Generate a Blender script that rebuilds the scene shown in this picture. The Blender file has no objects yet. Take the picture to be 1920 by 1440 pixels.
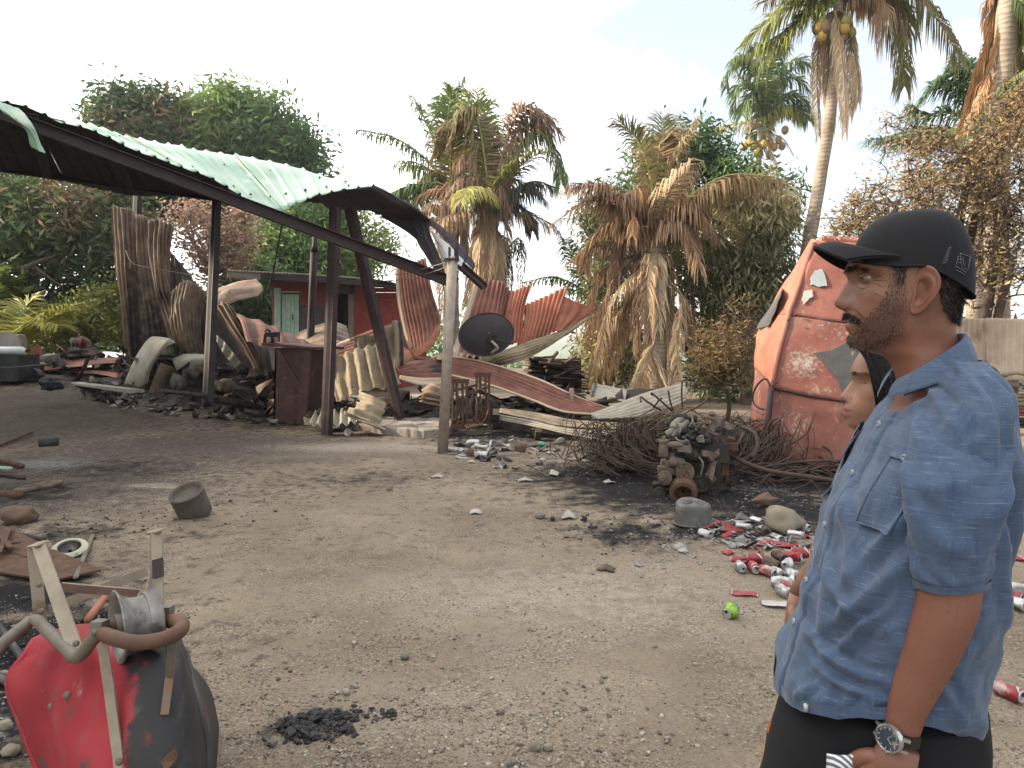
import bpy,math,random
import numpy as np
from mathutils import Vector,Matrix,noise as mnoise

R=math.radians
rng=np.random.default_rng(7)
random.seed(7)
SC=bpy.context.scene
COL=SC.collection

# ------------------------------------------------------------------ camera
FPX,CX,CY,CAMH,PITCH=1386.0,960.0,720.0,1.5,R(3.3)
cam_d=bpy.data.cameras.new('camera')
cam_d.sensor_width=36.0
cam_d.lens=36.0*FPX/1920.0
cam_d.clip_start,cam_d.clip_end=0.05,6000
cam=bpy.data.objects.new('camera',cam_d)
COL.objects.link(cam)
cam.location=(0,0,CAMH)
cam.rotation_euler=(R(90) -PITCH,0,0)
SC.camera=cam

# ------------------------------------------------------------------ sky, sun, exposure
SUN_AZ,SUN_EL=R(-84),R(25)          # azimuth from +Y towards +X; elevation
world=bpy.data.worlds.new('World')
SC.world=world
world.use_nodes=True
wn,wl=world.node_tree.nodes,world.node_tree.links
wn.clear()
wo=wn.new('ShaderNodeOutputWorld')
sky=wn.new('ShaderNodeTexSky');sky.sky_type='NISHITA';sky.sun_disc=False
sky.sun_elevation=SUN_EL;sky.sun_rotation=SUN_AZ
sky.air_density=1.0;sky.dust_density=2.0;sky.ozone_density=0.4
bg1=wn.new('ShaderNodeBackground');bg1.inputs['Strength'].default_value=0.085
wl.new(sky.outputs[0],bg1.inputs['Color'])
bg2=wn.new('ShaderNodeBackground');bg2.inputs['Color'].default_value=(1.0,0.985,0.96,1)
bg2.inputs['Strength'].default_value=1.6
tc=wn.new('ShaderNodeTexCoord')
mp=wn.new('ShaderNodeMapping');mp.inputs['Scale'].default_value=(1.2,1.2,3.0)
mp.inputs['Location'].default_value=(1.15,0.6,0.2)
cn=wn.new('ShaderNodeTexNoise');cn.inputs['Scale'].default_value=1.7
cn.inputs['Detail'].default_value=7;cn.inputs['Roughness'].default_value=0.55
cr=wn.new('ShaderNodeValToRGB')
cr.color_ramp.elements[0].position=0.41;cr.color_ramp.elements[0].color=(0.12,0.12,0.12,1)
cr.color_ramp.elements[1].position=0.74;cr.color_ramp.elements[1].color=(0.92,0.92,0.92,1)
mxs=wn.new('ShaderNodeMixShader')
wl.new(tc.outputs['Generated'],mp.inputs[0]);wl.new(mp.outputs[0],cn.inputs['Vector'])
dt=wn.new('ShaderNodeVectorMath');dt.operation='DOT_PRODUCT'      # thin cloud glares brighter towards the sun
dt.inputs[1].default_value=(math.sin(SUN_AZ)*math.cos(SUN_EL),math.cos(SUN_AZ)*math.cos(SUN_EL),math.sin(SUN_EL))
ma=wn.new('ShaderNodeMath');ma.operation='MULTIPLY_ADD';ma.inputs[1].default_value=0.20
wl.new(tc.outputs['Generated'],dt.inputs[0]);wl.new(dt.outputs['Value'],ma.inputs[0]);wl.new(cn.outputs['Fac'],ma.inputs[2]);wl.new(ma.outputs[0],cr.inputs[0]);wl.new(cr.outputs[0],mxs.inputs[0])
wl.new(bg1.outputs[0],mxs.inputs[1]);wl.new(bg2.outputs[0],mxs.inputs[2])
wl.new(mxs.outputs[0],wo.inputs['Surface'])

sun_d=bpy.data.lights.new('sun','SUN')
sun_d.energy=4.6;sun_d.angle=R(4);sun_d.color=(1.0,0.84,0.63)
sun=bpy.data.objects.new('sun',sun_d);COL.objects.link(sun)
sdir=Vector((math.sin(SUN_AZ)*math.cos(SUN_EL),math.cos(SUN_AZ)*math.cos(SUN_EL),math.sin(SUN_EL)))
sun.rotation_euler=sdir.to_track_quat('Z','Y').to_euler()
sun.location=(-10,5,20)

SC.view_settings.view_transform='Standard'
SC.view_settings.look='None'
SC.view_settings.gamma=1.0
SC.view_settings.exposure=1.42
SC.view_settings.use_curve_mapping=False
SC.cycles.max_bounces=6
SC.cycles.transparent_max_bounces=6
SC.cycles.use_denoising=True

# ------------------------------------------------------------------ survey: pixel + distance -> point of the place
cP,sP=math.cos(PITCH),math.sin(PITCH)
def P(px,py,d):
    x=(px -CX)/FPX;y=(CY -py)/FPX
    dy=cP+y*sP;dz=-sP+y*cP
    t=d/dy
    return np.array([x*t,d,CAMH+dz*t])
def G(px,py,z=0.0):
    x=(px -CX)/FPX;y=(CY -py)/FPX
    dy=cP+y*sP;dz=-sP+y*cP
    t=(z -CAMH)/dz
    return np.array([x*t,dy*t,z])
def PL(lst): return [P(*a) for a in lst]

# ------------------------------------------------------------------ value noise (numpy)
_perm=rng.random((64,64))
def vnoise(x,y):
    xi=np.floor(x).astype(int);yi=np.floor(y).astype(int)
    fx=x -xi;fy=y -yi
    fx=fx*fx*(3 -2*fx);fy=fy*fy*(3 -2*fy)
    a=_perm[xi % 64,yi % 64];b=_perm[(xi+1) % 64,yi % 64]
    c=_perm[xi % 64,(yi+1) % 64];d=_perm[(xi+1) % 64,(yi+1) % 64]
    return (a*(1 -fx)+b*fx)*(1 -fy)+(c*(1 -fx)+d*fx)*fy
def fbm(x,y,o=4):
    s=0;a=0.5
    for i in range(o):
        s=s+a*vnoise(x*2**i+17*i,y*2**i+5*i);a *= 0.5
    return s

# ------------------------------------------------------------------ materials
def srgb(r,g,b):
    f=lambda c: (c/255/12.92) if c/255 <= 0.04045 else ((c/255+0.055)/1.055)**2.4
    return (f(r),f(g),f(b))
MATS={}
class NT:
    def __init__(s,name):
        s.m=bpy.data.materials.new(name);s.m.use_nodes=True
        s.n=s.m.node_tree.nodes;s.l=s.m.node_tree.links
        s.b=s.n['Principled BSDF'];s.out=s.n['Material Output']
    def new(s,t): return s.n.new('ShaderNode'+t)
    def link(s,a,b): s.l.new(a,b)
    def coord(s,kind='Object',scale=(1,1,1),rand=True):
        if kind.startswith('attr:'):
            a=s.new('Attribute');a.attribute_name=kind[5:];o=a.outputs['Vector']
        elif kind == 'World':
            g=s.new('NewGeometry');o=g.outputs['Position']
        else:
            t=s.new('TexCoord');o=t.outputs[kind]
        if tuple(scale) != (1,1,1):
            v=s.new('VectorMath');v.operation='MULTIPLY';v.inputs[1].default_value=scale
            s.link(o,v.inputs[0]);o=v.outputs[0]
        if rand:
            oi=s.new('ObjectInfo');m=s.new('VectorMath');m.operation='ADD'
            k=s.new('VectorMath');k.operation='SCALE';k.inputs['Scale'].default_value=37.0
            s.link(oi.outputs['Random'],k.inputs[0]);s.link(o,m.inputs[0]);s.link(k.outputs[0],m.inputs[1]);o=m.outputs[0]
        return o
    def noise(s,co,scale,detail=6,rough=0.6,dist=0.0):
        t=s.new('TexNoise');t.inputs['Scale'].default_value=scale;t.inputs['Detail'].default_value=detail
        t.inputs['Roughness'].default_value=rough;t.inputs['Distortion'].default_value=dist
        s.link(co,t.inputs['Vector']);return t.outputs['Fac']
    def ramp(s,fac,stops,interp='LINEAR'):
        r=s.new('ValToRGB');r.color_ramp.interpolation=interp
        e=r.color_ramp.elements
        while len(e) < len(stops): e.new(0.5)
        for k,(p,c) in enumerate(stops):
            e[k].position=p;e[k].color=(*c,1) if len(c) == 3 else c
        s.link(fac,r.inputs[0]);return r.outputs[0]
    def mask(s,fac,lo,hi):
        m=s.new('MapRange');m.inputs['From Min'].default_value=lo;m.inputs['From Max'].default_value=hi
        m.interpolation_type='SMOOTHSTEP'
        s.link(fac,m.inputs['Value']);return m.outputs[0]
    def math(s,op,a,b=None):
        m=s.new('Math');m.operation=op;m.use_clamp=False
        for i,v in enumerate((a,b)):
            if v is None: continue
            if hasattr(v,'links'): s.link(v,m.inputs[i])
            else: m.inputs[i].default_value=v
        return m.outputs[0]
    def mix(s,fac,a,b,mode='MIX'):
        m=s.new('Mix');m.data_type='RGBA';m.blend_type=mode
        for sock,v in ((m.inputs['Factor'],fac),(m.inputs['A'],a),(m.inputs['B'],b)):
            pass
        ins=[i for i in m.inputs if i.enabled]
        for sock,v in zip((m.inputs[0],m.inputs[6],m.inputs[7]),(fac,a,b)):
            if hasattr(v,'links'): s.link(v,sock)
            elif isinstance(v,(int,float)): sock.default_value=v
            else: sock.default_value=(*v,1) if len(v) == 3 else v
        return m.outputs[2]
    def attr(s,name,out='Fac'):
        a=s.new('Attribute');a.attribute_name=name;return a.outputs[out]
    def bump(s,h,strength,dist=0.01,prev=None):
        b=s.new('Bump');b.inputs['Strength'].default_value=strength;b.inputs['Distance'].default_value=dist
        s.link(h,b.inputs['Height'])
        if prev is not None: s.link(prev,b.inputs['Normal'])
        return b.outputs[0]
    def finish(s,col,rough=0.8,metal=0.0,normal=None,spec=0.3):
        if hasattr(col,'links'): s.link(col,s.b.inputs['Base Color'])
        else: s.b.inputs['Base Color'].default_value=(*col,1)
        if hasattr(rough,'links'): s.link(rough,s.b.inputs['Roughness'])
        else: s.b.inputs['Roughness'].default_value=rough
        s.b.inputs['Metallic'].default_value=metal
        s.b.inputs['Specular IOR Level'].default_value=spec
        if normal is not None: s.link(normal,s.b.inputs['Normal'])
        MATS[s.m.name]=s.m
        return s.m

def worn(name,stops,scale=4,rough=0.8,metal=0.0,over=(),bump=0.25,bscale=60,spec=0.3,stretch=(1,1,1),coord='Object',bdist=0.004):
    """noise-toned base with worn / sooty / dusty overlays: over = [(scale, lo, hi, colour, stretch)]"""
    t=NT(name)
    co=t.coord(coord,stretch)
    c=t.ramp(t.noise(co,scale,7,0.65),stops)
    for o in over:
        sc,lo,hi,colr=o[:4]
        if isinstance(sc,str):                     # attribute mask broken up by noise
            a=t.attr(sc)
            nz=t.noise(t.coord(coord),o[4] if len(o) > 4 else 6,6,0.65)
            f=t.math('ADD',a,t.math('MULTIPLY',t.math('SUBTRACT',nz,0.5),o[5] if len(o) > 5 else 0.8))
        else:
            f=t.noise(t.coord(coord,o[4] if len(o) > 4 else (1,1,1)),sc,8,0.62)
        c=t.mix(t.mask(f,lo,hi),c,colr)
    nb=t.noise(t.coord(coord),bscale,5,0.6)
    return t.finish(c,rough,metal,t.bump(nb,bump,bdist),spec)

# ------------------------------------------------------------------ mesh building
ORG={}
def tag(o,label=None,cat=None,group=None,kind=None):
    if label: o['label']=label
    if cat: o['category']=cat
    if group: o['group']=group
    if kind: o['kind']=kind
    return o
def empty(name,loc,label=None,cat=None,group=None):
    o=bpy.data.objects.new(name,None);COL.objects.link(o)
    o.location=tuple(float(v) for v in loc);o.empty_display_size=0.1
    ORG[o.name]=np.array(loc,float)
    return tag(o,label,cat,group)

class MB:
    """collects shapes in place coordinates; build() links ONE mesh object"""
    def __init__(s): s.v=[];s.f=[];s.mi=[];s.n=0;s.at={}
    def add(s,v,f,mi=0):
        v=np.asarray(v,float).reshape(-1,3);k=s.n
        s.v.append(v);s.n += len(v)
        for q in f: s.f.append(tuple(int(i)+k for i in q));s.mi.append(mi)
        return s
    def box(s,c,size,rot=None,mi=0,jit=0.0):
        hx,hy,hz=[q/2 for q in size]
        v=np.array([[x,y,z] for x in (-hx,hx) for y in (-hy,hy) for z in (-hz,hz)])
        if jit: v=v+rng.normal(0,jit,v.shape)
        if rot is not None: v=v @ np.array(rot).T
        s.add(v+np.array(c),[(0,1,3,2),(4,6,7,5),(0,4,5,1),(2,3,7,6),(0,2,6,4),(1,5,7,3)],mi);return s
    def bar(s,a,b,w,h,up=(0,0,1),mi=0,jit=0.0):
        a=np.array(a,float);b=np.array(b,float);d=b -a;L=np.linalg.norm(d);d /= L
        u=np.array(up,float);sd=np.cross(d,u)
        if np.linalg.norm(sd) < 1e-4: sd=np.cross(d,(1,0,0))
        sd /= np.linalg.norm(sd);u=np.cross(sd,d)
        return s.box((a+b)/2,(L,w,h),np.stack([d,sd,u],1),mi,jit)
    def prism(s,poly,dirv,mi=0):
        """planar polygon (points) extruded along dirv"""
        p=np.array(poly,float);n=len(p);q=p+np.array(dirv,float)
        s.add(np.vstack([p,q]),[tuple(range(n))[::-1],tuple(range(n,2*n))]+[(i,(i+1) % n,n+(i+1) % n,n+i) for i in range(n)],mi);return s
    def tube(s,pts,r,n=8,cap=True,mi=0,flat=None,closed=False):
        p=np.array(pts,float);m=len(p)
        r=np.full(m,r,float) if np.isscalar(r) else np.array(r,float)
        if closed: t=np.roll(p,-1,0) -np.roll(p,1,0)
        else: t=np.gradient(p,axis=0)
        t /= np.linalg.norm(t,axis=1)[:,None]+1e-12
        ref=np.array([0,0,1.0]) if abs(t[0][2]) < 0.9 else np.array([1.0,0,0])
        a=np.cross(t[0],ref);a /= np.linalg.norm(a)
        ang=np.linspace(0,2*math.pi,n,endpoint=False)
        vs=[]
        for i in range(m):
            a=a -t[i]*np.dot(a,t[i]);a /= np.linalg.norm(a)+1e-12
            b=np.cross(t[i],a)
            k=1.0 if flat is None else flat
            vs.append(p[i]+r[i]*(np.cos(ang)[:,None]*a+k*np.sin(ang)[:,None]*b))
        f=[]
        for i in range(m if closed else m -1):
            for j in range(n):
                i2=(i+1) % m
                f.append((i*n+j,i*n+(j+1) % n,i2*n+(j+1) % n,i2*n+j))
        if cap and not closed:
            f.append(tuple(range(n))[::-1]);f.append(tuple((m -1)*n+j for j in range(n)))
        s.add(np.vstack(vs),f,mi);return s
    def lathe(s,prof,org,axis=(0,0,1),n=20,mi=0,ref=None):
        """prof: [(radius, height)] round an axis"""
        ax=np.array(axis,float);ax /= np.linalg.norm(ax)
        rf=np.array(ref if ref is not None else ((0,0,1) if abs(ax[2]) < 0.9 else (1,0,0)),float)
        a=np.cross(ax,rf);a /= np.linalg.norm(a);b=np.cross(ax,a)
        ang=np.linspace(0,2*math.pi,n,endpoint=False)
        v=[np.array(org)+h*ax+r*(np.cos(ang)[:,None]*a+np.sin(ang)[:,None]*b) for r,h in prof]
        f=[(i*n+j,i*n+(j+1) % n,(i+1)*n+(j+1) % n,(i+1)*n+j) for i in range(len(prof) -1) for j in range(n)]
        s.add(np.vstack(v),f,mi);return s
    def grid(s,g,mi=0,wrap=False):
        g=np.asarray(g,float);a,b=g.shape[:2]
        bb=b if wrap else b -1
        f=[(i*b+j,i*b+(j+1) % b,(i+1)*b+(j+1) % b,(i+1)*b+j) for i in range(a -1) for j in range(bb)]
        s.add(g.reshape(-1,3),f,mi);return s
    def blob(s,c,r,sub=2,jit=0.15,mi=0,rot=None,freq=1.6):
        v,f=ico(sub);r=np.array([r]*3 if np.isscalar(r) else r,float)
        off=rng.random(3)*50
        k=np.array([1+jit*2*mnoise.noise(Vector(tuple(q*freq+off))) for q in v])
        w=v*k[:,None]*r
        if rot is not None: w=w @ np.array(rot).T
        s.add(w+np.array(c),f,mi);return s
    def build(s,name,mats,parent=None,smooth=True,base=None,attrs=None,angle=None):
        v=np.vstack(s.v)
        if parent is not None: org=ORG[parent.name]
        else:
            org=np.array(base,float) if base is not None else np.array([(v[:,0].min()+v[:,0].max())/2,(v[:,1].min()+v[:,1].max())/2,v[:,2].min()])
        me=bpy.data.meshes.new(name)
        me.from_pydata((v -org).tolist(),[],s.f)
        if not isinstance(mats,(list,tuple)): mats=[mats]
        for m in mats: me.materials.append(MATS[m] if isinstance(m,str) else m)
        if len(mats) > 1: me.polygons.foreach_set('material_index',s.mi)
        if smooth: me.polygons.foreach_set('use_smooth',[True]*len(me.polygons))
        for k,a in (attrs or {}).items():
            a=np.asarray(a,float)
            if a.ndim == 1:
                at=me.attributes.new(k,'FLOAT','POINT');at.data.foreach_set('value',a.ravel())
            else:
                at=me.attributes.new(k,'FLOAT_VECTOR','POINT');at.data.foreach_set('vector',a.ravel())
        if smooth and angle is not None:
            try: me.set_sharp_from_angle(angle=R(angle))
            except Exception: pass
        me.update()
        o=bpy.data.objects.new(name,me);COL.objects.link(o)
        if parent is not None: o.parent=parent;o.location=(0,0,0)
        else: o.location=tuple(org)
        ORG[o.name]=org
        return o

_ico={}
def ico(sub):
    if sub in _ico: return _ico[sub]
    t=(1+5**0.5)/2
    v=[(-1,t,0),(1,t,0),(-1,-t,0),(1,-t,0),(0,-1,t),(0,1,t),(0,-1,-t),(0,1,-t),(t,0,-1),(t,0,1),(-t,0,-1),(-t,0,1)]
    f=[(0,11,5),(0,5,1),(0,1,7),(0,7,10),(0,10,11),(1,5,9),(5,11,4),(11,10,2),(10,7,6),(7,1,8),
         (3,9,4),(3,4,2),(3,2,6),(3,6,8),(3,8,9),(4,9,5),(2,4,11),(6,2,10),(8,6,7),(9,8,1)]
    v=[np.array(q)/np.linalg.norm(q) for q in v]
    for _ in range(sub -1):
        cache={};nf=[]
        def mid(a,b):
            k=(min(a,b),max(a,b))
            if k not in cache:
                m=v[a]+v[b];v.append(m/np.linalg.norm(m));cache[k]=len(v) -1
            return cache[k]
        for a,b,c in f:
            x,y,z=mid(a,b),mid(b,c),mid(c,a)
            nf += [(a,x,z),(b,y,x),(c,z,y),(x,y,z)]
        f=nf
    _ico[sub]=(np.array(v),f);return _ico[sub]

def fast_mesh(name,v,f,mats,parent=None,base=None,attrs=None,smooth=False,mi=None):
    """numpy-only mesh: v (N,3), f (M,k) with k = 3 or 4"""
    v=np.asarray(v,float);f=np.asarray(f,np.int32)
    org=ORG[parent.name] if parent is not None else (np.array(base,float) if base is not None else np.array([v[:,0].mean(),v[:,1].mean(),v[:,2].min()]))
    me=bpy.data.meshes.new(name)
    M,k=f.shape
    me.vertices.add(len(v));me.vertices.foreach_set('co',(v -org).ravel())
    me.loops.add(M*k);me.loops.foreach_set('vertex_index',f.ravel())
    me.polygons.add(M);me.polygons.foreach_set('loop_start',np.arange(0,M*k,k))
    try: me.polygons.foreach_set('loop_total',np.full(M,k))
    except Exception: pass
    if not isinstance(mats,(list,tuple)): mats=[mats]
    for m in mats: me.materials.append(MATS[m] if isinstance(m,str) else m)
    if mi is not None: me.polygons.foreach_set('material_index',mi)
    if smooth: me.polygons.foreach_set('use_smooth',np.ones(M,bool))
    for kk,a in (attrs or {}).items():
        at=me.attributes.new(kk,'FLOAT','POINT');at.data.foreach_set('value',np.asarray(a,float).ravel())
    me.update(calc_edges=True);me.validate()
    o=bpy.data.objects.new(name,me);COL.objects.link(o)
    if parent is not None: o.parent=parent
    else: o.location=tuple(org)
    ORG[o.name]=org
    return o

def catmull(P0,n):
    """resample the first axis of an array of control points to n samples"""
    P0=np.asarray(P0,float);m=len(P0)
    if m == 1: return np.repeat(P0,n,0)
    ext=np.concatenate([2*P0[:1] -P0[1:2],P0,2*P0[-1:] -P0[-2:-1]],0)
    t=np.linspace(0,m -1,n);i=np.minimum(np.floor(t).astype(int),m -2);f=(t -i)
    f=f.reshape((-1,)+(1,)*(P0.ndim -1))
    p0,p1,p2,p3=ext[i],ext[i+1],ext[i+2],ext[i+3]
    return 0.5*(2*p1+(p2 -p0)*f+(2*p0 -5*p1+4*p2 -p3)*f**2+(3*p1 -p0 -3*p2+p3)*f**3)
def curve(pts,n): return catmull(np.array(pts,float),n)

def dup(o,loc,rot=None,scale=None,label=None,group=None):
    """a copy of a thing with copies of its parts and sub-parts"""
    c=o.copy();COL.objects.link(c);c.location=tuple(loc)
    if rot is not None: c.rotation_euler=rot
    if scale is not None: c.scale=(scale,)*3 if np.isscalar(scale) else scale
    if label: c['label']=label
    if group: c['group']=group
    for ch in list(o.children):
        k=ch.copy();COL.objects.link(k);k.parent=c
        for g in list(ch.children):
            q=g.copy();COL.objects.link(q);q.parent=k
    return c
# ================================================================== GROUND
t=NT('dirt')
pos=t.coord('World',rand=False)
n1=t.noise(pos,0.9,8,0.62);n2=t.noise(pos,9,8,0.7);n3=t.noise(pos,70,5,0.7);n4=t.noise(pos,240,3,0.7)
c=t.ramp(n1,[(0.30,(0.136,0.104,0.075)),(0.5,(0.206,0.163,0.117)),(0.72,(0.272,0.219,0.157))])
c=t.mix(t.mask(n2,0.50,0.70),c,(0.114,0.086,0.064))
c=t.mix(t.mask(n2,0.40,0.26),c,(0.312,0.262,0.198))
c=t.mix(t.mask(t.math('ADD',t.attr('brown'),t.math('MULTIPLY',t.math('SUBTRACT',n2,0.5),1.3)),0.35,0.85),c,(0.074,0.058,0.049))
pale=t.math('ADD',t.attr('pale'),t.math('MULTIPLY',t.math('SUBTRACT',n2,0.5),1.2))
c=t.mix(t.mask(pale,0.3,0.8),c,(0.327,0.280,0.224))
grit=t.math('ADD',t.math('MULTIPLY',t.mask(t.noise(pos,2.3,5,.6),.36,.60),.65),.25)
speck=t.math('MULTIPLY',t.mask(n3,0.545,0.63),grit)
c=t.mix(speck,c,(0.362,0.322,0.261))
speck2=t.math('MULTIPLY',t.mask(n3,0.455,0.37),grit)
c=t.mix(speck2,c,(0.046,0.037,0.033))
chf=t.math('ADD',t.attr('char'),t.math('MULTIPLY',t.math('SUBTRACT',t.noise(pos,4.5,9,0.72),0.5),1.9))
c=t.mix(t.math('MULTIPLY',t.mask(t.noise(pos,26,6,.8),.56,.66),.55),c,(0.049,0.039,0.032))
c=t.mix(t.mask(chf,0.16,0.80),c,(0.016,0.015,0.015))
ash=t.math('ADD',t.attr('ash'),t.math('MULTIPLY',t.math('SUBTRACT',t.noise(pos,13,9,0.75),0.5),1.9))
c=t.mix(t.mask(ash,0.4,0.95),c,(0.174,0.166,0.163))
c=t.mix(t.mask(t.attr('far'),0.2,0.8),c,(0.098,0.122,0.060))
b=t.bump(n2,0.5,0.03);b=t.bump(n3,0.75,0.010,b);b=t.bump(n4,0.6,0.004,b)
t.finish(c,0.95,0,b,0.1)

def axis(a0,lo,hi,fine,grow,end0,end1):
    m=list(np.arange(lo,hi+1e-6,fine))
    s=fine;x=hi;up=[]
    while x < end1: s *= grow;x += s;up.append(min(x,end1))
    s=fine;x=lo;dn=[]
    while x > end0: s *= grow;x -= s;dn.append(max(x,end0))
    return np.array(dn[::-1]+m+up)
gx=axis(0,-6.5,5.5,0.05,1.09,-2400,2400)
gy=axis(0,1.6,10.5,0.05,1.07,-60,3000)
X,Y=np.meshgrid(gx,gy,indexing='ij')
def ground_h(x,y):
    x=np.asarray(x,float);y=np.asarray(y,float)
    near=np.clip((45 -np.hypot(x,y))/20,0,1)
    h=near*((fbm(x*0.5+9,y*0.5+3,3) -0.44)*0.10+(fbm(x*2.6+50,y*2.6+31,4) -0.47)*0.055)
    h=h+near*np.clip(fbm(x*7+11,y*7,3) -0.52,0,1)*0.07
    ss=lambda q: np.clip(q,0,1)**2*(3 -2*np.clip(q,0,1))
    h=h+near*.6*ss((-x -4)/5.5)*ss((y -10.5)/8)
    far=np.clip((np.hypot(x,y) -42)/50,0,1)
    return h -far**1.3*9.0
H=ground_h(X,Y)
def blobs(lst):
    s=np.zeros_like(X)
    for px,py,rx,ry,k in lst:
        g=G(px,py);e=((X -g[0])/rx)**2+((Y -g[1])/ry)**2
        s=np.maximum(s,k*np.exp(-e))
    return s
char=blobs([(1290,910,1.5,1.7,1.15),(1400,900,1.6,1.3,.95),(1180,1000,.55,.5,.75),(1090,890,1.1,1.2,.75),(950,815,1.7,1.9,.85),(1460,960,1.0,1.0,.95),(1350,1000,.6,.4,.9),
              (60,1220,.55,.65,1.2),(30,930,.8,.9,.6),(300,760,4,1.5,.8),(560,800,2.5,1.0,.55),(20,1120,.6,.4,1.0),(20,1330,.5,.6,1.0),(400,740,4.5,2.6,.95),(690,815,0.9,.35,.9),(640,770,2.2,2,.8),
              (150,1000,.5,.4,.6),(100,720,7,6,.7),(560,1365,.14,.11,.75),(640,1350,.13,.09,.6),(1180,800,2,2,.7),(1750,900,1.4,1.8,.6),(200,880,1.2,1.0,.5),
              (1600,900,1.2,1.2,.9),(620,900,1.6,.9,.38),(330,1000,.9,.5,.35)])
ash=blobs([(80,870,.9,.7,.8),(330,745,2.4,1.1,.8),(930,830,1.3,1.0,.6),(1420,915,.8,.6,.6),(1280,1040,.5,.3,.45),(460,850,1.6,1.2,.45),(880,800,.8,.8,.6),(1400,890,.9,.9,.5),(60,1330,.4,.5,.55),(600,1365,.16,.10,.5)])
brown=blobs([(60,900,3.0,3.5,.95),(350,840,4,3,.82),(500,780,5,3,.8),(-100,800,6,6,1.0),(850,880,2.5,1.0,.5),(180,820,3.2,2.4,.62),(420,930,2.0,1.1,.58),(200,1060,.9,.7,.6),(780,900,2.2,.8,.48),(1400,925,.5,.3,.8),(700,1010,1.4,.5,.42),(430,1200,.6,.5,.5),(60,740,6,4,.7)])  # left blobs put that ground's shade into a brown dirt tone
pale=blobs([(1080,1120,2.0,1.2,.55),(900,1330,1.6,.8,.45),(720,838,2.3,.75,.75),(300,912,.7,.22,.6),(1150,1080,1.3,.8,.38),(1000,1250,1.0,.5,.3),(1200,1350,.7,.4,.35),(560,855,1.5,.5,.4)])
far=np.clip((np.hypot(X,Y) -40)/14,0,1)
nxg,nyg=X.shape
I=np.arange(nxg*nyg).reshape(nxg,nyg)
F=np.stack([I[:-1,:-1],I[1:,:-1],I[1:,1:],I[:-1,1:]],-1).reshape(-1,4)
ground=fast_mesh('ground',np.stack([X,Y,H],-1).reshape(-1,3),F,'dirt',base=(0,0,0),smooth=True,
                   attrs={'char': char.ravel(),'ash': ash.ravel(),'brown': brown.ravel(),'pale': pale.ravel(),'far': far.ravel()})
tag(ground,'bare gravelly dirt yard stained with char and ash',kind='structure')
def GH(px,py,dz=0.0):
    """point of the ground seen at a pixel"""
    g=G(px,py);
    for _ in range(3): g=G(px,py,float(ground_h(g[0],g[1])))
    g[2] += dz;return g

# ------------------------------------------------------------------ loose gravel, char flakes, ash flakes (nobody could count them)
t=NT('gravel_stone');c=t.ramp(t.attr('tone'),[(0,(0.085,0.070,0.056)),(.25,(0.15,0.123,0.094)),(.6,(0.215,0.185,0.148)),(.88,(0.28,0.25,0.21)),(1,(0.37,0.345,0.30))])
c=t.mix(t.mask(t.noise(t.coord('World',rand=False),60,4),.55,.7),c,(0.15,0.12,0.093));t.finish(c,.9,0,None,.2)
worn('char_black',[(0.3,(0.010,0.010,0.011)),(0.7,(0.035,0.034,0.036))],30,0.75,over=[(60,0.62,0.75,(0.12,0.12,0.125))],bump=0.5,bscale=90)
worn('ash_grey',[(0.3,(0.09,0.088,0.085)),(0.7,(0.30,0.285,0.27))],20,0.9,bump=0.2)
def scatter_stones(name,n,place,size,mat,flat=(0.45,0.9),label=None,sink=0.25):
    base,fc=ico(1);fc=np.array(fc)
    pts=place(n);n=len(pts)
    s=size(n,pts)
    k=1+rng.normal(0,0.16,(n,12,1))
    v=base[None]*k*s[:,None,None]
    v[:,:,0] *= rng.uniform(0.8,1.5,(n,1));v[:,:,2] *= rng.uniform(*flat,(n,1))
    a=rng.uniform(0,6.28,n);ca,sa=np.cos(a)[:,None],np.sin(a)[:,None]
    x=v[:,:,0]*ca -v[:,:,1]*sa;y=v[:,:,0]*sa+v[:,:,1]*ca
    til=rng.normal(0,0.2,(n,1));z=v[:,:,2]+til*x
    v=np.stack([x+pts[:,0:1],y+pts[:,1:2],z+pts[:,2:3]+(s*(0.5 -sink))[:,None]],-1)
    f=(fc[None]+(np.arange(n)*12)[:,None,None]).reshape(-1,3)
    o=fast_mesh(name,v.reshape(-1,3),f,mat,base=(0,0,0),smooth=False,attrs={'tone': np.repeat(rng.random(n),12)})
    return tag(o,label,kind='stuff')
def on_screen(n,y0=760,y1=1520,x0=-250,x1=2150,pw=1.0,keep=None):
    px=rng.uniform(x0,x1,n);py=y0+(y1 -y0)*rng.random(n)**pw
    g=np.array([G(a,b) for a,b in zip(px,py)])
    if keep is not None: g=g[keep(g)]
    g[:,2]=ground_h(g[:,0],g[:,1]);return g
def clump(g): return rng.random(len(g)) < np.clip((fbm(g[:,0]*2.2+3,g[:,1]*2.2,3) -0.30)*3.2,0.12,1)
scatter_stones('gravel',38000,lambda n: on_screen(n,800,1560,pw=0.75,keep=clump),lambda n,p: np.clip(rng.lognormal(-5.95,0.48,n),0.0014,0.015),'gravel_stone',label='small pale gravel and pebbles loose over the dirt yard')
scatter_stones('pebbles',1900,lambda n: on_screen(n,1190,1560,350,1500,.8,keep=lambda g: rng.random(len(g)) < np.clip((fbm(g[:,0]*3+33,g[:,1]*3+9,3) -.36)*5,.05,1)),lambda n,p: np.clip(rng.lognormal(-5.1,0.4,n),.003,.016),'gravel_stone',label='pale rounded pebbles at the near edge of the yard')
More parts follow.
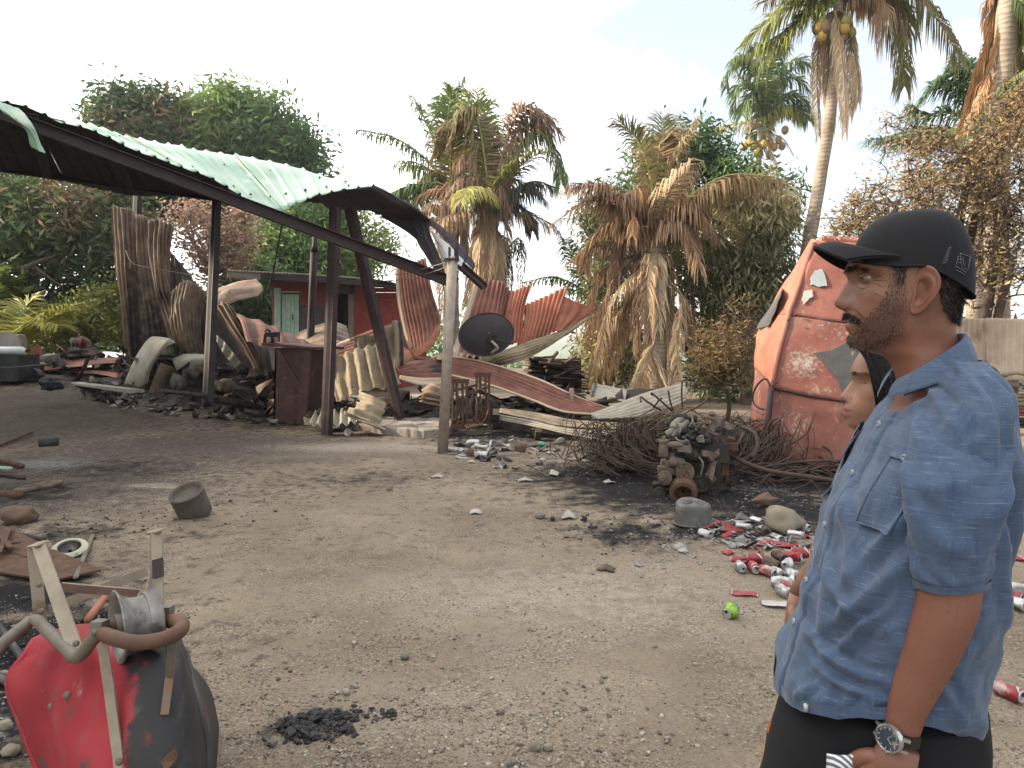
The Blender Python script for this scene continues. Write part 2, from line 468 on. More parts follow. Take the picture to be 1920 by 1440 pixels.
def near_px(lst):
    def f(n):
        w=np.array([q[4] for q in lst],float);k=rng.choice(len(lst),n,p=w/w.sum())
        L=np.array([q[:4] for q in lst],float)[k]
        g0=np.array([G(a,b) for a,b in L[:,:2]])
        g0[:,:2] += rng.normal(0,0.6,(n,2))*L[:,2:]
        g0[:,2]=ground_h(g0[:,0],g0[:,1]);return g0
    return f
scatter_stones('char_debris',4600,near_px([(1290,900,1.4,1.4,3),(1120,880,1.2,1.0,2),(950,820,1.6,1.4,2),(1460,960,1.0,.9,2),(60,1220,.5,.5,2),(20,1120,.6,.4,1),(400,745,4,2,3),(150,1000,.8,.5,1),(300,960,1.2,.5,.8),(640,780,2.4,1.6,1),(100,725,7,5,2),(1180,990,.7,.6,1.5),(1700,900,1.5,1.5,1)]),
               lambda n,p: np.clip(rng.lognormal(-5.2,0.6,n),0.002,0.04),'char_black',flat=(0.25,0.7),label='black crumbs of burnt wood scattered over the scorched ground')
scatter_stones('ash_flakes',2600,near_px([(950,830,1.6,1.4,3),(1300,1030,.8,.5,2),(1430,930,1.0,.8,2),(330,745,3,1.5,2),(80,870,.9,.7,1),(1120,880,1.2,.8,2),(50,1330,.4,.6,1),(1400,1000,.6,.4,2),(100,720,6,4,1)]),
               lambda n,p: np.clip(rng.lognormal(-4.9,0.5,n),0.003,0.03),'ash_grey',flat=(0.12,0.4),label='grey flakes of ash and burnt scraps on the scorched ground')

# small heap of charcoal in the foreground
mb=MB()
for k in range(250):
    cx_,cy_,sx_,sy_=((555,1366,20,9),(600,1350,24,12),(635,1368,18,9),(690,1340,34,8),(575,1384,20,7))[k % 5];px,py=rng.normal(cx_,sx_),rng.normal(cy_,sy_)
    g=GH(px,py);r=np.clip(rng.lognormal(-4.75,0.42),0.004,0.024)
    e=max(0,1 -((px -590)/70)**2 -((py -1362)/30)**2)
    mb.blob(g+[0,0,r*.4+e*0.02],(r*rng.uniform(.8,1.5),r*rng.uniform(.6,1),r*rng.uniform(.4,.8)),2,0.35,0,Matrix.Rotation(rng.uniform(0,6),3,'Z'),1.8)
tag(mb.build('charcoal_heap','char_black',smooth=False),'small heap of black charcoal lumps on the foreground gravel',kind='stuff')

# broken concrete floor edge by the leaning post
worn('concrete',[(0.3,(0.17,0.145,0.125)),(0.6,(0.27,0.24,0.205)),(0.8,(0.36,0.33,0.29))],5,0.92,over=[(3,0.52,0.68,(0.07,0.06,0.055)),(9,0.62,0.75,(0.20,0.13,0.095))],bump=0.5,bscale=25,bdist=0.01)
edge=[(700,812),(745,818),(790,822),(838,818),(850,806),(858,790),(900,768),(900,750),(600,755),(560,790),(620,800)]
ring=np.array([G(*e) for e in edge]);top=ring.copy();top[:,2]=0.13;ring[:,2]=-0.15
top2=catmull(np.vstack([top,top[:1]]),81)[:-1];bot2=catmull(np.vstack([ring,ring[:1]]),81)[:-1]
top2 += np.stack([rng.normal(0,.02,80),rng.normal(0,.02,80),rng.normal(0,.008,80)],1)
mb=MB();cen=top2.mean(0)
mb.add(np.vstack([top2,bot2,top2*.97+cen*.03+[0,0,.015],cen[None]+[0,0,.02]]),
       [(i,(i+1) % 80,80+(i+1) % 80,80+i) for i in range(80)]+[(160+i,160+(i+1) % 80,(i+1) % 80,i) for i in range(80)]+[(240,160+(i+1) % 80,160+i) for i in range(80)])
tag(mb.build('concrete_slab','concrete',smooth=False),'broken raised concrete floor edge beside the galvanised pipe post',kind='structure')

# far hills beyond the valley
worn('hill_green',[(0.3,(0.045,0.065,0.035)),(0.7,(0.10,0.125,0.06))],0.02,1.0,bump=0,coord='World')
for nm,d,zt,amp,sc in (('hills',700,14,8,0.005),('hills',1500,34,18,0.0022)):
    xs=np.linspace(-d*1.6,d*1.6,160)
    rows=[]
    for k in range(10):
        f=k/9
        z=-10.5+(zt+amp*(fbm(xs*sc+7,xs*0+d,4) -.4)*2)*math.sin(f*math.pi/2) -(0)
        rows.append(np.stack([xs,np.full_like(xs,d+f*d*.5),z],1))
    mb=MB();mb.grid(rows);tag(mb.build(nm,'hill_green'),'far wooded hills beyond the yard',kind='structure')
# ================================================================== BURNT SHEET METAL
SOOT=(0.022,0.019,0.018)
def sheet_mat(name,stops,over=(),rough=0.72,metal=0.0,scale=3.0,stretch=(1,1,1),spec=0.25):
    return worn(name,stops,scale,rough,metal,over,0.18,45,spec,stretch)
sheet_mat('rust_sheet',[(0.25,(0.085,0.040,0.034)),(0.48,(0.165,0.070,0.052)),(0.62,(0.225,0.100,0.070)),(0.8,(0.30,0.165,0.12))],
          [(2.2,0.60,0.74,(0.27,0.13,0.07)),(7,0.66,0.72,(0.34,0.27,0.20)),('soot',0.45,0.9,SOOT,5,.9),('cream',0.5,0.75,(0.44,0.36,0.26),7,.5)])
sheet_mat('rust_orange',[(0.25,(0.17,0.06,0.04)),(0.5,(0.29,0.105,0.065)),(0.75,(0.39,0.17,0.10))],
          [(2.6,0.58,0.72,(0.10,0.05,0.045)),(9,0.67,0.74,(0.5,0.36,0.22)),('soot',0.45,0.9,SOOT,5,.9),('cream',0.5,0.75,(0.44,0.36,0.26),7,.5)])
sheet_mat('cream_sheet',[(0.25,(0.15,0.115,0.072)),(0.5,(0.255,0.205,0.137)),(0.75,(0.355,0.30,0.21))],
          [(2.5,0.58,0.74,(0.20,0.13,0.085)),(26,0.62,0.66,(0.03,0.026,0.022),(1,1,.5)),('soot',0.5,0.85,SOOT,6,.9)])
sheet_mat('pale_sheet',[(0.25,(0.19,0.17,0.135)),(0.5,(0.31,0.285,0.23)),(0.75,(0.42,0.395,0.34))],
          [(2.0,0.58,0.74,(0.19,0.16,0.13)),('soot',0.5,0.85,SOOT,6,.9)])
sheet_mat('brown_sheet',[(0.25,(0.075,0.052,0.040)),(0.5,(0.15,0.102,0.072)),(0.75,(0.26,0.195,0.138))],
          [(3.5,0.55,0.72,(0.05,0.036,0.03),(1,1,.3)),(8,0.64,0.74,(0.40,0.34,0.26),(1,1,.2)),('soot',0.45,0.85,SOOT,5,.9)])
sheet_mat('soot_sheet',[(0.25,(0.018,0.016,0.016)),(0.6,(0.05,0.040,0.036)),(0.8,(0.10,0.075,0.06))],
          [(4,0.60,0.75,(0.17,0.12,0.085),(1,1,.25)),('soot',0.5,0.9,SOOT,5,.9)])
worn('mint_roof',[(0.25,(0.14,0.24,0.165)),(0.5,(0.20,0.32,0.23)),(0.75,(0.28,0.39,0.29))],2.0,0.42,0.0,
     [(1.3,0.55,0.70,(0.36,0.38,0.27)),(5,0.60,0.72,(0.36,0.26,0.19),(1,1,1)),(2.7,0.62,0.70,(0.44,0.49,0.46),(1,.4,1))],0.12,20,0.5)
worn('roof_underside',[(0.3,(0.014,0.012,0.015)),(0.7,(0.040,0.030,0.034))],4,0.8,0,[(9,0.66,0.75,(0.10,0.07,0.06))],0.2)  # near-black: shade under the roof put into the colour
worn('white_sheet',[(0.3,(0.62,0.63,0.62)),(0.7,(0.78,0.79,0.78))],3,0.6,0,[(6,0.62,0.72,(0.45,0.44,0.42))],0.1)

def resurf(grid,nu,nv):
    g=np.array([[P(q[0],q[1],q[2]+DD[0]) if isinstance(q,tuple) else q for q in row] for row in grid],float)
    g=catmull(g,nv)
    return np.swapaxes(catmull(np.swapaxes(g,0,1),nu),0,1)     # (nv, nu, 3)
def normals(g):
    du=np.gradient(g,axis=1);dv=np.gradient(g,axis=0)
    n=np.cross(du,dv);n /= np.linalg.norm(n,axis=2)[...,None]+1e-9
    return n
def sheet_geo(grid,waves=9,along='v',amp=0.014,dent=0.02,seed=0,trap=False,res=8,nv=None,crush=0.0,ragged=0.0):
    """waves ribs side by side across u (running along v), or across v when along == 'u'"""
    base=max(14,waves*res)
    nu,nn=(base,nv or 26) if along == 'v' else (nv or 40,base)
    g=resurf(grid,nu,nn)
    n=normals(g)
    U,V=np.meshgrid(np.linspace(0,1,nu),np.linspace(0,1,nn))
    w=U if along == 'v' else V;l=V if along == 'v' else U
    ph=w*waves+crush*(fbm(l*3+seed,w*2+seed,3) -.5)*2
    if trap:
        q=ph % 1.0;prof=np.clip(np.minimum(q,1 -q)/0.14,0,1);prof=1 -prof;prof=prof*1.6
    else: prof=np.sin(ph*2*math.pi)
    d=amp*prof*(1 -crush*.5*fbm(U*4+seed,V*4,3))+dent*(fbm(U*3+seed*3.1,V*3+seed,4) -.47)*2
    if ragged:
        inw=g[nn // 2:nn // 2+1,nu // 2:nu // 2+1] -g
        e=np.zeros_like(U);e[0]=1;e[-1]=1;e[:,0]=1;e[:,-1]=1
        g=g+inw*(e*ragged*rng.random(U.shape)**2)[...,None]
    return g+n*d[...,None],U,V
def sheet_mesh(name,g,U,V,mat,parent=None,soot=None,cream=None,back=None,thick=0.003):
    mb=MB();nn,nu=g.shape[:2]
    n=normals(g);h=g -n*thick
    a=nn*nu
    I=np.arange(a).reshape(nn,nu)
    f=np.stack([I[:-1,:-1],I[:-1,1:],I[1:,1:],I[1:,:-1]],-1).reshape(-1,4)
    rim=list(I[0])+list(I[1:,-1])+list(I[-1,::-1][1:])+list(I[::-1,0][1:-1])
    rim=np.array(rim);r2=np.roll(rim,-1)
    fr=np.stack([rim,rim+a,r2+a,r2],-1)
    F=np.vstack([f,f[:,::-1]+a,fr])
    so=np.zeros(a) if soot is None else np.asarray(soot(U,V),float).ravel()*np.ones(a)
    cr_=np.zeros(a) if cream is None else np.asarray(cream(U,V),float).ravel()*np.ones(a)
    mats=[mat,back] if back else [mat]
    mi=None
    if back:
        mi=np.zeros(len(F),np.int32);mi[len(f):2*len(f)]=1
    return fast_mesh(name,np.vstack([g.reshape(-1,3),h.reshape(-1,3)]),F,mats,parent,
                     base=None,attrs={'soot': np.tile(so,2),'cream': np.tile(cr_,2)},smooth=True,mi=mi)
_sk=[0];DD=[0.0]
def sheet(label,grid,mat='rust_sheet',waves=9,along='v',amp=0.014,dent=0.02,group='burnt corrugated iron sheets',soot=None,cream=None,back=None,name='corrugated_sheet',cat='metal sheet',**k):
    _sk[0] += 1
    g,U,V=sheet_geo(grid,waves,along,amp*1.5,dent,_sk[0]*1.7,**k)
    return tag(sheet_mesh(name,g,U,V,mat,None,soot,cream,back),label,cat,group)

DD[0]=2.3                                    # the tower stands on the rising ground at the back
# ---- the burnt tower of upright sheets, far left
sheet('tall pale-streaked corrugated sheet standing furthest left against the first black post',[[(207,388,15.6),(226,386,15.5),(250,391,15.6)],[(212,480,15.6),(232,478,15.4),(252,476,15.6)],[(226,590,15.4),(240,590,15.3),(256,588,15.5)],[(240,742,15.2),(254,742,15.1),(268,742,15.3)]],'brown_sheet',5,amp=.028,dent=.10,nv=40,ragged=.05,soot=lambda U,V: .25*(U > .5)+.15+.5*V)
sheet('narrow dark corrugated sheet standing right behind the pale-streaked left one',[[(240,405,15.9),(258,402,15.8),(276,408,15.9)],[(238,500,15.8),(262,498,15.6),(288,500,15.8)],[(250,600,15.5),(278,600,15.3),(305,600,15.5)],[(270,742,15.3),(300,742,15.1),(330,742,15.3)]],'brown_sheet',6,amp=.018,dent=.05,nv=40,soot=lambda U,V: V*.6+.35)
sheet('brown corrugated sheet with a squared top folded over the sooty sheets',[[(276,411,15.4),(302,412,15.3),(327,419,15.4)],[(276,470,15.4),(300,468,15.2),(318,476,15.4)],[(288,540,15.3),(305,538,15.1),(318,540,15.4)],[(300,590,15.3),(325,592,15.1),(350,590,15.3)],[(330,690,15.1),(365,692,14.9),(400,690,15.1)]],'brown_sheet',6,amp=.028,dent=.10,nv=44,ragged=.05,soot=lambda U,V: .75*np.exp(-((V -.6)/.25)**2) -.2*U)
sheet('broad black sooty sheet hanging in the middle of the burnt tower',[[(262,480,16.0),(300,470,15.9),(330,500,16.0)],[(255,580,15.9),(300,575,15.7),(340,590,15.9)],[(258,742,15.6),(310,742,15.4),(360,742,15.6)]],'soot_sheet',6,amp=.012,dent=.06,nv=30)
sheet('charred torn sheet leaning behind the tower with a jagged black upper edge',[[(318,468,16.4),(352,508,16.4),(382,548,16.4)],[(322,560,16.2),(360,580,16.1),(400,600,16.2)],[(330,700,16.0),(370,742,15.9),(440,742,16.0)]],'soot_sheet',5,amp=.012,dent=.07,ragged=.06)
sheet('tan sheet crumpled into sideways ripples left of the second black post',[[(322,548,15.0),(350,525,15.1),(388,548,15.0)],[(318,590,14.9),(345,580,14.8),(378,590,15.0)],[(330,640,14.8),(355,640,14.7),(380,645,14.9)],[(345,690,14.7),(372,695,14.6),(400,700,14.8)]],'brown_sheet',9,amp=.010,dent=.12,nv=30,soot=lambda U,V: .4+.3*V)
sheet('yellowish plate jutting right like a lid from behind the second black post',[[(388,548,16.6),(432,532,16.4),(481,522,16.4)],[(396,562,16.2),(440,546,16.0),(494,540,16.0)],[(404,582,16.0),(446,566,15.8),(486,555,15.8)]],'brown_sheet',2,'u',amp=.008,dent=.03,nv=26,cream=lambda U,V: .3+0*U,soot=lambda U,V: .5*(U > .75)*(V > .5),ragged=.03)
sheet('black-faced folded plate with a yellow upper edge left of the second black post',[[(348,574,16.0),(372,558,16.2),(396,545,16.5)],[(356,590,15.8),(378,586,15.9),(402,580,16.0)],[(378,640,15.8),(392,640,15.8),(410,636,15.9)]],'cream_sheet',2,amp=.006,dent=.05,nv=30,soot=lambda U,V: 1.3*(V > .10))
sheet('narrow curved grey-brown ribbed sheet sweeping down right of the second black post',[[(402,578,14.0),(418,566,14.1),(436,576,14.0)],[(424,610,13.9),(440,604,13.8),(456,612,13.9)],[(452,650,13.7),(466,648,13.6),(478,654,13.7)],[(478,695,13.5),(488,694,13.4),(498,704,13.5)]],'brown_sheet',4,amp=.018,dent=.02,nv=36)
sheet('large black sheet filling the gap behind the second black post',[[(380,560,14.9),(420,600,14.9),(450,630,15)],[(385,640,14.8),(430,650,14.7),(478,680,14.7)],[(390,740,14.5),(450,745,14.4),(505,745,14.3)]],'soot_sheet',4,amp=.01,dent=.05)
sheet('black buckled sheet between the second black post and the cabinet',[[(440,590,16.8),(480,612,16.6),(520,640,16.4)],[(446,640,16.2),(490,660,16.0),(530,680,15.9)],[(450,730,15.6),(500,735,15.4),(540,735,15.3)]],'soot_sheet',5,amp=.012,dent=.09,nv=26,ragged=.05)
sheet('bent brown sheet leaning against the middle of the burnt tower',[[(296,560,16.9),(320,590,16.6),(336,620,16.4)],[(330,610,16.6),(352,640,16.2),(366,664,16.0)],[(366,690,16.0),(384,712,15.7),(396,734,15.6)]],'brown_sheet',5,amp=.016,dent=.09,nv=26,ragged=.05,soot=lambda U,V: .3+.3*U)
sheet('dark sheet behind the cabinet beside the first square post',[[(500,640,16.0),(560,640,15.9),(625,660,15.8)],[(510,690,15.2),(570,690,15.1),(630,700,15.0)],[(520,760,14.6),(580,760,14.5),(635,765,14.4)]],'soot_sheet',6,amp=.012,dent=.06,nv=26)
sheet('short wavy grey edge of a sheet sloping behind the second black post',[[(392,618,14.4),(400,626,14.3)],[(420,640,14.2),(416,658,14.1)],[(452,680,14.0),(440,690,13.9)]],'pale_sheet',4,'u',amp=.02,dent=.03,nv=12,soot=lambda U,V: U*.6)
# curled pale plates at the tower's foot
sheet('pale cream metal plate curled over like a wave at the tower foot',[[(232,722,13.9),(262,728,13.7),(275,732,13.7)],[(244,690,13.9),(272,694,13.5),(284,692,13.5)],[(262,655,14.1),(296,655,13.5),(308,654,13.5)],[(285,631,14.5),(312,634,13.8),(330,642,13.8)],[(308,638,14.9),(330,645,14.2),(336,656,14.2)],[(300,665,15.0),(322,668,14.4),(330,672,14.4)]],'pale_sheet',1,amp=.0,dent=.03,nv=40,name='curled_plate',cat='metal plate',group='burnt metal plates',soot=lambda U,V: .38+.35*(V > .7))
sheet('smaller cream plate lying bent beside the curled pale one',[[(322,672,13.6),(350,662,13.8),(385,664,13.8)],[(330,692,13.4),(355,680,13.4),(388,676,13.5)],[(345,718,13.6),(370,742,13.7),(392,700,13.7)]],'pale_sheet',1,amp=0,dent=.05,nv=20,name='bent_plate',cat='metal plate',group='burnt metal plates',soot=lambda U,V: V*.8+.15)
sheet('grey sooty plate bowed like a tub beneath the cream plates',[[(300,690,13.9),(330,700,13.5),(370,700,13.8)],[(304,720,13.8),(332,725,13.4),(366,724,13.7)],[(310,742,13.8),(334,745,13.5),(362,744,13.7)]],'pale_sheet',1,amp=0,dent=.05,nv=20,name='bowed_plate',cat='metal plate',group='burnt metal plates',soot=lambda U,V: .6+V*.3)

DD[0]=0.0
# ---- fallen roof sheets in the middle
sheet('long maroon sheet sloping from the tower down to the rusty cabinet',[[(438,588,16.6),(450,600,15.6),(462,640,14.8)],[(500,606,16.6),(510,622,15.4),(515,655,14.6)],[(545,628,16.4),(555,645,15.2),(560,668,14.4)],[(585,648,16.2),(590,660,15.2),(592,690,14.4)]],'rust_sheet',5,'u',amp=.015,dent=.03,nv=36,soot=lambda U,V: .35+.3*U)
sheet('arched brown sheet with a pale rim in front of the mint door',[[(545,632,17.6),(580,615,17.4),(620,604,17.4),(650,612,17.6)],[(552,645,16.6),(588,630,16.4),(625,622,16.4),(655,630,16.6)],[(560,664,16.0),(592,655,15.8),(628,646,15.8),(660,650,16.0)]],'brown_sheet',4,'u',amp=.012,dent=.03,nv=40,soot=lambda U,V: .55 -.5*(V < .1))
sheet('purple-brown ribbed sheet fanning up behind the first square post',[[(560,668,15.6),(620,648,15.8),(690,622,16.2),(745,604,16.6)],[(568,690,15.0),(628,668,15.1),(700,646,15.4),(748,640,15.8)],[(580,710,14.4),(636,698,14.4),(700,676,14.6),(750,680,15.0)]],'rust_sheet',9,'u',amp=.018,dent=.03,nv=50,cream=lambda U,V: .8*(V < .12)*(U < .5))
sheet('small upright cream sheet behind the top edge of the big cream one',[[(664,631,14.2),(686,628,14.1),(706,630,14.2)],[(664,666,14.2),(688,664,14.1),(712,664,14.2)]],'cream_sheet',3,amp=.02,dent=.02,soot=lambda U,V: .6*(V < .1))
sheet('big cream corrugated sheet pocked with black spots between the two square posts',[[(620,672,13.6),(662,658,13.4),(705,646,13.5),(722,640,13.7)],[(620,712,13.2),(668,698,13.0),(712,688,13.1),(738,690,13.3)],[(630,753,12.9),(672,738,12.8),(722,725,12.9),(753,722,13.1)]],'cream_sheet',7,amp=.026,dent=.03,nv=34,soot=lambda U,V: .75*np.exp(-((U -.82)/.12)**2 -((V -.2)/.3)**2)+.45*np.exp(-((V -.7)/.2)**2)*(np.sin(U*44) > .2))
sheet('cream sheet folded upright with a sooty right flap behind the leaning post',[[(716,622,13.9),(730,612,13.9),(742,600,13.8),(752,606,14.3)],[(722,660,13.8),(734,655,13.7),(746,650,13.6),(756,645,14.2)],[(732,702,13.6),(738,698,13.5),(744,690,13.5),(758,682,14.1)]],'cream_sheet',3,amp=.018,dent=.03,nv=30,soot=lambda U,V: .9*np.exp(-((U -.85)/.1)**2))
sheet('small bent cream sheet lying lowest between the two square posts',[[(672,732,12.4),(700,742,12.2),(724,754,12.3)],[(672,756,12.1),(698,762,11.9),(720,772,12.0)],[(650,772,12.0),(688,784,11.7),(712,797,11.8)],[(645,778,12.0),(690,796,11.6),(724,808,11.6)]],'cream_sheet',5,'u',amp=.022,dent=.02,nv=26)
sheet('flattened grey sheet with a wavy front edge lying between cabinet and first square post',[[(578,796,12.3),(620,799,12.2),(668,792,12.3),(690,786,12.4)],[(590,772,13.2),(625,770,13.1),(665,766,13.1),(690,764,13.2)]],'pale_sheet',9,amp=.025,dent=.02,nv=16,soot=lambda U,V: .2+.5*V)
sheet('sooty tan sheet curving low behind the leaning post',[[(668,735,13.0),(700,728,13.1),(740,735,13.1)],[(690,752,12.7),(716,752,12.7),(738,752,12.8)],[(712,770,12.6),(726,768,12.6),(738,762,12.7)]],'brown_sheet',4,'u',amp=.02,dent=.03,nv=22,soot=lambda U,V: .5 -.3*V)
sheet('charred sheet with a pale lower lip lying between leaning post and pipe post',[[(742,687,14.0),(785,678,14.2),(832,668,14.5),(850,700,14.3)],[(750,700,13.6),(788,698,13.7),(830,696,13.8),(852,715,13.8)],[(748,712,13.3),(790,722,13.2),(825,722,13.3),(850,726,13.4)]],'rust_sheet',6,'u',amp=.016,dent=.02,nv=40,soot=lambda U,V: .95*np.exp(-((U -.62)/.3)**2 -((V -.45)/.3)**2),cream=lambda U,V: .9*(V > .72))
sheet('dark rust sheet wedged under the tall upright one',[[(748,645,15.4),(790,668,15.2),(812,672,15.1)],[(755,668,15.0),(785,676,14.8),(815,680,14.7)],[(750,686,14.6),(785,680,14.4),(820,672,14.3)]],'rust_sheet',6,'u',amp=.016,dent=.02,nv=30)
sheet('tall upright rust sheet with a pale left edge standing between leaning post and pipe post',[[(740,501,16.4),(768,494,16.2),(798,483,16.0)],[(744,560,16.3),(776,556,16.0),(812,550,15.8)],[(756,620,16.1),(788,618,15.8),(826,596,15.6)],[(768,658,15.9),(792,650,15.5),(824,618,15.3)]],'rust_sheet',10,amp=.020,dent=.02,nv=36,cream=lambda U,V: .95*(U < .11),soot=lambda U,V: 0*U)
sheet('folded rust flap turned up at the foot of the tall upright sheet',[[(824,610,15.2),(800,640,15.1),(768,660,15.0)],[(826,622,14.7),(806,652,14.6),(778,670,14.6)]],'rust_orange',5,'u',amp=.012,dent=.02,nv=22)
sheet('rust sheet at the dish with a broad pale left edge rising under the eave end',[[(888,525,15.4),(915,524,15.2),(942,528,15.1),(958,546,15.2)],[(870,590,15.2),(898,590,14.9),(930,592,14.8),(945,600,15.0)],[(850,650,15.0),(880,655,14.6),(920,660,14.5),(938,655,14.7)],[(842,668,14.6),(876,670,14.2),(915,672,14.1),(935,665,14.3)]],'rust_sheet',10,amp=.022,dent=.02,nv=40,cream=lambda U,V: .95*(U < .12),ragged=.02)
sheet('second rust sheet right of the dish with a slanted top corner',[[(957,548,15.1),(978,540,15.0),(999,531,15.0)],[(946,600,14.9),(965,592,14.7),(985,572,14.8)],[(944,648,14.6),(960,645,14.4),(978,640,14.5)]],'rust_orange',6,amp=.020,dent=.02,nv=30,soot=lambda U,V: .5*(V > .3)*(U < .35))
sheet('bright orange rust sheet rising to a sharp corner right of the dish',[[(984,572,14.9),(1020,556,14.6),(1066,536,14.5)],[(980,610,14.7),(1012,600,14.4),(1050,580,14.3)],[(968,648,14.5),(1000,640,14.2),(1036,624,14.2)]],'rust_orange',9,amp=.022,dent=.02,nv=34)
sheet('flat rust-red triangle of sheet pointing right beyond the dish sheets',[[(1056,554,14.4),(1082,566,14.5),(1120,579,14.8)],[(1046,590,14.3),(1070,592,14.4),(1095,598,14.6)],[(1036,624,14.2),(1050,621,14.2),(1068,615,14.4)]],'rust_orange',3,amp=.008,dent=.025,soot=lambda U,V: .3*(1 -V))
sheet('curved beige ribbed underside sweeping up from the dish foot to the right',[[(882,680,14.0),(935,660,14.0),(985,642,14.1),(1036,625,14.2),(1080,608,14.5),(1118,581,14.8)],[(905,684,13.8),(945,668,13.7),(985,658,13.8),(1030,640,14.0),(1072,618,14.3),(1110,590,14.7)],[(930,686,13.8),(958,682,13.6),(988,672,13.7),(1025,652,13.9),(1066,624,14.2),(1105,594,14.6)]],'cream_sheet',6,'u',amp=.018,dent=.02,nv=60,soot=lambda U,V: .35+.2*(V < .2))
sheet('pale flattened strip of sheet lying between the dish and the long rust sheet',[[(812,664,14.6),(850,660,14.6),(905,668,14.4)],[(820,676,14.1),(858,676,14.1),(915,682,14.0)]],'cream_sheet',3,'u',amp=.012,dent=.03,nv=30)
sheet('long maroon sheet with a cream upper lip sagging across the middle of the heap',[[(842,668,13.6),(900,676,13.5),(960,692,13.3),(1020,714,13.0),(1085,744,12.7),(1144,766,12.5)],[(842,686,13.2),(896,700,13.0),(950,718,12.8),(1012,742,12.5),(1070,762,12.3),(1130,772,12.2)],[(846,706,12.9),(890,716,12.7),(938,730,12.5),(1000,752,12.2),(1052,772,12.0),(1112,778,12.0)]],'rust_sheet',9,'u',amp=.020,dent=.02,nv=80,cream=lambda U,V: .95*(V < .09)+.9*(V > .93))
sheet('short bluish-white sheet lying behind the right end of the long maroon one',[[(1112,718,15.0),(1142,724,14.8),(1176,731,14.6)],[(1104,748,14.0),(1136,750,13.8),(1172,754,13.6)]],'pale_sheet',5,'u',amp=.016,dent=.02,soot=lambda U,V: .75*np.exp(-((U -.1)/.15)**2)+.5*(U > .85))
sheet('dark sheet half hidden behind the pale twisted one',[[(1170,732,15.0),(1200,730,14.8),(1236,728,14.7)],[(1168,754,14.2),(1196,750,14.0),(1232,745,13.9)]],'soot_sheet',3,'u',amp=.01,dent=.03)
sheet('cream flat strip of sheet under the pale twisted one',[[(1095,742,13.4),(1130,748,13.2),(1170,758,13.0)],[(1118,764,12.8),(1150,766,12.6),(1180,768,12.5)]],'cream_sheet',2,'u',amp=.01,dent=.03)
sheet('pale twisted sheet rising to the right above the wire heap',[[(1108,776,12.0),(1150,760,12.0),(1205,738,12.2),(1250,725,12.4),(1284,717,12.6)],[(1112,784,11.7),(1160,776,11.7),(1212,758,11.8),(1252,746,12.0),(1287,735,12.2)],[(1130,790,11.6),(1170,786,11.5),(1216,778,11.5),(1255,766,11.7),(1286,752,11.9)]],'pale_sheet',6,'u',amp=.018,dent=.02,nv=60,soot=lambda U,V: .6*(V > .8)+.6*np.exp(-(U/.08)**2))
sheet('upper half of the folded grey-tan sheet lying in front of the long maroon one',[[(938,766,12.2),(1000,772,12.0),(1070,786,11.7),(1165,793,11.4)],[(936,774,11.9),(996,786,11.6),(1060,800,11.3),(1160,806,11.1)]],'cream_sheet',3,'u',amp=.018,dent=.02,nv=60,soot=lambda U,V: .65*np.exp(-((U -.62)/.1)**2))
sheet('lower half of the folded grey-tan sheet nearest the yard',[[(934,776,11.8),(996,788,11.5),(1060,802,11.2),(1158,808,11.0)],[(940,788,11.7),(1000,800,11.4),(1062,814,11.1),(1140,830,10.9)]],'pale_sheet',3,'u',amp=.014,dent=.02,nv=60,soot=lambda U,V: .4*np.exp(-((U -.7)/.12)**2))
sheet('curled ribbed tan sheet low behind the pipe post',[[(793,727,12.2),(810,719,12.0),(828,725,11.9),(846,730,11.8)],[(790,742,11.9),(808,742,11.7),(828,746,11.7),(848,750,11.7)],[(788,754,11.9),(806,758,11.7),(826,762,11.7),(846,766,11.7)]],'brown_sheet',4,'u',amp=.024,dent=.02,nv=26,cream=lambda U,V: .3+0*U)

# dark rubble mounds added as the shade under the fallen sheets
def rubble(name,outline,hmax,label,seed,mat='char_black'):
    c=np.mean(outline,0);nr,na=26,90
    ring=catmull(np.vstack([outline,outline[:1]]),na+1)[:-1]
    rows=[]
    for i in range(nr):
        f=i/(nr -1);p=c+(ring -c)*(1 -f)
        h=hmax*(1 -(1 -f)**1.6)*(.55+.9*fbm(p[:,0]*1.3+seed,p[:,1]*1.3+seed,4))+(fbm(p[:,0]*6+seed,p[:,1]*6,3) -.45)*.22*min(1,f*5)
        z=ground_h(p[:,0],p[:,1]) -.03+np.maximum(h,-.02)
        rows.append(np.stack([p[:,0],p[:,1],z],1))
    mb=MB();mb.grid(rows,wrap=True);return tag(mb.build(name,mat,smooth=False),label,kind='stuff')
rub=lambda lst: np.array([[P(x,640,d)[0],d] for x,d in lst])
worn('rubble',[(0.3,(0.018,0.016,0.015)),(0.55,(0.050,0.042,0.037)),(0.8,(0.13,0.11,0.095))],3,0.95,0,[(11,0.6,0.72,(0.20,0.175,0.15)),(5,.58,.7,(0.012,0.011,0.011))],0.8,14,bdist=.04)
worn('burnt_timber_',[(0.3,(0.022,0.017,0.014)),(0.55,(0.065,0.048,0.037)),(0.8,(0.14,0.11,0.085))],7,0.9,0,(),0.5)
rubble('dark_rubble',rub([(590,12.9),(740,13.0),(850,12.6),(940,12.6),(1100,12.2),(1180,12.6),(1170,15.6),(900,16.4),(600,16.6),(480,15.5),(500,14.0)]),.42,'dark rubble mound added as the shade under the fallen sheets in the middle',3,'rubble')
rubble('dark_rubble',rub([(210,16.2),(300,15.0),(390,14.9),(500,14.2),(540,15.0),(460,18.0),(300,19.6),(200,18.6)]),.35,'dark rubble mound added as the shade at the foot of the sheet tower',21,'rubble')
rubble('dark_rubble',rub([(-60,18),(60,17.2),(150,17.8),(235,17.2),(240,20),(120,22),(-80,22)]),.30,'burnt rubble along the back of the yard at far left',33,'rubble')

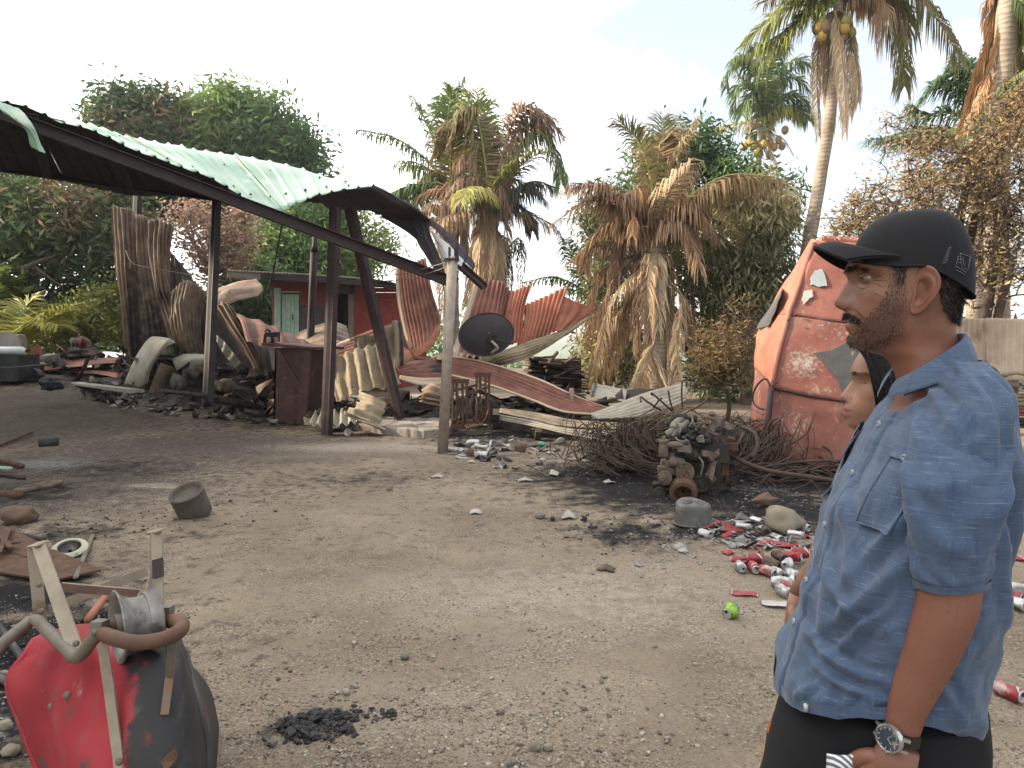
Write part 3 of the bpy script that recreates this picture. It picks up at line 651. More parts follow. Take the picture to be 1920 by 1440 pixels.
def scrap_heap(label,outline,n,h,mats,L=(.25,.9),seed=0):
    """crumpled burnt strips and slats thrown together"""
    V,F,M=[],[],[];k=0;lo,hi=outline.min(0),outline.max(0)
    while len(M) < n*5:
        p=rng.uniform(lo,hi);ins=False;m=len(outline)
        for i in range(m):
            (x1,y1),(x2,y2)=outline[i],outline[(i+1) % m]
            if (y1 > p[1]) != (y2 > p[1]) and p[0] < (x2 -x1)*(p[1] -y1)/(y2 -y1)+x1: ins=not ins
        if not ins: continue
        l=rng.uniform(*L);w=rng.uniform(.05,.30)*(1 if l > .5 else .6);a=rng.uniform(0,6.28);e=rng.normal(.1,.38);d=np.array([math.cos(a)*math.cos(e),math.sin(a)*math.cos(e),math.sin(e)])
        s_=np.cross(d,(rng.normal(0,.5),rng.normal(0,.5),1));s_ /= np.linalg.norm(s_);u=np.cross(s_,d);bend=rng.normal(0,.25)
        c=np.array([p[0],p[1],float(ground_h(p[0],p[1]))+rng.random()**1.6*h])
        for q in np.linspace(-.5,.5,6):
            tw=rng.normal(0,.12);o=c+d*l*q+u*bend*(q*q*4 -.4)*l
            V += [o -s_*w*.5+u*tw*w,o+s_*w*.5 -u*tw*w]
        mi=int(rng.integers(len(mats)))
        for q in range(5): F.append((k+q*2,k+q*2+1,k+q*2+3,k+q*2+2));M.append(mi)
        k += 12
    V=np.array(V);V[:,2]=np.maximum(V[:,2],ground_h(V[:,0],V[:,1])+.005)
    o=fast_mesh('burnt_scrap',V,np.array(F),mats,base=(0,0,0),attrs={'soot': np.full(len(V),.35),'cream': np.zeros(len(V))},mi=np.array(M,np.int32));sm=o.modifiers.new('thickness','SOLIDIFY');sm.thickness=.006
    return tag(o,label,kind='stuff')
scrap_heap('charred strips and slats heaped at the foot of the sheet tower',rub([(215,16.6),(300,15.4),(390,15.2),(520,14.3),(560,15.2),(470,17.8),(300,18.6),(215,18)]),230,.75,['soot_sheet','brown_sheet','burnt_timber_','soot_sheet'])
scrap_heap('charred strips lying under the fallen sheets in the middle',rub([(600,13.0),(740,13.2),(850,12.7),(940,12.7),(1100,12.3),(1170,12.7),(1160,15.2),(900,15.6),(600,15.8),(500,14.6)]),210,.45,['soot_sheet','brown_sheet','burnt_timber_','soot_sheet'])
scrap_heap('burnt slats and scraps along the back at far left',rub([(-60,17.8),(60,17.0),(150,17.6),(235,17.2),(240,20),(120,22),(-80,22)]),110,.4,['soot_sheet','brown_sheet','burnt_timber_'],(.3,1.4))
scrap_heap('small burnt scraps scattered before the sheet tower',rub([(150,14.6),(560,12.9),(575,13.6),(400,15.0),(160,16.6)]),120,.08,['soot_sheet','rubble','burnt_timber_','pale_sheet'],(.08,.35))
# ================================================================== BURNT OPEN SHED: sagging roof on steel posts
worn('burnt_steel',[(0.3,(0.018,0.011,0.013)),(0.55,(0.036,0.021,0.021)),(0.8,(0.062,0.037,0.034))],6,0.62,0,[(14,0.62,0.75,(0.02,0.017,0.018)),(40,0.70,0.76,(0.24,0.17,0.14))],0.2)
worn('black_steel',[(0.3,(0.012,0.010,0.011)),(0.7,(0.036,0.026,0.026))],6,0.7,0,[(30,0.66,0.74,(0.13,0.085,0.055))],0.25)
worn('galv_pipe',[(0.3,(0.20,0.16,0.125)),(0.6,(0.29,0.245,0.20)),(0.8,(0.36,0.32,0.27))],8,0.5,0.2,[(12,0.6,0.72,(0.17,0.095,0.06))],0.15)
worn('roof_lip',[(0.3,(0.020,0.018,0.020)),(0.7,(0.05,0.042,0.045))],6,0.7)

shed=empty('burnt_shed',G(500,800),'burnt open shed with a sagging pale green metal roof on dark steel posts','shed')
def roof_sheet(grid,waves,mat,back,name='roof_sheet',**k):
    k.setdefault('amp',.022)
    g,U,V=sheet_geo(grid,waves,'v',dent=k.pop('dent',.03),seed=rng.random()*20,trap=True,res=14,nv=30,**k)
    o=sheet_mesh(name,g,U,V,mat,shed,back=back);return o
# eave (near) -> ridge -> far edge, cut into the single sheets that lap over each other
near=[(-90,166,9.6),(0,190,9.8),(60,205,9.9),(120,234,10.0),(180,248,10.2),(230,273,10.3),(290,296,10.4),(340,315,10.5),(400,338,10.6),(450,366,10.7),(486,394,10.8),(530,398,11.0),(556,384,11.2),(600,366,11.4),(645,356,11.7),(700,350,12.0)]
ridge=[(-190,170,11.2),(-80,192,11.4),(-20,204,11.5),(40,213,11.6),(95,223,11.7),(140,233,11.8),(190,243,12.0),(235,257,12.1),(290,268,12.3),(340,277,12.5),(385,284,12.7),(440,292,12.9),(505,305,13.0),(568,320,13.1),(632,336,13.0),(702,350,12.6)]
farl=[(-90,300,14.6),(0,320,15.2),(60,330,15.6),(120,342,15.9),(180,355,16.2),(230,365,16.4),(290,368,16.5),(340,369,16.5),(400,370,16.5),(440,372,16.4),(480,376,16.2),(525,378,16.0),(560,380,15.6),(605,384,15.0),(650,389,14.2),(705,398,13.4)]
nP,rP,fP=[np.array(PL(q)) for q in (near,ridge,farl)]
for a,b in ((0,3),(3,5),(5,7),(7,9),(9,11),(11,13),(13,15)):
    lift=np.array([0,0,0.018*((a // 2) % 2)])
    cols=range(a,b+1)
    def row(A): return [A[i]+lift for i in cols]
    mid1=[nP[i]*.5+rP[i]*.5+lift for i in cols]
    mid2=[rP[i]*.5+fP[i]*.5+lift+[0,0,.12] for i in cols]
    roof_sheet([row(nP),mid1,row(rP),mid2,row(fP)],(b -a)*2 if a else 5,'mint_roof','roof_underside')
# the collapsed end: sheets that fold over and hang down
e1=[[(596,366,11.5),(645,357,11.7),(700,350,12.0),(702,351,12.4)],[(600,378,12.2),(655,374,12.2),(735,370,12.3),(742,372,12.6)],[(604,386,13.0),(660,388,12.9),(775,398,12.5),(803,408,12.8)],[(610,390,14.0),(690,396,13.6),(714,405,13.2),(806,424,12.8)]]
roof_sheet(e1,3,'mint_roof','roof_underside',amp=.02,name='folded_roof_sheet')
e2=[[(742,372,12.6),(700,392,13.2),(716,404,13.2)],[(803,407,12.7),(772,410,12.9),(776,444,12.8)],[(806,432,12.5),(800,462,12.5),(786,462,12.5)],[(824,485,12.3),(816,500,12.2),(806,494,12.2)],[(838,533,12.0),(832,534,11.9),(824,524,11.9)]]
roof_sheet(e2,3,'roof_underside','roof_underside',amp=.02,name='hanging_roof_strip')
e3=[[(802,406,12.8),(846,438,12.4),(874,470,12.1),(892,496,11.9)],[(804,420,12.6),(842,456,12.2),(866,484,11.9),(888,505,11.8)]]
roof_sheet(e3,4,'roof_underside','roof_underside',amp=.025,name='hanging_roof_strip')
e4=[[(806,430,12.9),(840,458,12.7),(872,488,12.5),(886,503,12.4)],[(818,460,12.8),(838,480,12.6),(866,498,12.5),(884,507,12.4)],[(832,494,12.7),(842,502,12.6),(860,508,12.5),(878,512,12.4)]]
roof_sheet(e4,2,'white_sheet','white_sheet',amp=.006,name='pale_roof_sheet')
# torn pale sheet hanging inside the roof, far left
e5=[[(-30,168,9.5),(4,190,9.5),(40,204,9.5)],[(0,205,9.4),(30,224,9.3),(60,232,9.3)],[(44,236,9.4),(58,250,9.3),(72,262,9.3)],[(60,276,9.4),(72,284,9.3),(84,288,9.3)]]
roof_sheet(e5,2,'mint_roof','mint_roof',amp=.01,name='torn_roof_sheet',ragged=.05)
# screws on the green sheets
def on_roof(i,f):
    j=int(i);k=i -j
    a=nP[j]*(1 -k)+nP[j+1]*k;b=rP[j]*(1 -k)+rP[j+1]*k
    return a*(1 -f)+b*f
first=None
for i in np.arange(5.4,14.6,0.8):
    for f in (.22,.72):
        p=on_roof(i,f)+[0,-.01,.024]
        if first is None:
            mb=MB();mb.lathe([(0,.018),(.012,.018),(.015,.0),(.026,-.01)],(0,0,0),n=8)
            first=mb.build('roof_screw','black_steel',base=(0,0,0));first.parent=shed;first.location=Vector(p) -shed.location
        else:
            c=first.copy();COL.objects.link(c);c.location=Vector(p) -shed.location

def chan(mb,a,b,w,h,th=0.012,face=(0,-1,0),mi=0):
    """lipped C channel from a to b: web + two flanges; opens along +face side"""
    a=np.array(a,float);b=np.array(b,float);d=(b -a)/np.linalg.norm(b -a)
    fz=np.array(face,float);fz -= d*fz.dot(d);fz /= np.linalg.norm(fz);sd=np.cross(d,fz)
    mb.bar(a,b,w,th,fz,mi)
    for q in (-1,1):
        off=sd*q*(w/2 -th/2)+fz*(h/2+th/2)
        mb.bar(a+off,b+off,th,h,fz,mi)
    return mb
# main beam, running from the near left down to the far right
mb=MB();chan(mb,P(-60,190,9.7),P(856,533,11.6),0.165,0.09,face=(0.2,-1,.1))
mb.build('main_beam','burnt_steel',shed,smooth=False)
mb=MB();chan(mb,P(-60,306,15.0),P(420,372,16.6),0.18,0.09,face=(0,-1,0));mb.build('rear_beam','black_steel',shed,smooth=False)
mb=MB();chan(mb,P(862,500,12.0),P(908,541,11.7),0.12,0.07,face=(0.5,-1,.5));mb.build('eave_purlin','burnt_steel',shed,smooth=False)
for a,b in (((250,362,16.4),(200,262,10.4)),((400,366,16.5),(420,350,10.8)),((90,335,15.5),(60,214,9.9))):
    mb=MB();chan(mb,P(*a),P(*b),0.14,0.06,face=(0,0,-1));mb.build('rafter','black_steel',shed,smooth=False)

def post(name,top,bot,w,mat,lab,boxed=True,foot=0.0,**k):
    mb=MB()
    a,b=np.array(top),np.array(bot)
    if boxed:
        hw=w/2
        chan(mb,a+[-hw*.5,0,0],b+[-hw*.5,0,0],w*.95,w*.45,face=(-.75,-.65,0)) if False else None
        # two faces at an angle: wide flange seen from the left, narrow web on the right
        chan(mb,a,b,w,w*.55,face=(.55,.83,0))
        chan(mb,a+[w*.42,.02,0],b+[w*.42,.02,0],w*.75,w*.4,face=(-.95,.3,0))
    o=mb.build(name,mat,shed,smooth=False)
    if lab: o['label']=lab
    return o
def gtop(px,py,d): return P(px,py,d)
post('steel_post',gtop(625,388,12.0),GH(608,816),.17,'burnt_steel','square steel post nearest the yard, upright')
post('leaning_post',gtop(652,390,12.4),P(746,786,12.6),.17,'burnt_steel','steel post leaning steeply out of plumb')
post('steel_post',gtop(402,366,16.4),GH(384,757),.20,'black_steel','blackened steel post behind')
post('steel_post',gtop(254,362,18.5),GH(240,712),.19,'black_steel','farthest blackened steel post')
mb=MB();mb.tube([P(532,400,11.2),P(520,470,11.6),P(505,545,12)],.012,5);mb.build('hanging_cable','black_steel',shed)

pole=empty('burnt_pole',G(587,720),'thin charred free-standing pole with a clamp between cabinet and red hut','pole')
pb=P(582,655,16.5);pb[2]=0
mb=MB();mb.tube([pb,P(582,640,16.5),P(586,540,16.5),P(589,470,16.5)],[.085,.085,.08,.08],10);mb.build('pole_shaft','black_steel',pole)
mb=MB();mb.tube([P(589,472,16.5),P(590,462,16.5),P(591,444,16.5)],[.10,.06,.055],10);mb.build('pole_clamp','black_steel',pole)

pp=empty('pipe_post',GH(830,847),'slim galvanised pipe post with a dark bracket on top standing on the floor edge','post')
pa,pbm=P(849,482,10.15),GH(829,850)
mb=MB();mb.tube([pbm -[0,0,.1],pbm*.5+pa*.5,pa],.072,14);mb.build('pipe','galv_pipe',pp)
mb=MB()
mb.box(P(843,476,10.15),(.025,.12,.17));mb.box(P(856,477,10.15),(.06,.12,.15));mb.box(P(849,487,10.15),(.17,.15,.035))
mb.tube([P(836,484,10.1),P(833,488,10.1),P(837,492,10.1)],.012,6)
mb.build('top_bracket','burnt_steel',pp,smooth=False)

# thin wires strung between posts
worn('wire',[(0.3,(0.10,0.075,0.055)),(0.7,(0.20,0.16,0.12))],5,0.6)
for lab,pts in (('sagging wire strung from the upright sheets to the second black post',[(236,470,15.8),(250,494,15.6),(300,505,15.4),(370,517,15.2)]),
                 ('taut wire running from the second black post to the red hut',[(390,488,15.8),(420,490,18),(470,494,21),(520,505,22)]),
                 ('thin wire strung from the leaning post to the pipe post',[(690,520,12.5),(760,512,12),(845,490,10.2)]),
                 ('thin lower wire strung between leaning post and pipe post',[(695,528,12.5),(770,522,12),(846,498,10.2)])):
    mb=MB();mb.tube(curve(PL(pts),16),.008,5);tag(mb.build('wire','wire'),lab,'wire','wires between the posts')

# ================================================================== RUSTY STEEL CABINET
worn('cabinet_rust',[(0.25,(0.040,0.020,0.019)),(0.5,(0.070,0.034,0.031)),(0.75,(0.11,0.062,0.053))],5,0.7,0,[(9,0.62,0.72,(0.20,0.13,0.10)),(2.5,0.6,0.75,(0.03,0.02,0.02))],0.35)
cab=empty('rusty_cabinet',GH(548,788),'rusty maroon steel cabinet with a diagonal brace standing by the first square post','cabinet')
d0=13.4
tl,tr,bl,br=P(516,652,d0),P(580,652,d0),P(512,786,d0),P(572,790,d0)
bl[2]=br[2]=0
back=np.array([.25,.62,0])
mb=MB();mb.prism([tl,tr,br,bl],back*.05);mb.build('front_panel','cabinet_rust',cab,smooth=False)
mb=MB();mb.prism([tl,bl,bl+back,tl+back],(.03,0,0));mb.build('side_panel','cabinet_rust',cab,smooth=False)
mb=MB();mb.prism([tr,br,br+back,tr+back],(-.03,0,0));mb.build('side_panel','cabinet_rust',cab,smooth=False)
mb=MB();mb.prism([tl+back,tr+back,br+back,bl+back],(0,-.03,0));mb.build('back_panel','cabinet_rust',cab,smooth=False)
mb=MB();mb.bar(P(519,655,d0 -.04),P(560,720,d0 -.04),.07,.05,(0,-1,0));mb.build('diagonal_brace','cabinet_rust',cab,smooth=False)
mb=MB();chan(mb,P(575,650,d0 -.10),np.array([*P(564,786,d0 -.10)[:2],0]),.16,.08,face=(0,1,0));mb.build('corner_channel','cabinet_rust',cab,smooth=False)
mb=MB();q=P(490,648,d0 -.15);w=P(588,656,d0 -.15)
mb.prism([q,w,w+back*1.4,q+back*1.4],(0,0,.05));mb.build('top_plate','cabinet_rust',cab,smooth=False)
blk=empty('burnt_fitting',P(512,646,13.5),'small burnt block-shaped fitting lying on top of the rusty cabinet','fitting')
mb=MB();mb.box(P(510,632,13.5),(.24,.22,.2),jit=.01);mb.build('fitting_body','black_steel',blk,smooth=False)
for px in (504,518):
    mb=MB();mb.box(P(px,637,13.35),(.06,.05,.09),jit=.005);mb.build('light_insert','cream_sheet',blk,smooth=False)
mb=MB();mb.tube([P(497,622,13.5),P(500,617,13.5),P(507,622,13.5)],.02,6);mb.build('fitting_handle','black_steel',blk)

# ================================================================== SATELLITE DISH (seen from its back)
worn('dish_black',[(0.3,(0.018,0.015,0.017)),(0.7,(0.034,0.028,0.030))],4,0.62,0,[(14,0.66,0.75,(0.08,0.055,0.045))],0.08)
dish=empty('satellite_dish',P(912,668,13.4),'burnt black satellite dish leaning on the rust sheets','satellite dish')
C=P(911,627,13.3)
ax=np.array([-.18,-1,.18]);ax /= np.linalg.norm(ax)
ux=np.cross(ax,(0,0,1));ux /= np.linalg.norm(ux);uz=np.cross(ux,ax)
def dish_pt(r,a,h): 
    ca,sa=math.cos(a),math.sin(a);tw=R(-8)
    X_,Z_=ca*.50*r,sa*.385*r
    return C+ux*(X_*math.cos(tw) -Z_*math.sin(tw))+uz*(X_*math.sin(tw)+Z_*math.cos(tw))+ax*h
N=44
rows=[[dish_pt(r,2*math.pi*j/N,.09*(1 -r*r)) for j in range(N)] for r in (0.001,.2,.4,.6,.8,.93,1.0)]
rows += [[dish_pt(r,2*math.pi*j/N,h) for j in range(N)] for r,h in ((1.025,.012),(1.025,-.03),(.99,-.03))]
rows += [[dish_pt(r,2*math.pi*j/N,.09*(1 -r*r) -.015) for j in range(N)] for r in (.98,.8,.6,.4,.2,.001)]
mb=MB();mb.grid(rows,wrap=True);mb.build('reflector','dish_black',dish)
c0=P(919,636,13.12)
mb=MB();mb.box(c0,(.13,.10,.13),jit=.01);mb.box(c0+[-.05,-.03,.03],(.05,.05,.06));mb.box(c0+[.05,-.02,.05],(.07,.04,.05),jit=.005);mb.build('mount_bracket','black_steel',dish,smooth=False)
mb=MB();mb.tube([P(922,640,13.05),P(931,649,12.9),P(934,652,12.9),P(926,659,12.95),P(921,662,13.0)],[.028,.028,.028,.026,.024],8);mb.build('mast_stub','galv_pipe',dish)
mb=MB();mb.tube([P(924,637,13.05),P(945,641,12.9),P(962,645,12.85)],.014,6);mb.tube([P(921,633,13.1),P(930,628,13.0)],.012,6);mb.build('feed_arm','black_steel',dish)
for px,py in ((917,624),(926,629)):
    mb=MB();mb.blob(P(px,py,13.18),.014,1,0);mb.build('bolt','galv_pipe',dish)

# ================================================================== CAST-IRON TREADLE STAND
worn('cast_rust',[(0.25,(0.035,0.018,0.013)),(0.5,(0.070,0.034,0.021)),(0.75,(0.12,0.062,0.036))],9,0.8,0,[(20,0.62,0.72,(0.055,0.03,0.024))],0.4)
worn('cast_dark',[(0.3,(0.045,0.026,0.020)),(0.7,(0.11,0.062,0.044))],9,0.8,0,(),0.4)
trd=empty('treadle_stand',GH(878,808),'rusty cast-iron sewing treadle stand with a spoked wheel beside the pipe post','treadle stand')
def frame(name,x0,x1,yt,yb,d,mat,tilt=0):
    mb=MB();s=(x1 -x0)/33
    A=lambda u,py: P(x0+(x1 -x0)*u,py,d)
    mb.bar(A(-.08,yt),A(1.08,yt+tilt),.07,.035,(0,-1,0))
    mb.bar(A(.0,yb -4),A(1,yb -4+tilt),.07,.05,(0,-1,0))
    for u in (.1,.34,.68,.92):
        a,b=A(u,yt),A(u+(.04 if u > .5 else -.02),yb -2)
        mb.tube([a,a*.7+b*.3,a*.5+b*.5,a*.3+b*.7,b],[.026,.020,.016,.020,.028],6)
    for u in (.22,.8):
        for k in (.15,.85): 
            py=yt+(yb -yt)*k;mb.bar(A(u -.13,py),A(u+.13,py),.03,.03,(0,-1,0))
    mb.bar(A(.0,yb -12),A(1.0,yb -12),.03,.03,(0,-1,0))
    for u in (0.02,.98): mb.tube([A(u,yb -3),A(u+(.12 if u > .5 else -.12),yb+2)],[.03,.03],6)
    return mb.build(name,mat,trd,smooth=False)
frame('leg_frame',846,877,714,803,11.6,'cast_rust',1)
frame('leg_frame',891,919,702,795,12.1,'cast_dark',0)
for a,b in (((849,733,11.6),(893,722,12.1)),((874,736,11.6),(917,726,12.1)),((850,795,11.6),(893,786,12.1)),((874,742,11.6),(893,735,12.1))): mb=MB();mb.bar(P(*a),P(*b),.022,.035);mb.build('cross_brace','cast_rust',trd,smooth=False)
wc=P(899,762,11.85);wa=np.array([.86,-.5,.05]);wa /= np.linalg.norm(wa)
w1=np.cross(wa,(0,0,1));w1 /= np.linalg.norm(w1);w2=np.cross(w1,wa)
cir=lambda r,n=28: [wc+w1*r*math.cos(2*math.pi*k/n)+w2*r*math.sin(2*math.pi*k/n) for k in range(n)]
mb=MB();mb.tube(cir(.27),.018,6,closed=True);mb.tube(cir(.055,10),.018,6,closed=True)
mb.build('flywheel_rim','cast_dark',trd)
for k in range(6):
    a=k*math.pi/3+.3;dvec=w1*math.cos(a)+w2*math.sin(a)
    pk=np.cross(wa,dvec)
    mb=MB();mb.tube([wc+dvec*.05,wc+dvec*.15+pk*.03,wc+dvec*.27],.010,5);mb.build('spoke','cast_dark',trd)
mb=MB()
ta,tb,tcc,td=P(876,803,11.3),P(905,796,11.5),P(893,786,11.9),P(868,792,11.8)
for q in (ta,tb,tcc,td): q[2]=max(q[2],.07)
for k in range(8):
    f=k/7;mb.bar(ta*(1 -f)+tb*f,td*(1 -f)+tcc*f,.014,.018);
for k in range(5):
    f=k/4;mb.bar(ta*(1 -f)+td*f,tb*(1 -f)+tcc*f,.014,.018)
mb.build('foot_plate','cast_rust',trd,smooth=False)
mb=MB();mb.tube([P(893,742,11.9),P(896,770,11.7),P(890,794,11.6)],.010,5);mb.tube([P(858,735,11.7),P(866,795,11.7)],.010,5);mb.build('pitman_rod','cast_dark',trd)
# ================================================================== RED HUT
def board_mat(name,c,dirt=(0.05,0.04,0.038),k=.62):
    lo=tuple(q*.72 for q in c);hi=tuple(min(1,q*1.25) for q in c)
    return worn(name,[(0.3,lo),(0.55,c),(0.8,hi)],4,0.85,0,[(2.2,k,k+.14,dirt),(30,0.66,0.74,tuple(q*.6 for q in c),(1,1,.15))],0.2)
board_mat('hut_red',(0.165,0.045,0.046),k=.58);board_mat('hut_red_bright',(0.215,0.043,0.036),k=.58);board_mat('hut_sooty',(0.080,0.052,0.055));board_mat('mint_paint',(0.33,0.43,0.34),(0.25,0.27,0.2),.68)
board_mat('grey_wood',(0.17,0.14,0.115));board_mat('dark_wood',(0.035,0.026,0.024));board_mat('tan_wood',(0.33,0.26,0.17))
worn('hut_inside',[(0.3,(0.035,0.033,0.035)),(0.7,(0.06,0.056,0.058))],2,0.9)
D1,D2=22.0,23.5
def HP(px,py,off=0.0):                       # a point of the hut's front wall, which runs away to the right
    k=(px -515)/230;return P(px,py,D1+(D2 -D1)*k -off)
hut=empty('red_hut',np.array([*HP(630,640)[:2],0]),'small red timber hut with a mint green door and a low iron roof','hut')
def quad(name,x0,y0,x1,y1,mat,off=0,th=.05,ysl=0.0,lab=None):
    mb=MB();p=[HP(x0,y0,off),HP(x1,y0+ysl*(x1 -x0),off),HP(x1,y1,off),HP(x0,y1,off)]
    mb.prism(p,(0,th,0));o=mb.build(name,mat,hut,smooth=False)
    if lab: o['label']=lab
    return o
SL=.10
quad('wall_panel',512,515,562,545,'hut_red',0,ysl=SL)
quad('wall_panel',562.5,520,628,573,'hut_red',0,ysl=SL)
quad('wall_panel',562.5,573.8,628,745,'hut_sooty',0,lab='scorched grey-purple lower wall panel')
quad('wall_panel',629,531,657,551,'hut_sooty',-.02)
for k in range(6):                              # planked right-hand wall
    y0=528+k*9;quad('wall_board',664,y0+2.5,750,y0+11,'hut_red_bright',.012*(k % 2),ysl=.08 if k == 0 else 0)
for k,x in enumerate(np.linspace(664,738,6)):
    quad('wall_board',x,584,x+14.4,745,'hut_red_bright',.012*(k % 2))
quad('door_post',514,540,525,745,'mint_paint',.06,.12)
quad('lintel',522,545.5,562,549,'tan_wood',.06)
door=empty('door',HP(542,640));door.parent=hut;door.location=Vector(HP(542,640)) -hut.location
for k in range(4):
    x=528.5+k*8.1;mb=MB();p=[HP(x,552,.01),HP(x+7.6,552,.01),HP(x+7.4,745,.01),HP(x,745,.01)]
    mb.prism(p,(0,.04,0));mb.build('plank','mint_paint',door,smooth=False)
mb=MB();mb.tube([HP(549,590,.03),HP(549,594,.08),HP(549,599,.03)],.015,6);mb.build('door_handle','black_steel',door)
quad('charred_post',653,552,663,745,'grey_wood',.05,.12)
quad('charred_post',657,528,664,552,'dark_wood',.05,.12)
# inside of the dark doorway, other walls
def raw(name,pts,dv,mat):
    mb=MB();mb.prism(pts,dv);return mb.build(name,mat,hut,smooth=False)
a0,a1=HP(512,700),HP(750,700);bk=np.array([.5,3.0,0])
for q in (a0,a1): q[2]=0
zt0,zt1=HP(512,514)[2],HP(750,536)[2]
U3=np.array([0,0,1.0])
raw('side_wall',[a0,a0+bk,a0+bk+U3*(zt0 -.2),a0+U3*zt0],(.06,0,0),'hut_red')
raw('side_wall',[a1,a1+bk,a1+bk+U3*(zt1 -.2),a1+U3*zt1],(-.06,0,0),'hut_red_bright')
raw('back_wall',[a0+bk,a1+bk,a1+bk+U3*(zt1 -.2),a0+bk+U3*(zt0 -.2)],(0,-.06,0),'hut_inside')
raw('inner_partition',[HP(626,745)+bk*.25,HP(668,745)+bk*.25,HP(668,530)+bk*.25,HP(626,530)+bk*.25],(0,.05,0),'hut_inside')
# roof: corrugated sheet whose wavy edge faces the yard, on a weathered fascia
g,U,V=sheet_geo([[HP(426,507,.9),HP(600,516,.9),HP(700,524,.9)],[HP(430,505)+bk,HP(600,514)+bk,HP(700,521)+bk]],60,'v',.022,.01,3,res=8,nv=6)
sheet_mesh('roof',g,U,V,'pale_sheet',hut,soot=lambda U,V: .55+0*U)
g,U,V=sheet_geo([[HP(690,521,1.0),HP(720,528,.9),HP(752,536,.8)],[HP(690,523)+bk,HP(720,524)+bk,HP(752,532)+bk]],12,'v',.022,.03,5,res=8,nv=6)
sheet_mesh('roof',g,U,V,'soot_sheet',hut)
mb=MB();mb.bar(HP(427,515,.85),HP(488,519,.85),.05,.16);mb.build('fascia_board','grey_wood',hut,smooth=False)
mb=MB();mb.bar(HP(488.5,518,.85),HP(700,531,.85),.05,.16);mb.build('fascia_board','dark_wood',hut,smooth=False)
mb=MB();mb.bar(HP(700,531,.8),HP(750,540,.7),.05,.10);mb.build('fascia_board','dark_wood',hut,smooth=False)
for x,y in ((500,517),(560,522),(640,528),(705,532)):
    mb=MB();mb.bar(HP(x,y,.9),HP(x,y -1)+bk*.9,.06,.14);mb.build('rafter','dark_wood',hut,smooth=False)

# ================================================================== BURNT STACK OF TIMBER
worn('burnt_timber',[(0.3,(0.030,0.022,0.018)),(0.55,(0.085,0.062,0.047)),(0.8,(0.17,0.135,0.105))],7,0.9,0,[(5,0.6,0.74,(0.02,0.017,0.016))],0.5)
stk=empty('timber_stack',np.array([*P(1030,740,16.5)[:2],0]),'charred stack of thin timber slats behind the long rust sheet','timber stack')
for k in range(19):
    py=668+k*4.4
    x=985+6*rng.random()
    while x < 1090 -max(0,6 -k)*6:
        w=rng.uniform(16,44);dd=16.5+rng.uniform(-.2,.25)
        if rng.random() < .86:
            mb=MB();mb.bar(P(x,py+rng.normal(0,.9),dd),P(min(x+w,1094),py+rng.normal(0,1.4)+.06*w,dd+rng.uniform(-.1,.3)),rng.uniform(.25,.5),rng.uniform(.022,.04),(0,0,1),jit=.006)
            mb.build('slat','burnt_timber',stk,smooth=False)
        x += w+rng.uniform(0,3)
mb=MB()
c0,c1=P(990,700,17.1),P(1088,700,17.1);mb.box(((c0+c1)/2)*[1,1,0]+[0,0,.55],(1.1,.7,1.1),jit=.03);mb.build('stack_core','burnt_timber',stk,smooth=False)
for a,b in (((1022,690,16.2),(1045,660,16.6)),((1000,672,16.2),(1040,668,16.4)),((1060,680,16.2),(1080,668,16.5)),((1040,706,16.2),(1075,690,16.3))):
    mb=MB();mb.bar(P(*a),P(*b),.06,.04,jit=.006);mb.build('loose_slat','burnt_timber',stk,smooth=False)
worn('cast_stone',[(0.3,(0.12,0.10,0.085)),(0.7,(0.25,0.22,0.19))],6,0.9,0,[(3,.55,.7,(0.05,0.04,0.035))],0.5)
mb=MB();mb.box(P(1088,745,15.2)*[1,1,0]+[0,0,.2],(.22,.3,.42),jit=.02)
tag(mb.build('concrete_block','cast_stone',smooth=False),'upright concrete block at the foot of the charred timber stack','block')

# ================================================================== BIG RED TANK
worn('tank_red',[(0.25,(0.130,0.045,0.036)),(0.5,(0.190,0.070,0.054)),(0.78,(0.245,0.11,0.087))],2.6,0.8,0,
     [(1.7,.50,.75,(0.235,0.125,0.10)),(4.5,.56,.70,(0.105,0.045,0.037),(1.6,1.6,.35)),(11,.60,.72,(0.27,0.19,0.15),(1,1,.4)),('flake',0.42,0.85,(0.27,0.25,0.22),26,2.2),('tan',0.42,0.9,(0.31,0.245,0.17),18,2.0),(5,0.66,0.74,(0.17,0.075,0.06)),(14,0.69,0.74,(0.50,0.42,0.33)),(40,0.68,0.73,(0.12,0.06,0.05))],0.3,30,0.3)
worn('lit_red_orange',[(0.25,(0.21,0.070,0.045)),(0.5,(0.29,0.11,0.07)),(0.8,(0.35,0.19,0.13))],2.6,0.7,0,[(3,0.62,0.75,(0.36,0.27,0.2)),(30,0.68,0.74,(0.14,0.07,0.05))],0.3)  # tank side's sunlit red put into colour; also block's and tube's own orange
worn('grey_patch',[(0.3,(0.045,0.046,0.048)),(0.7,(0.085,0.086,0.086))],4,0.7,0,[(7,0.64,0.74,(0.30,0.20,0.16))],0.2)
worn('blue_patch',[(0.3,(0.20,0.235,0.245)),(0.7,(0.27,0.30,0.305))],9,0.8,0,[(20,0.64,0.72,(0.42,0.13,0.09))],0.2)
worn('white_patch',[(0.3,(0.29,0.28,0.265)),(0.7,(0.37,0.355,0.33))],9,0.8,0,[(22,0.6,0.7,(0.42,0.13,0.09))],0.2)
tank=empty('red_tank',GH(1480,880),'big dented red painted metal tank with grey patches behind the two people','tank')
TD=8.7
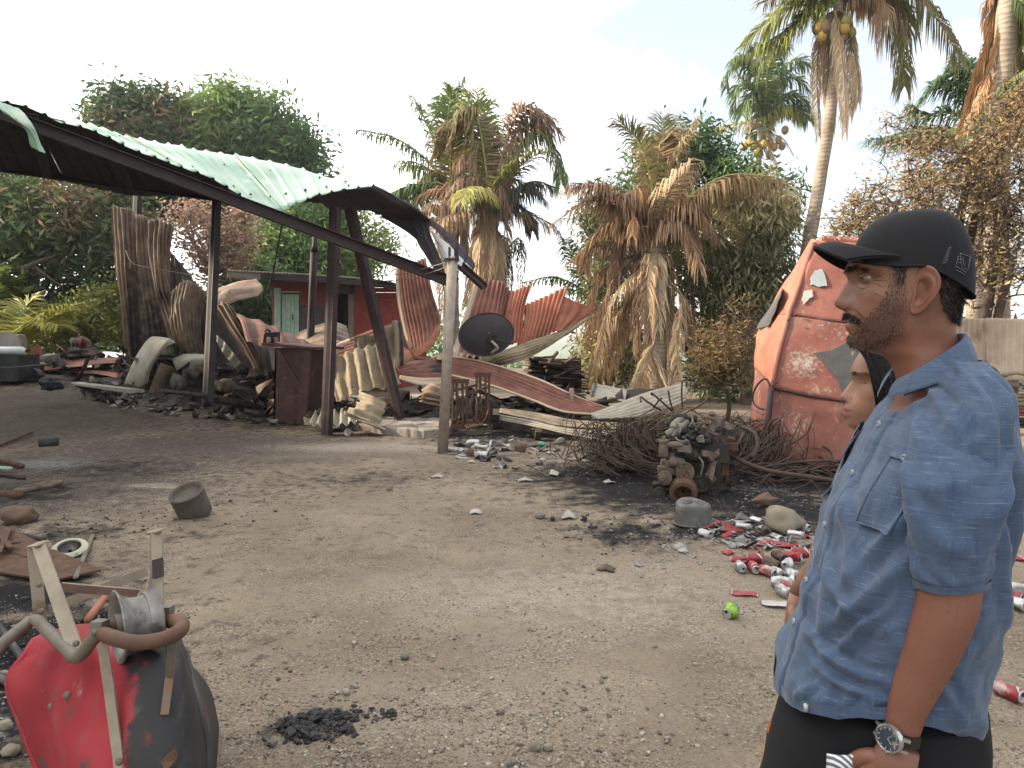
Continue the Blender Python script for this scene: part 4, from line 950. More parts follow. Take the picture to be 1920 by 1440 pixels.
# corner ridge (top to bottom), right face seams, left face outline
ridge_=[(1526,455,TD),(1503,525,TD -.02),(1480,590,TD -.05),(1462,660,TD -.07),(1447,728,TD -.08),(1440,790,TD -.08),(1430,858,TD -.08)]
rgt=[(1760,470,8.2),(1760,560,8.15),(1760,632,8.1),(1760,710,8.05),(1760,785,8.0),(1760,850,8.0),(1760,915,8.0)]
lft=[(1524,450,9.1),(1470,535,9.4),(1440,592,9.6),(1420,630,9.7),(1417,690,9.7),(1411,745,9.7),(1409,812,9.7)]
def panel(name,rows,mat,nu=40,nv=24,dent=.02,th=.012,parent=tank,fl=None,tn=None):
    g=resurf(rows,nu,nv);U,V=np.meshgrid(np.linspace(0,1,nu),np.linspace(0,1,nv));sd=rng.random()*30
    g=g+normals(g)*((fbm(U*3+sd,V*3,4) -.47)*2*dent)[...,None]
    o=sheet_mesh(name,g,U,V,mat,parent,thick=th)
    for nm,fn in (('flake',fl),('tan',tn)):
        a=(np.zeros_like(U) if fn is None else fn(U,V)).ravel();at=o.data.attributes.new(nm,'FLOAT','POINT');at.data.foreach_set('value',np.tile(a,2))
    return o
mixp=lambda a,b,f: P(a[0],a[1],a[2])*(1 -f)+P(b[0],b[1],b[2])*f
ge=lambda cu,cv,ru,rv,k: (lambda U,V: k*np.exp(-((U -cu)/ru)**2 -((V -cv)/rv)**2))
def rows_between(i0,i1,A,B,n=5,push=0.0,bulge=.05):
    out=[]
    for i in range(i0,i1+1):
        out.append([mixp(A[i],B[i],f)+np.array([0,-push -bulge*math.sin(f*math.pi),0]) for f in np.linspace(0,1,n)])
    return out
panel('upper_panel',rows_between(0,2,ridge_,rgt,push=.03),'tank_red',dent=.03,fl=ge(.12,.85,.15,.1,.45))
panel('middle_panel',rows_between(2,4,ridge_,rgt,push=.015),'tank_red',dent=.03,fl=lambda U,V: ge(.16,.6,.16,.3,.68)(U,V)+ge(.3,.1,.3,.1,.4)(U,V),tn=lambda U,V: ge(.45,.15,.3,.15,.6)(U,V)+ge(.3,.9,.15,.12,.6)(U,V))
panel('lower_panel',rows_between(4,6,ridge_,rgt),'tank_red',dent=.025,fl=ge(.17,.5,.12,.4,.5),tn=ge(.2,.8,.12,.2,.4))
panel('side_panel',rows_between(0,2,lft,ridge_,push=0,bulge=.08),'lit_red_orange',dent=.03)
panel('side_panel',rows_between(2,4,lft,ridge_,push=-.01,bulge=.08),'lit_red_orange',dent=.03)
panel('side_panel',rows_between(4,6,lft,ridge_,push=.005,bulge=.06),'tank_red',dent=.03,tn=ge(.3,.3,.4,.5,.5))
# closing walls at the back so that the tank is a body
bk2=[(q[0]+40,q[1]+5,q[2]+1.3) for q in lft];bk3=[(q[0]+10,q[1],q[2]+1.8) for q in rgt]
panel('back_panel',[[P(*lft[i]),P(*bk2[i]),P(*bk3[i]),P(*rgt[i])] for i in range(7)],'tank_red',dent=.02)
panel('top_panel',[[P(*ridge_[0]),P(*rgt[0])],[P(*lft[0]),P(*bk3[0])],[P(*bk2[0]),P(*bk3[0])+[0,.01,0]]],'lit_red_orange',dent=.03)
mb=MB();mb.tube(curve(PL([(q[0],q[1],q[2] -.02) for q in ridge_[:5]]),30),.028,8);mb.build('corner_rib','tank_red',tank)
mb=MB();mb.tube(PL([(1447,722,TD -.13),(1440,790,TD -.13),(1432,858,TD -.12)]),.034,10);mb.build('corner_pipe','burnt_steel',tank)
for i,nm in ((2,'seam'),(4,'seam')):
    mb=MB();pr=[mixp(ridge_[i],rgt[i],f)+np.array([0,-.03 -.05*math.sin(f*math.pi),-.004+.004*math.sin(f*21)]) for f in np.linspace(0,1,20)]
    mb.tube(pr,.010,6);mb.build(nm,'black_steel',tank)
def patch(name,poly,mat,d=TD -.15,lab=None):
    cen=np.mean([q[:2] for q in poly],0)
    pts=[]
    for k in range(len(poly)):
        a,b=np.array(poly[k]),np.array(poly[(k+1) % len(poly)])
        for f in (0,.33,.66): pts.append(a*(1 -f)+b*f+(rng.normal(0,.9,2) if f else 0))
    def onface(x,y):                          # depth of the right-hand face below the pixel
        i=np.interp(y,[q[1] for q in ridge_],range(7));r0=np.interp(i,range(7),[q[0] for q in ridge_]);dr=np.interp(i,range(7),[q[2] for q in ridge_]);dR=np.interp(i,range(7),[q[2] for q in rgt])
        f=np.clip((x -r0)/(1760 -r0),0,1);return P(x,y,dr*(1 -f)+dR*f -.045 -.05*math.sin(f*math.pi))
    mb=MB();mb.prism([onface(*q) for q in pts],(0,.03,0));o=mb.build(name,mat,tank,smooth=False)
    if lab: o['label']=lab
patch('grey_patch',[(1528,662),(1556,658),(1590,640),(1625,630),(1690,640),(1690,760),(1600,772),(1580,735),(1566,705)],'grey_patch',lab='grey star-shaped patch')
patch('grey_patch',[(1580,776),(1600,768),(1640,790),(1600,804)],'grey_patch')
patch('blue_patch',[(1521,520),(1528,507),(1541,504),(1548,522),(1551,536),(1536,538),(1520,534)],'blue_patch',lab='pale blue patch below the cap brim')
patch('white_patch',[(1510,545),(1523,543),(1525,555),(1516,562),(1508,570),(1505,560)],'white_patch',lab='white flaked spot')
# torn flap on the left edge, loop of wire, foam block on top
panel('torn_flap',[[(1466,540,9.3),(1442,578,9.5),(1418,618,9.65)],[(1463,548,9.0),(1446,584,9.2),(1440,612,9.3)],[(1455,570,9.0),(1448,598,9.15),(1440,616,9.25)]],'grey_patch',20,14)
mb=MB();mb.tube(curve(PL([(1446,728,8.55),(1436,710,8.6),(1420,722,8.8),(1411,745,8.9),(1418,762,8.8),(1432,768,8.6)]),24),.012,6);mb.build('wire_loop','black_steel',tank)
for px,py in ((1455,718),(1449,732),(1492,590),(1478,600)):
    mb=MB();mb.blob(P(px,py,TD -.16),.016,1,0);mb.build('rivet','burnt_steel',tank)
fo=empty('foam_block',P(1570,466,9.3),'rough orange block lying on top of the red tank behind the cap','block')
mb=MB();rows=resurf([[(1538,446,9.0),(1580,448,9.0),(1640,452,9.0)],[(1542,443,9.3),(1580,444,9.3),(1640,448,9.3)],[(1542,450,9.7),(1580,450,9.7),(1640,452,9.7)]],30,12)
top_=rows+rng.normal(0,.008,rows.shape);low_=top_ -[0,0,.22]
mb.grid(top_);mb.grid(low_[::-1]);mb.grid(np.stack([top_[0],low_[0]])[::-1]);mb.grid(np.stack([top_[-1],low_[-1]]));mb.grid(np.stack([top_[:,0],low_[:,0]]));mb.grid(np.stack([top_[:,-1],low_[:,-1]])[::-1])
mb.build('block_body','lit_red_orange',fo,smooth=False)

# ================================================================== CORRUGATED FENCE behind the man, right
worn('fence_beige',[(0.3,(0.27,0.205,0.15)),(0.55,(0.38,0.305,0.23)),(0.8,(0.47,0.40,0.31))],3,0.75,0,[(2,0.6,0.72,(0.24,0.16,0.11)),(8,.66,.74,(0.18,.12,.09))],0.15)
fen=empty('corrugated_fence',G(1900,760),'weathered beige corrugated iron fence behind the man on the right','fence')
for k,(xa,xb) in enumerate(((1770,1852),(1849,1960),(1957,2070))):
    g,U,V=sheet_geo([[P(xa,597 -k,9.6 -k*.02),P(xb,597+2*k,9.6 -k*.02)],[P(xa,650,9.6 -k*.02),P(xb,652,9.6 -k*.02)],[P(xa,712,9.5 -k*.02),P(xb,716,9.5 -k*.02)]],8 if k else 7,'v',.016,.015,3+k)
    sheet_mesh('fence_sheet',g,U,V,'fence_beige',fen)
mb=MB();mb.bar(P(1770,716,9.48),P(2070,725,9.4),.05,.06);mb.build('lower_rail','grey_wood',fen,smooth=False)
for k,px in enumerate((1800,1905,2040)):
    a=P(px,610,9.68);b=a.copy();b[2]=0;mb=MB();mb.bar(b,a,.08,.08,(0,1,0));mb.build('fence_post','grey_wood',fen,smooth=False)
for k in range(3):
    y=735+k*22
    g,U,V=sheet_geo([[P(1780,y,9.55),P(2070,y+6,9.5)],[P(1780,y+20,9.5),P(2070,y+28,9.45)]],3,'u',.02,.04,9+k)
    sheet_mesh('lower_sheet',g,U,V,('cream_sheet','rust_sheet','soot_sheet')[k],fen)
mb=MB();mb.tube(curve(PL([(1880,705,9.2),(1905,698,9.1),(1930,706,9.1),(1915,722,9.1)]),12),.03,8)
tag(mb.build('rolled_sheet','cream_sheet'),'rolled scrap of tan sheet lying against the beige fence','scrap')
# ================================================================== TREES AND PALMS
def leaf_mat(name,stops,trans=0.45,rough=0.5,k=1.35):
    t=NT(name)
    stops=[(p,tuple(min(.6,q*k) for q in cc)) for p,cc in stops]
    c=t.ramp(t.attr('tone'),stops)
    nz=t.noise(t.coord('Object',rand=False),0.9,3,.6)
    c=t.mix(t.mask(nz,.35,.75),c,t.mix(.5,c,stops[0][1]))
    t.finish(c,rough,0,None,0.25)
    tr=t.new('BsdfTranslucent');t.link(c,tr.inputs['Color'])
    mx=t.new('MixShader');mx.inputs[0].default_value=trans
    t.link(t.b.outputs[0],mx.inputs[1]);t.link(tr.outputs[0],mx.inputs[2]);t.link(mx.outputs[0],t.out.inputs['Surface'])
    return t.m
leaf_mat('leaf_green',[(0,(0.034,0.064,0.024)),(.5,(0.066,0.118,0.038)),(.8,(0.125,0.175,0.050)),(1,(0.22,0.23,0.066))],k=1.5)
leaf_mat('leaf_green_brown',[(0,(0.030,0.055,0.022)),(.4,(0.058,0.095,0.034)),(.62,(0.13,0.095,0.055)),(1,(0.24,0.155,0.095))])
leaf_mat('leaf_yellowgreen',[(0,(0.040,0.070,0.020)),(.5,(0.11,0.15,0.035)),(1,(0.27,0.27,0.08))],.45,.5,1.1)
leaf_mat('leaf_dry_pink',[(0,(0.16,0.095,0.065)),(.5,(0.30,0.20,0.145)),(1,(0.45,0.32,0.245))],.3)
leaf_mat('leaf_olive',[(0,(0.055,0.06,0.028)),(.5,(0.20,0.175,0.085)),(.8,(0.33,0.29,0.155)),(1,(0.42,0.36,0.21))],.3)
leaf_mat('leaf_gold',[(0,(0.085,0.058,0.032)),(.45,(0.22,0.155,0.075)),(.8,(0.36,0.26,0.125)),(1,(0.46,0.37,0.18))],.5)
leaf_mat('leaf_dark',[(0,(0.018,0.028,0.014)),(.6,(0.040,0.062,0.026)),(1,(0.10,0.095,0.045))],.25)
worn('bark',[(0.3,(0.055,0.042,0.034)),(0.7,(0.135,0.105,0.085))],6,0.95,0,(),0.6,20,bdist=.02)
worn('bark_pale',[(0.3,(0.13,0.10,0.08)),(0.7,(0.25,0.20,0.16))],6,0.95,0,(),0.6,20,bdist=.02)
worn('twig_dark',[(0.3,(0.030,0.022,0.018)),(0.7,(0.085,0.062,0.048))],6,0.95)

def leaves(name,centers,per,spread,L,W,mat,parent,tone=lambda p: rng.random(len(p)),droop=.6,fold=.25,tone_c=None):
    """leaf clusters: every leaf two faces bent along its rib"""
    n=len(centers)*per
    c=np.repeat(centers,per,0)+rng.normal(0,1,(n,3))*np.asarray(spread)
    d=rng.normal(0,1,(n,3));d[:,2]=d[:,2]*.55 -droop;d /= np.linalg.norm(d,axis=1)[:,None]
    s=np.cross(d,rng.normal(0,1,(n,3)));s /= np.linalg.norm(s,axis=1)[:,None]+1e-9
    u=np.cross(s,d)
    l=(L*rng.uniform(.6,1.35,n))[:,None];w=(W*rng.uniform(.6,1.3,n))[:,None]
    a=c;m1=c+d*l*.45+s*w*.5+u*l*fold*.2;m2=c+d*l*.45 -s*w*.5+u*l*fold*.2;e=c+d*l -u*l*fold*.3
    v=np.stack([a,m1,e,m2],1).reshape(-1,3)
    f=np.arange(n*4).reshape(n,4)
    tn=tone(c) if tone_c is None else np.clip(np.repeat(tone_c,per)+rng.normal(0,.14,n),0,1)
    return fast_mesh(name,v,f,mat,parent,attrs={'tone': np.repeat(np.clip(tn,0,1),4)})
def blob_centers(bl,n,shell=.75):
    """cluster centres in a union of ellipsoids, thicker near the skin"""
    w=np.array([b[3]*b[4]*b[5] for b in bl])**(2/3);k=rng.choice(len(bl),n,p=w/w.sum())
    B=np.array(bl)[k]
    d=rng.normal(0,1,(n,3));d /= np.linalg.norm(d,axis=1)[:,None]
    r=shell+(1 -shell)*rng.random(n)**.7;r=np.where(rng.random(n) < .2,rng.uniform(.3,.8,n),r)
    r=r*(1+.22*(fbm(d[:,0]*3+k*7+20,d[:,1]*3+d[:,2]*2+20,3) -.45)*2)
    return B[:,:3]+d*r[:,None]*B[:,3:6]
def pxblob(px,py,d,rx,ry,rz=None):
    c=P(px,py,d);s=d/FPX;return (*c,rx*s,(rz or rx)*s,ry*s)
def tree(name,label,cat,base,blobs_,ncl,per,L,W,mat,spread,trunk_r=.3,bark='bark',limbs=14,group=None,tone=None,droop=.6,shell=.72,lean=0):
    t=empty(name,base,label,cat,group)
    cen=blob_centers(blobs_,ncl,shell)
    zmin=min(b[2] -b[5] for b in blobs_)
    fork=np.array([base[0]+lean,base[1],max(base[2]+.5,zmin+.2)])
    mb=MB();mb.tube(curve([base -[0,0,.2],base*.5+fork*.5+[.1,0,0],fork],8),np.linspace(trunk_r,trunk_r*.7,8),9)
    for k in range(limbs):
        e=cen[rng.integers(len(cen))];m=fork*.5+e*.5+rng.normal(0,.12*np.linalg.norm(e -fork),3)
        mb.tube(curve([fork,m,e],9),np.linspace(trunk_r*.45,trunk_r*.06,9),5)
        for j in range(3):
            e2=e+rng.normal(0,1,3)*np.linalg.norm(e -fork)*.07;q=m*.4+e*.6
            mb.tube([q,q*.5+e2*.5+rng.normal(0,.05,3),e2],[trunk_r*.14,trunk_r*.08,trunk_r*.03],4)
    mb.build('trunk',bark,t)
    leaves('crown',cen,per,spread,L,W,mat,t,tone_c=None if tone is None else tone(cen),droop=droop)
    return t
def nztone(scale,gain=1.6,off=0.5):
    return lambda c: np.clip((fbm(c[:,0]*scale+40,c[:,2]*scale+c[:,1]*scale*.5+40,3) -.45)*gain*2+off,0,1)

# --- big trees beyond the shed roof
B0=lambda px,d: np.array([*P(px,640,d)[:2],-0.1])
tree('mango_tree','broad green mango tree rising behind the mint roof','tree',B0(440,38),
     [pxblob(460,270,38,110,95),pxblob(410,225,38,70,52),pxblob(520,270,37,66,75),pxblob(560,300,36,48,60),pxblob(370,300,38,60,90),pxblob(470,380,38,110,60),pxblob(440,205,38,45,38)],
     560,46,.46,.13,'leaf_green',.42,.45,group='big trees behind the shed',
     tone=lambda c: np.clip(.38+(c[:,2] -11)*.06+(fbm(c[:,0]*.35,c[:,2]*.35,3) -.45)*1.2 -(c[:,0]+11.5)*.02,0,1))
tree('mango_tree','green tree with brown scorched patches behind the left end of the mint roof','tree',B0(240,36),
     [pxblob(250,250,36,78,70),pxblob(225,195,36,34,30),pxblob(290,205,36,36,34),pxblob(200,265,35,46,46),pxblob(320,280,36,60,60),pxblob(270,340,36,110,60)],
     430,44,.44,.13,'leaf_green_brown',.40,.4,group='big trees behind the shed',tone=nztone(.33,1.4,.38))
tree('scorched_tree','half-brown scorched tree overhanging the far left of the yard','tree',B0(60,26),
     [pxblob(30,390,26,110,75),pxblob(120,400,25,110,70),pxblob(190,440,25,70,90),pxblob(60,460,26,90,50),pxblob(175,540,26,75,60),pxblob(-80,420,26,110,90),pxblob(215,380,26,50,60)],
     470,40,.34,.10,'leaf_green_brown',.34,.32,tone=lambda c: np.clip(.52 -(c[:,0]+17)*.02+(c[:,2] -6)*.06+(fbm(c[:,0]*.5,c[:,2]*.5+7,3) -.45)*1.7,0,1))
mb=MB();mb.tube(curve(PL([(-60,500,24),(0,500,24),(40,503,24),(75,490,24),(130,470,24.5)]),16),np.linspace(.13,.05,16),6)
mb.tube(curve(PL([(60,496,24),(92,520,24),(120,540,24)]),8),np.linspace(.06,.02,8),5)
tag(mb.build('bare_branch','bark'),'long bare branch crossing the bright gap under the far left tree','branch')
tree('dried_bush','pinkish brown dried-out bush between the two black posts','bush',B0(400,25),
     [pxblob(380,430,25,70,60),pxblob(345,400,25,34,34),pxblob(455,395,25,24,24),pxblob(430,470,25,50,50),pxblob(395,490,25,55,40),pxblob(455,425,25,30,50)],
     230,20,.15,.08,'leaf_dry_pink',.20,.14,'bark_pale',30,tone=nztone(.8),droop=.2,shell=.3)
tree('green_tree','bright green tree standing behind the red hut','tree',B0(640,31),
     [pxblob(560,440,31,90,70),pxblob(650,440,31,60,55),pxblob(700,460,31,40,36),pxblob(520,490,30,60,50),pxblob(640,490,30,80,40),pxblob(620,400,32,50,30),pxblob(480,470,31,60,70)],
     420,44,.30,.09,'leaf_green',.32,.3,tone=nztone(.5,1.2,.45))
tree('dark_tree','dark leafy tree filling the gap left of the red hut','tree',B0(480,27),
     [pxblob(470,540,27,60,60),pxblob(500,590,27,40,50),pxblob(440,570,27,50,60)],170,40,.26,.08,'leaf_green',.28,.16,tone=nztone(.6,1,.2))
tree('yellow_bush','sunlit yellow-green bush at the far left under the scorched tree','bush',B0(170,24),
     [pxblob(170,600,24,60,40),pxblob(120,620,24,50,34),pxblob(215,590,24,40,60),pxblob(80,640,23.5,60,20)],220,36,.20,.07,'leaf_yellowgreen',.22,.08,tone=nztone(.8,1.3,.55))
tree('broad_leaf_plant','broad-leaved green plant at the extreme left edge','plant',B0(10,24),
     [pxblob(5,535,24,42,28),pxblob(35,525,24,26,20),pxblob(-20,570,24,40,50)],50,14,.55,.17,'leaf_yellowgreen',.25,.09,tone=nztone(.8,1,.35),droop=.1)
mb=MB();mb.box(P(4,550,25.5) -[.6,0,1.0],(1.5,.4,3.4),jit=.03);tag(mb.build('brick_pillar','rust_orange',smooth=False),'red-brown pillar behind the broad-leaved plant at the far left','pillar')

# --- palms
def frond_mat(name,stops,trans=.3):
    return leaf_mat(name,stops,trans,.5,1.25)
frond_mat('frond_green',[(0,(0.030,0.060,0.028)),(.5,(0.060,0.105,0.036)),(1,(0.15,0.185,0.05))])
frond_mat('frond_yellow',[(0,(0.09,0.12,0.025)),(.5,(0.20,0.21,0.045)),(1,(0.38,0.30,0.10))])
frond_mat('frond_brown',[(0,(0.11,0.066,0.042)),(.5,(0.25,0.16,0.10)),(1,(0.39,0.285,0.175))])
frond_mat('frond_straw',[(0,(0.22,0.155,0.095)),(.5,(0.38,0.29,0.18)),(1,(0.48,0.40,0.28))])
frond_mat('frond_orange',[(0,(0.15,0.070,0.032)),(.5,(0.25,0.14,0.065)),(1,(0.38,0.26,0.14))])
frond_mat('frond_dark',[(0,(0.020,0.026,0.024)),(.5,(0.045,0.048,0.042)),(1,(0.10,0.08,0.06))])
frond_mat('frond_mixed',[(0,(0.06,0.09,0.03)),(.4,(0.14,0.13,0.05)),(.7,(0.20,0.12,0.065)),(1,(0.33,0.22,0.12))])
worn('rachis_green',[(0.3,(0.16,0.19,0.05)),(0.7,(0.34,0.33,0.10))],2,.6)
worn('rachis_brown',[(0.3,(0.15,0.095,0.06)),(0.7,(0.30,0.215,0.14))],2,.8)
t=NT('palm_trunk');co=t.coord('Object',rand=True)
wv=t.new('TexWave');wv.wave_type='BANDS';wv.bands_direction='Z';wv.inputs['Scale'].default_value=3.2;wv.inputs['Distortion'].default_value=5;wv.inputs['Detail'].default_value=3
t.link(co,wv.inputs['Vector'])
c=t.ramp(t.noise(co,3,6),[(0.3,(0.16,0.13,0.10)),(0.55,(0.27,0.225,0.175)),(0.8,(0.36,0.31,0.25))])
c=t.mix(t.math('MULTIPLY',t.mask(wv.outputs['Fac'],.70,.98),.5),c,(0.10,0.082,0.066))
c=t.mix(t.mask(t.noise(co,1.4,5),.58,.70),c,(0.22,0.125,0.075))
t.finish(c,.9,0,t.bump(wv.outputs['Fac'],.25,.02))

def frond(parent,pts,leaf=.9,n=58,mat='frond_green',rmat='rachis_green',hang=.5,tone=.5,rad=.035,spread=1.0,wid=.045,jit=.12,start=.10,side=None,twist=0):
    n=int(n*1.45)
    if hang > .8: n,wid=int(n*1.2),wid*.6
    """one feather leaf: rachis through pts, leaflets both sides, hang 0 = stiff .. 1 = hanging straight down"""
    m=26;c=curve(pts,m);mb_v,mb_f,mi,tn=[],[],[],[]
    tg=np.gradient(c,axis=0);tg /= np.linalg.norm(tg,axis=1)[:,None]+1e-9
    Lr=np.sum(np.linalg.norm(np.diff(c,axis=0),axis=1))
    ang=np.arange(5)*2*math.pi/5
    k=0
    for i in range(m):
        ref=np.array([0,0,1.0]) if abs(tg[i][2]) < .95 else np.array([0,1.0,0])
        a=np.cross(tg[i],ref);a /= np.linalg.norm(a);b=np.cross(a,tg[i]);r=rad*(1 -.85*i/(m -1))
        for q in ang: mb_v.append(c[i]+r*(math.cos(q)*a+math.sin(q)*b));tn.append(.6)
    for i in range(m -1):
        for j in range(5): mb_f.append((i*5+j,i*5+(j+1) % 5,(i+1)*5+(j+1) % 5,(i+1)*5+j));mi.append(1)
    k=m*5
    s=np.linspace(start,1.0,n)
    for sd in (-1,1):
        for q in s:
            q2=min(.999,max(0,q+rng.normal(0,.004)));x=q2*(m -1);i=int(x);f=x -i
            p0=c[i]*(1 -f)+c[i+1]*f;td=tg[i]
            ref=np.array([0,0,1.0]);a=np.cross(td,ref)
            if np.linalg.norm(a) < .35: a=a+np.array([.35,.1,0]) if side is None else np.array(side,float)
            a /= np.linalg.norm(a);up=np.cross(a,td)
            ln=leaf*(math.sin(math.pi*min(1,.16+.70*q2))**.7)*rng.uniform(.82,1.12)
            dirv=a*sd*spread*.9+td*(.35+.6*q2)+up*.28+rng.normal(0,jit,3);dirv /= np.linalg.norm(dirv)
            h=np.clip(hang+rng.normal(0,.08),0,1)
            g=np.array([0,0,-1.0])
            d1=dirv*(1 -h*.55)+g*h*.55;d1 /= np.linalg.norm(d1)
            d2=dirv*(1 -h)+g*(h+.25);d2 /= np.linalg.norm(d2)
            p1=p0+d1*ln*.5;p2=p1+d2*ln*.5
            wv_=np.cross(d1,up+td*.3+rng.normal(0,.25,3));wv_ /= np.linalg.norm(wv_)+1e-9
            w=wid*(.6+.4*math.sin(math.pi*q2))
            mb_v += [p0+wv_*w*.35,p0 -wv_*w*.35,p1+wv_*w*.5,p1 -wv_*w*.5,p2+wv_*w*.06,p2 -wv_*w*.06]
            tv=np.clip(tone+rng.normal(0,.13),0,1);tn += [tv*.9,tv*.9,tv,tv,min(1,tv+.15),min(1,tv+.15)]
            mb_f += [(k,k+1,k+3,k+2),(k+2,k+3,k+5,k+4)];mi += [0,0];k += 6
    return fast_mesh('frond',np.array(mb_v),np.array(mb_f),[mat,rmat],parent,attrs={'tone': np.array(tn)},mi=np.array(mi,np.int32))
def coconuts(parent,pts,r,mats):
    for k,q in enumerate(pts):
        mb=MB();mb.blob(np.array(q),(r,r,r*1.28),2,.04);mb.build('coconut',mats[k % len(mats)],parent)
worn('coconut_yellow',[(0.3,(0.25,0.145,0.03)),(0.7,(0.36,0.235,0.06))],3,.5)
worn('coconut_green',[(0.3,(0.11,0.12,0.03)),(0.7,(0.22,0.20,0.055))],3,.5)
worn('coconut_brown',[(0.3,(0.10,0.065,0.04)),(0.7,(0.22,0.15,0.095))],3,.8)
def trunk(parent,pts,r0,r1,n=12):
    m=30;c=curve(pts,m);rr=np.linspace(r0,r1,m)*(1+.03*np.sin(np.arange(m)*2.1))
    mb=MB();mb.tube(c,rr,n);return mb.build('trunk','palm_trunk',parent)
def palm(label,px,d,group='coconut palms around the yard'):
    return empty('coconut_palm',np.array([*P(px,640,d)[:2],0.0]),label,'palm tree',group)
def FR(parent,d,crown,*tips,**k):
    """fronds given by pixel paths from the crown; third value of a point = depth offset"""
    for tip in tips:
        kw=dict(k);pts=[]
        if isinstance(tip,tuple): tip,o=tip;kw.update(o)
        off=rng.uniform(-1,1)*.5
        for j,q in enumerate([crown]+list(tip)):
            dd=d+(q[2] if len(q) > 2 else off*j/max(1,len(tip))*2)
            pts.append(P(q[0],q[1],dd))
        frond(parent,pts,**kw)

GR=dict(mat='frond_green',rmat='rachis_green');YE=dict(mat='frond_yellow',rmat='rachis_green');BR=dict(mat='frond_brown',rmat='rachis_brown')
ST=dict(mat='frond_straw',rmat='rachis_brown');DK=dict(mat='frond_dark',rmat='rachis_brown');MX=dict(mat='frond_mixed',rmat='rachis_green');OR=dict(mat='frond_orange',rmat='rachis_brown')

# A: left of the central pair
d=27;pa_=palm('green coconut palm with a trunk and brown nuts left of the central pair',845,d)
trunk(pa_,[pa_.location[:],P(846,540,d),P(842,400,d),P(846,350,d)],.30,.24)
FR(pa_,d,(845,355),[(800,300),(740,258),(668,242)],[(815,270),(795,220),(776,184)],[(800,345),(760,350),(722,372)],[(785,360),(745,362),(690,385)],**GR,leaf=1.0,n=60,hang=.55,rad=.05,wid=.06)
FR(pa_,d,(846,350),[(845,260),(850,200),(872,150)],[(860,250),(880,210),(925,190)],[(838,260),(842,200),(850,165)],[(850,280),(836,220),(812,200)],**GR,leaf=1.0,n=54,hang=.35,rad=.05,wid=.06,tone=.75)
FR(pa_,d,(846,360),[(835,330),(800,330),(770,400)],[(862,330),(890,350),(905,420)],**MX,leaf=.95,n=50,hang=.8,rad=.05,wid=.06,tone=.5)
FR(pa_,d,(848,385),[(838,420),(830,480),(770,520)],[(850,430),(850,500),(838,620)],[(860,420),(880,500),(882,640)],[(842,430),(834,500),(826,600)],**ST,leaf=.8,n=50,hang=.95,rad=.05,wid=.06,tone=.35)
coconuts(pa_,[P(806,388,d),P(818,394,d -.2),P(812,417,d),P(826,400,d+.2),P(800,398,d)],.17,['coconut_brown','coconut_green'])
# B: centre palm with huge brown and yellow fronds
d=25;pb_=palm('bushy coconut palm with arching brown and yellow-ribbed fronds, right of the central pair',918,d)
trunk(pb_,[pb_.location[:],P(918,540,d),P(918,440,d),P(920,385,d)],.34,.27)
FR(pb_,d,(918,400),[(905,300),(880,240),(840,240),(818,290)],[(910,310),(895,225),(868,210),(845,260)],**MX,leaf=1.15,n=74,hang=.62,rad=.055,wid=.06,tone=.55)
FR(pb_,d,(918,400),[(916,300),(906,230),(892,168)],[(912,300),(890,220),(872,172)],**YE,leaf=1.05,n=66,hang=.3,rad=.06,wid=.06,tone=.3)
FR(pb_,d,(920,400),[(940,310),(975,235),(1010,215),(1050,250)],[(945,330),(985,260),(1020,240),(1052,330)],[(940,300),(965,225),(990,200),(1040,222)],**BR,leaf=1.15,n=76,hang=.62,rad=.055,wid=.06,tone=.3)
FR(pb_,d,(922,400),[(960,300),(1010,250),(1040,290),(1054,345)],[(955,310),(985,240),(1005,235),(1025,260)],**GR,leaf=1.0,n=60,hang=.6,rad=.05,wid=.055,tone=.6)
FR(pb_,d,(922,405),[(960,360),(1000,340),(1040,350)],[(950,380),(985,395),(998,432)],[(955,370),(990,345),(1022,375)],**DK,leaf=.95,n=56,hang=.7,rad=.05,wid=.055,tone=.5)
FR(pb_,d,(915,400),[(890,350),(860,350),(848,420)],[(900,360),(876,330),(852,345),(838,400)],[(925,370),(940,350),(955,400)],[(905,340),(880,290),(856,300)],**BR,leaf=.95,n=58,hang=.85,rad=.05,wid=.055,tone=.35)
FR(pb_,d,(920,410),[(924,450),(922,520),(920,580)],[(908,440),(902,510),(896,590)],[(930,440),(938,510),(934,570)],[(912,440),(890,500),(872,560)],**BR,leaf=.75,n=56,hang=.95,rad=.05,wid=.06,tone=.75,side=(1,.2,0))
FR(pb_,d,(925,440),[(945,470),(975,448),(976,540)],[(930,460),(950,480),(955,560)],**DK,leaf=.8,n=44,hang=.9,rad=.05,wid=.05)
# small palm to the right of the upright sheets
d=23;ps_=palm('young green palm whose fronds reach left from behind the dead brown palm',1115,d)
trunk(ps_,[ps_.location[:],P(1114,600,d),P(1112,565,d)],.2,.16)
FR(ps_,d,(1112,566),[(1070,530),(1030,520),(985,528)],[(1090,520),(1075,480),(1062,448)],[(1080,545),(1050,545),(1020,570)],[(1120,510),(1135,470),(1150,440)],[(1100,510),(1110,470),(1120,430)],**GR,leaf=.7,n=52,hang=.5,rad=.035,wid=.05,tone=.45)
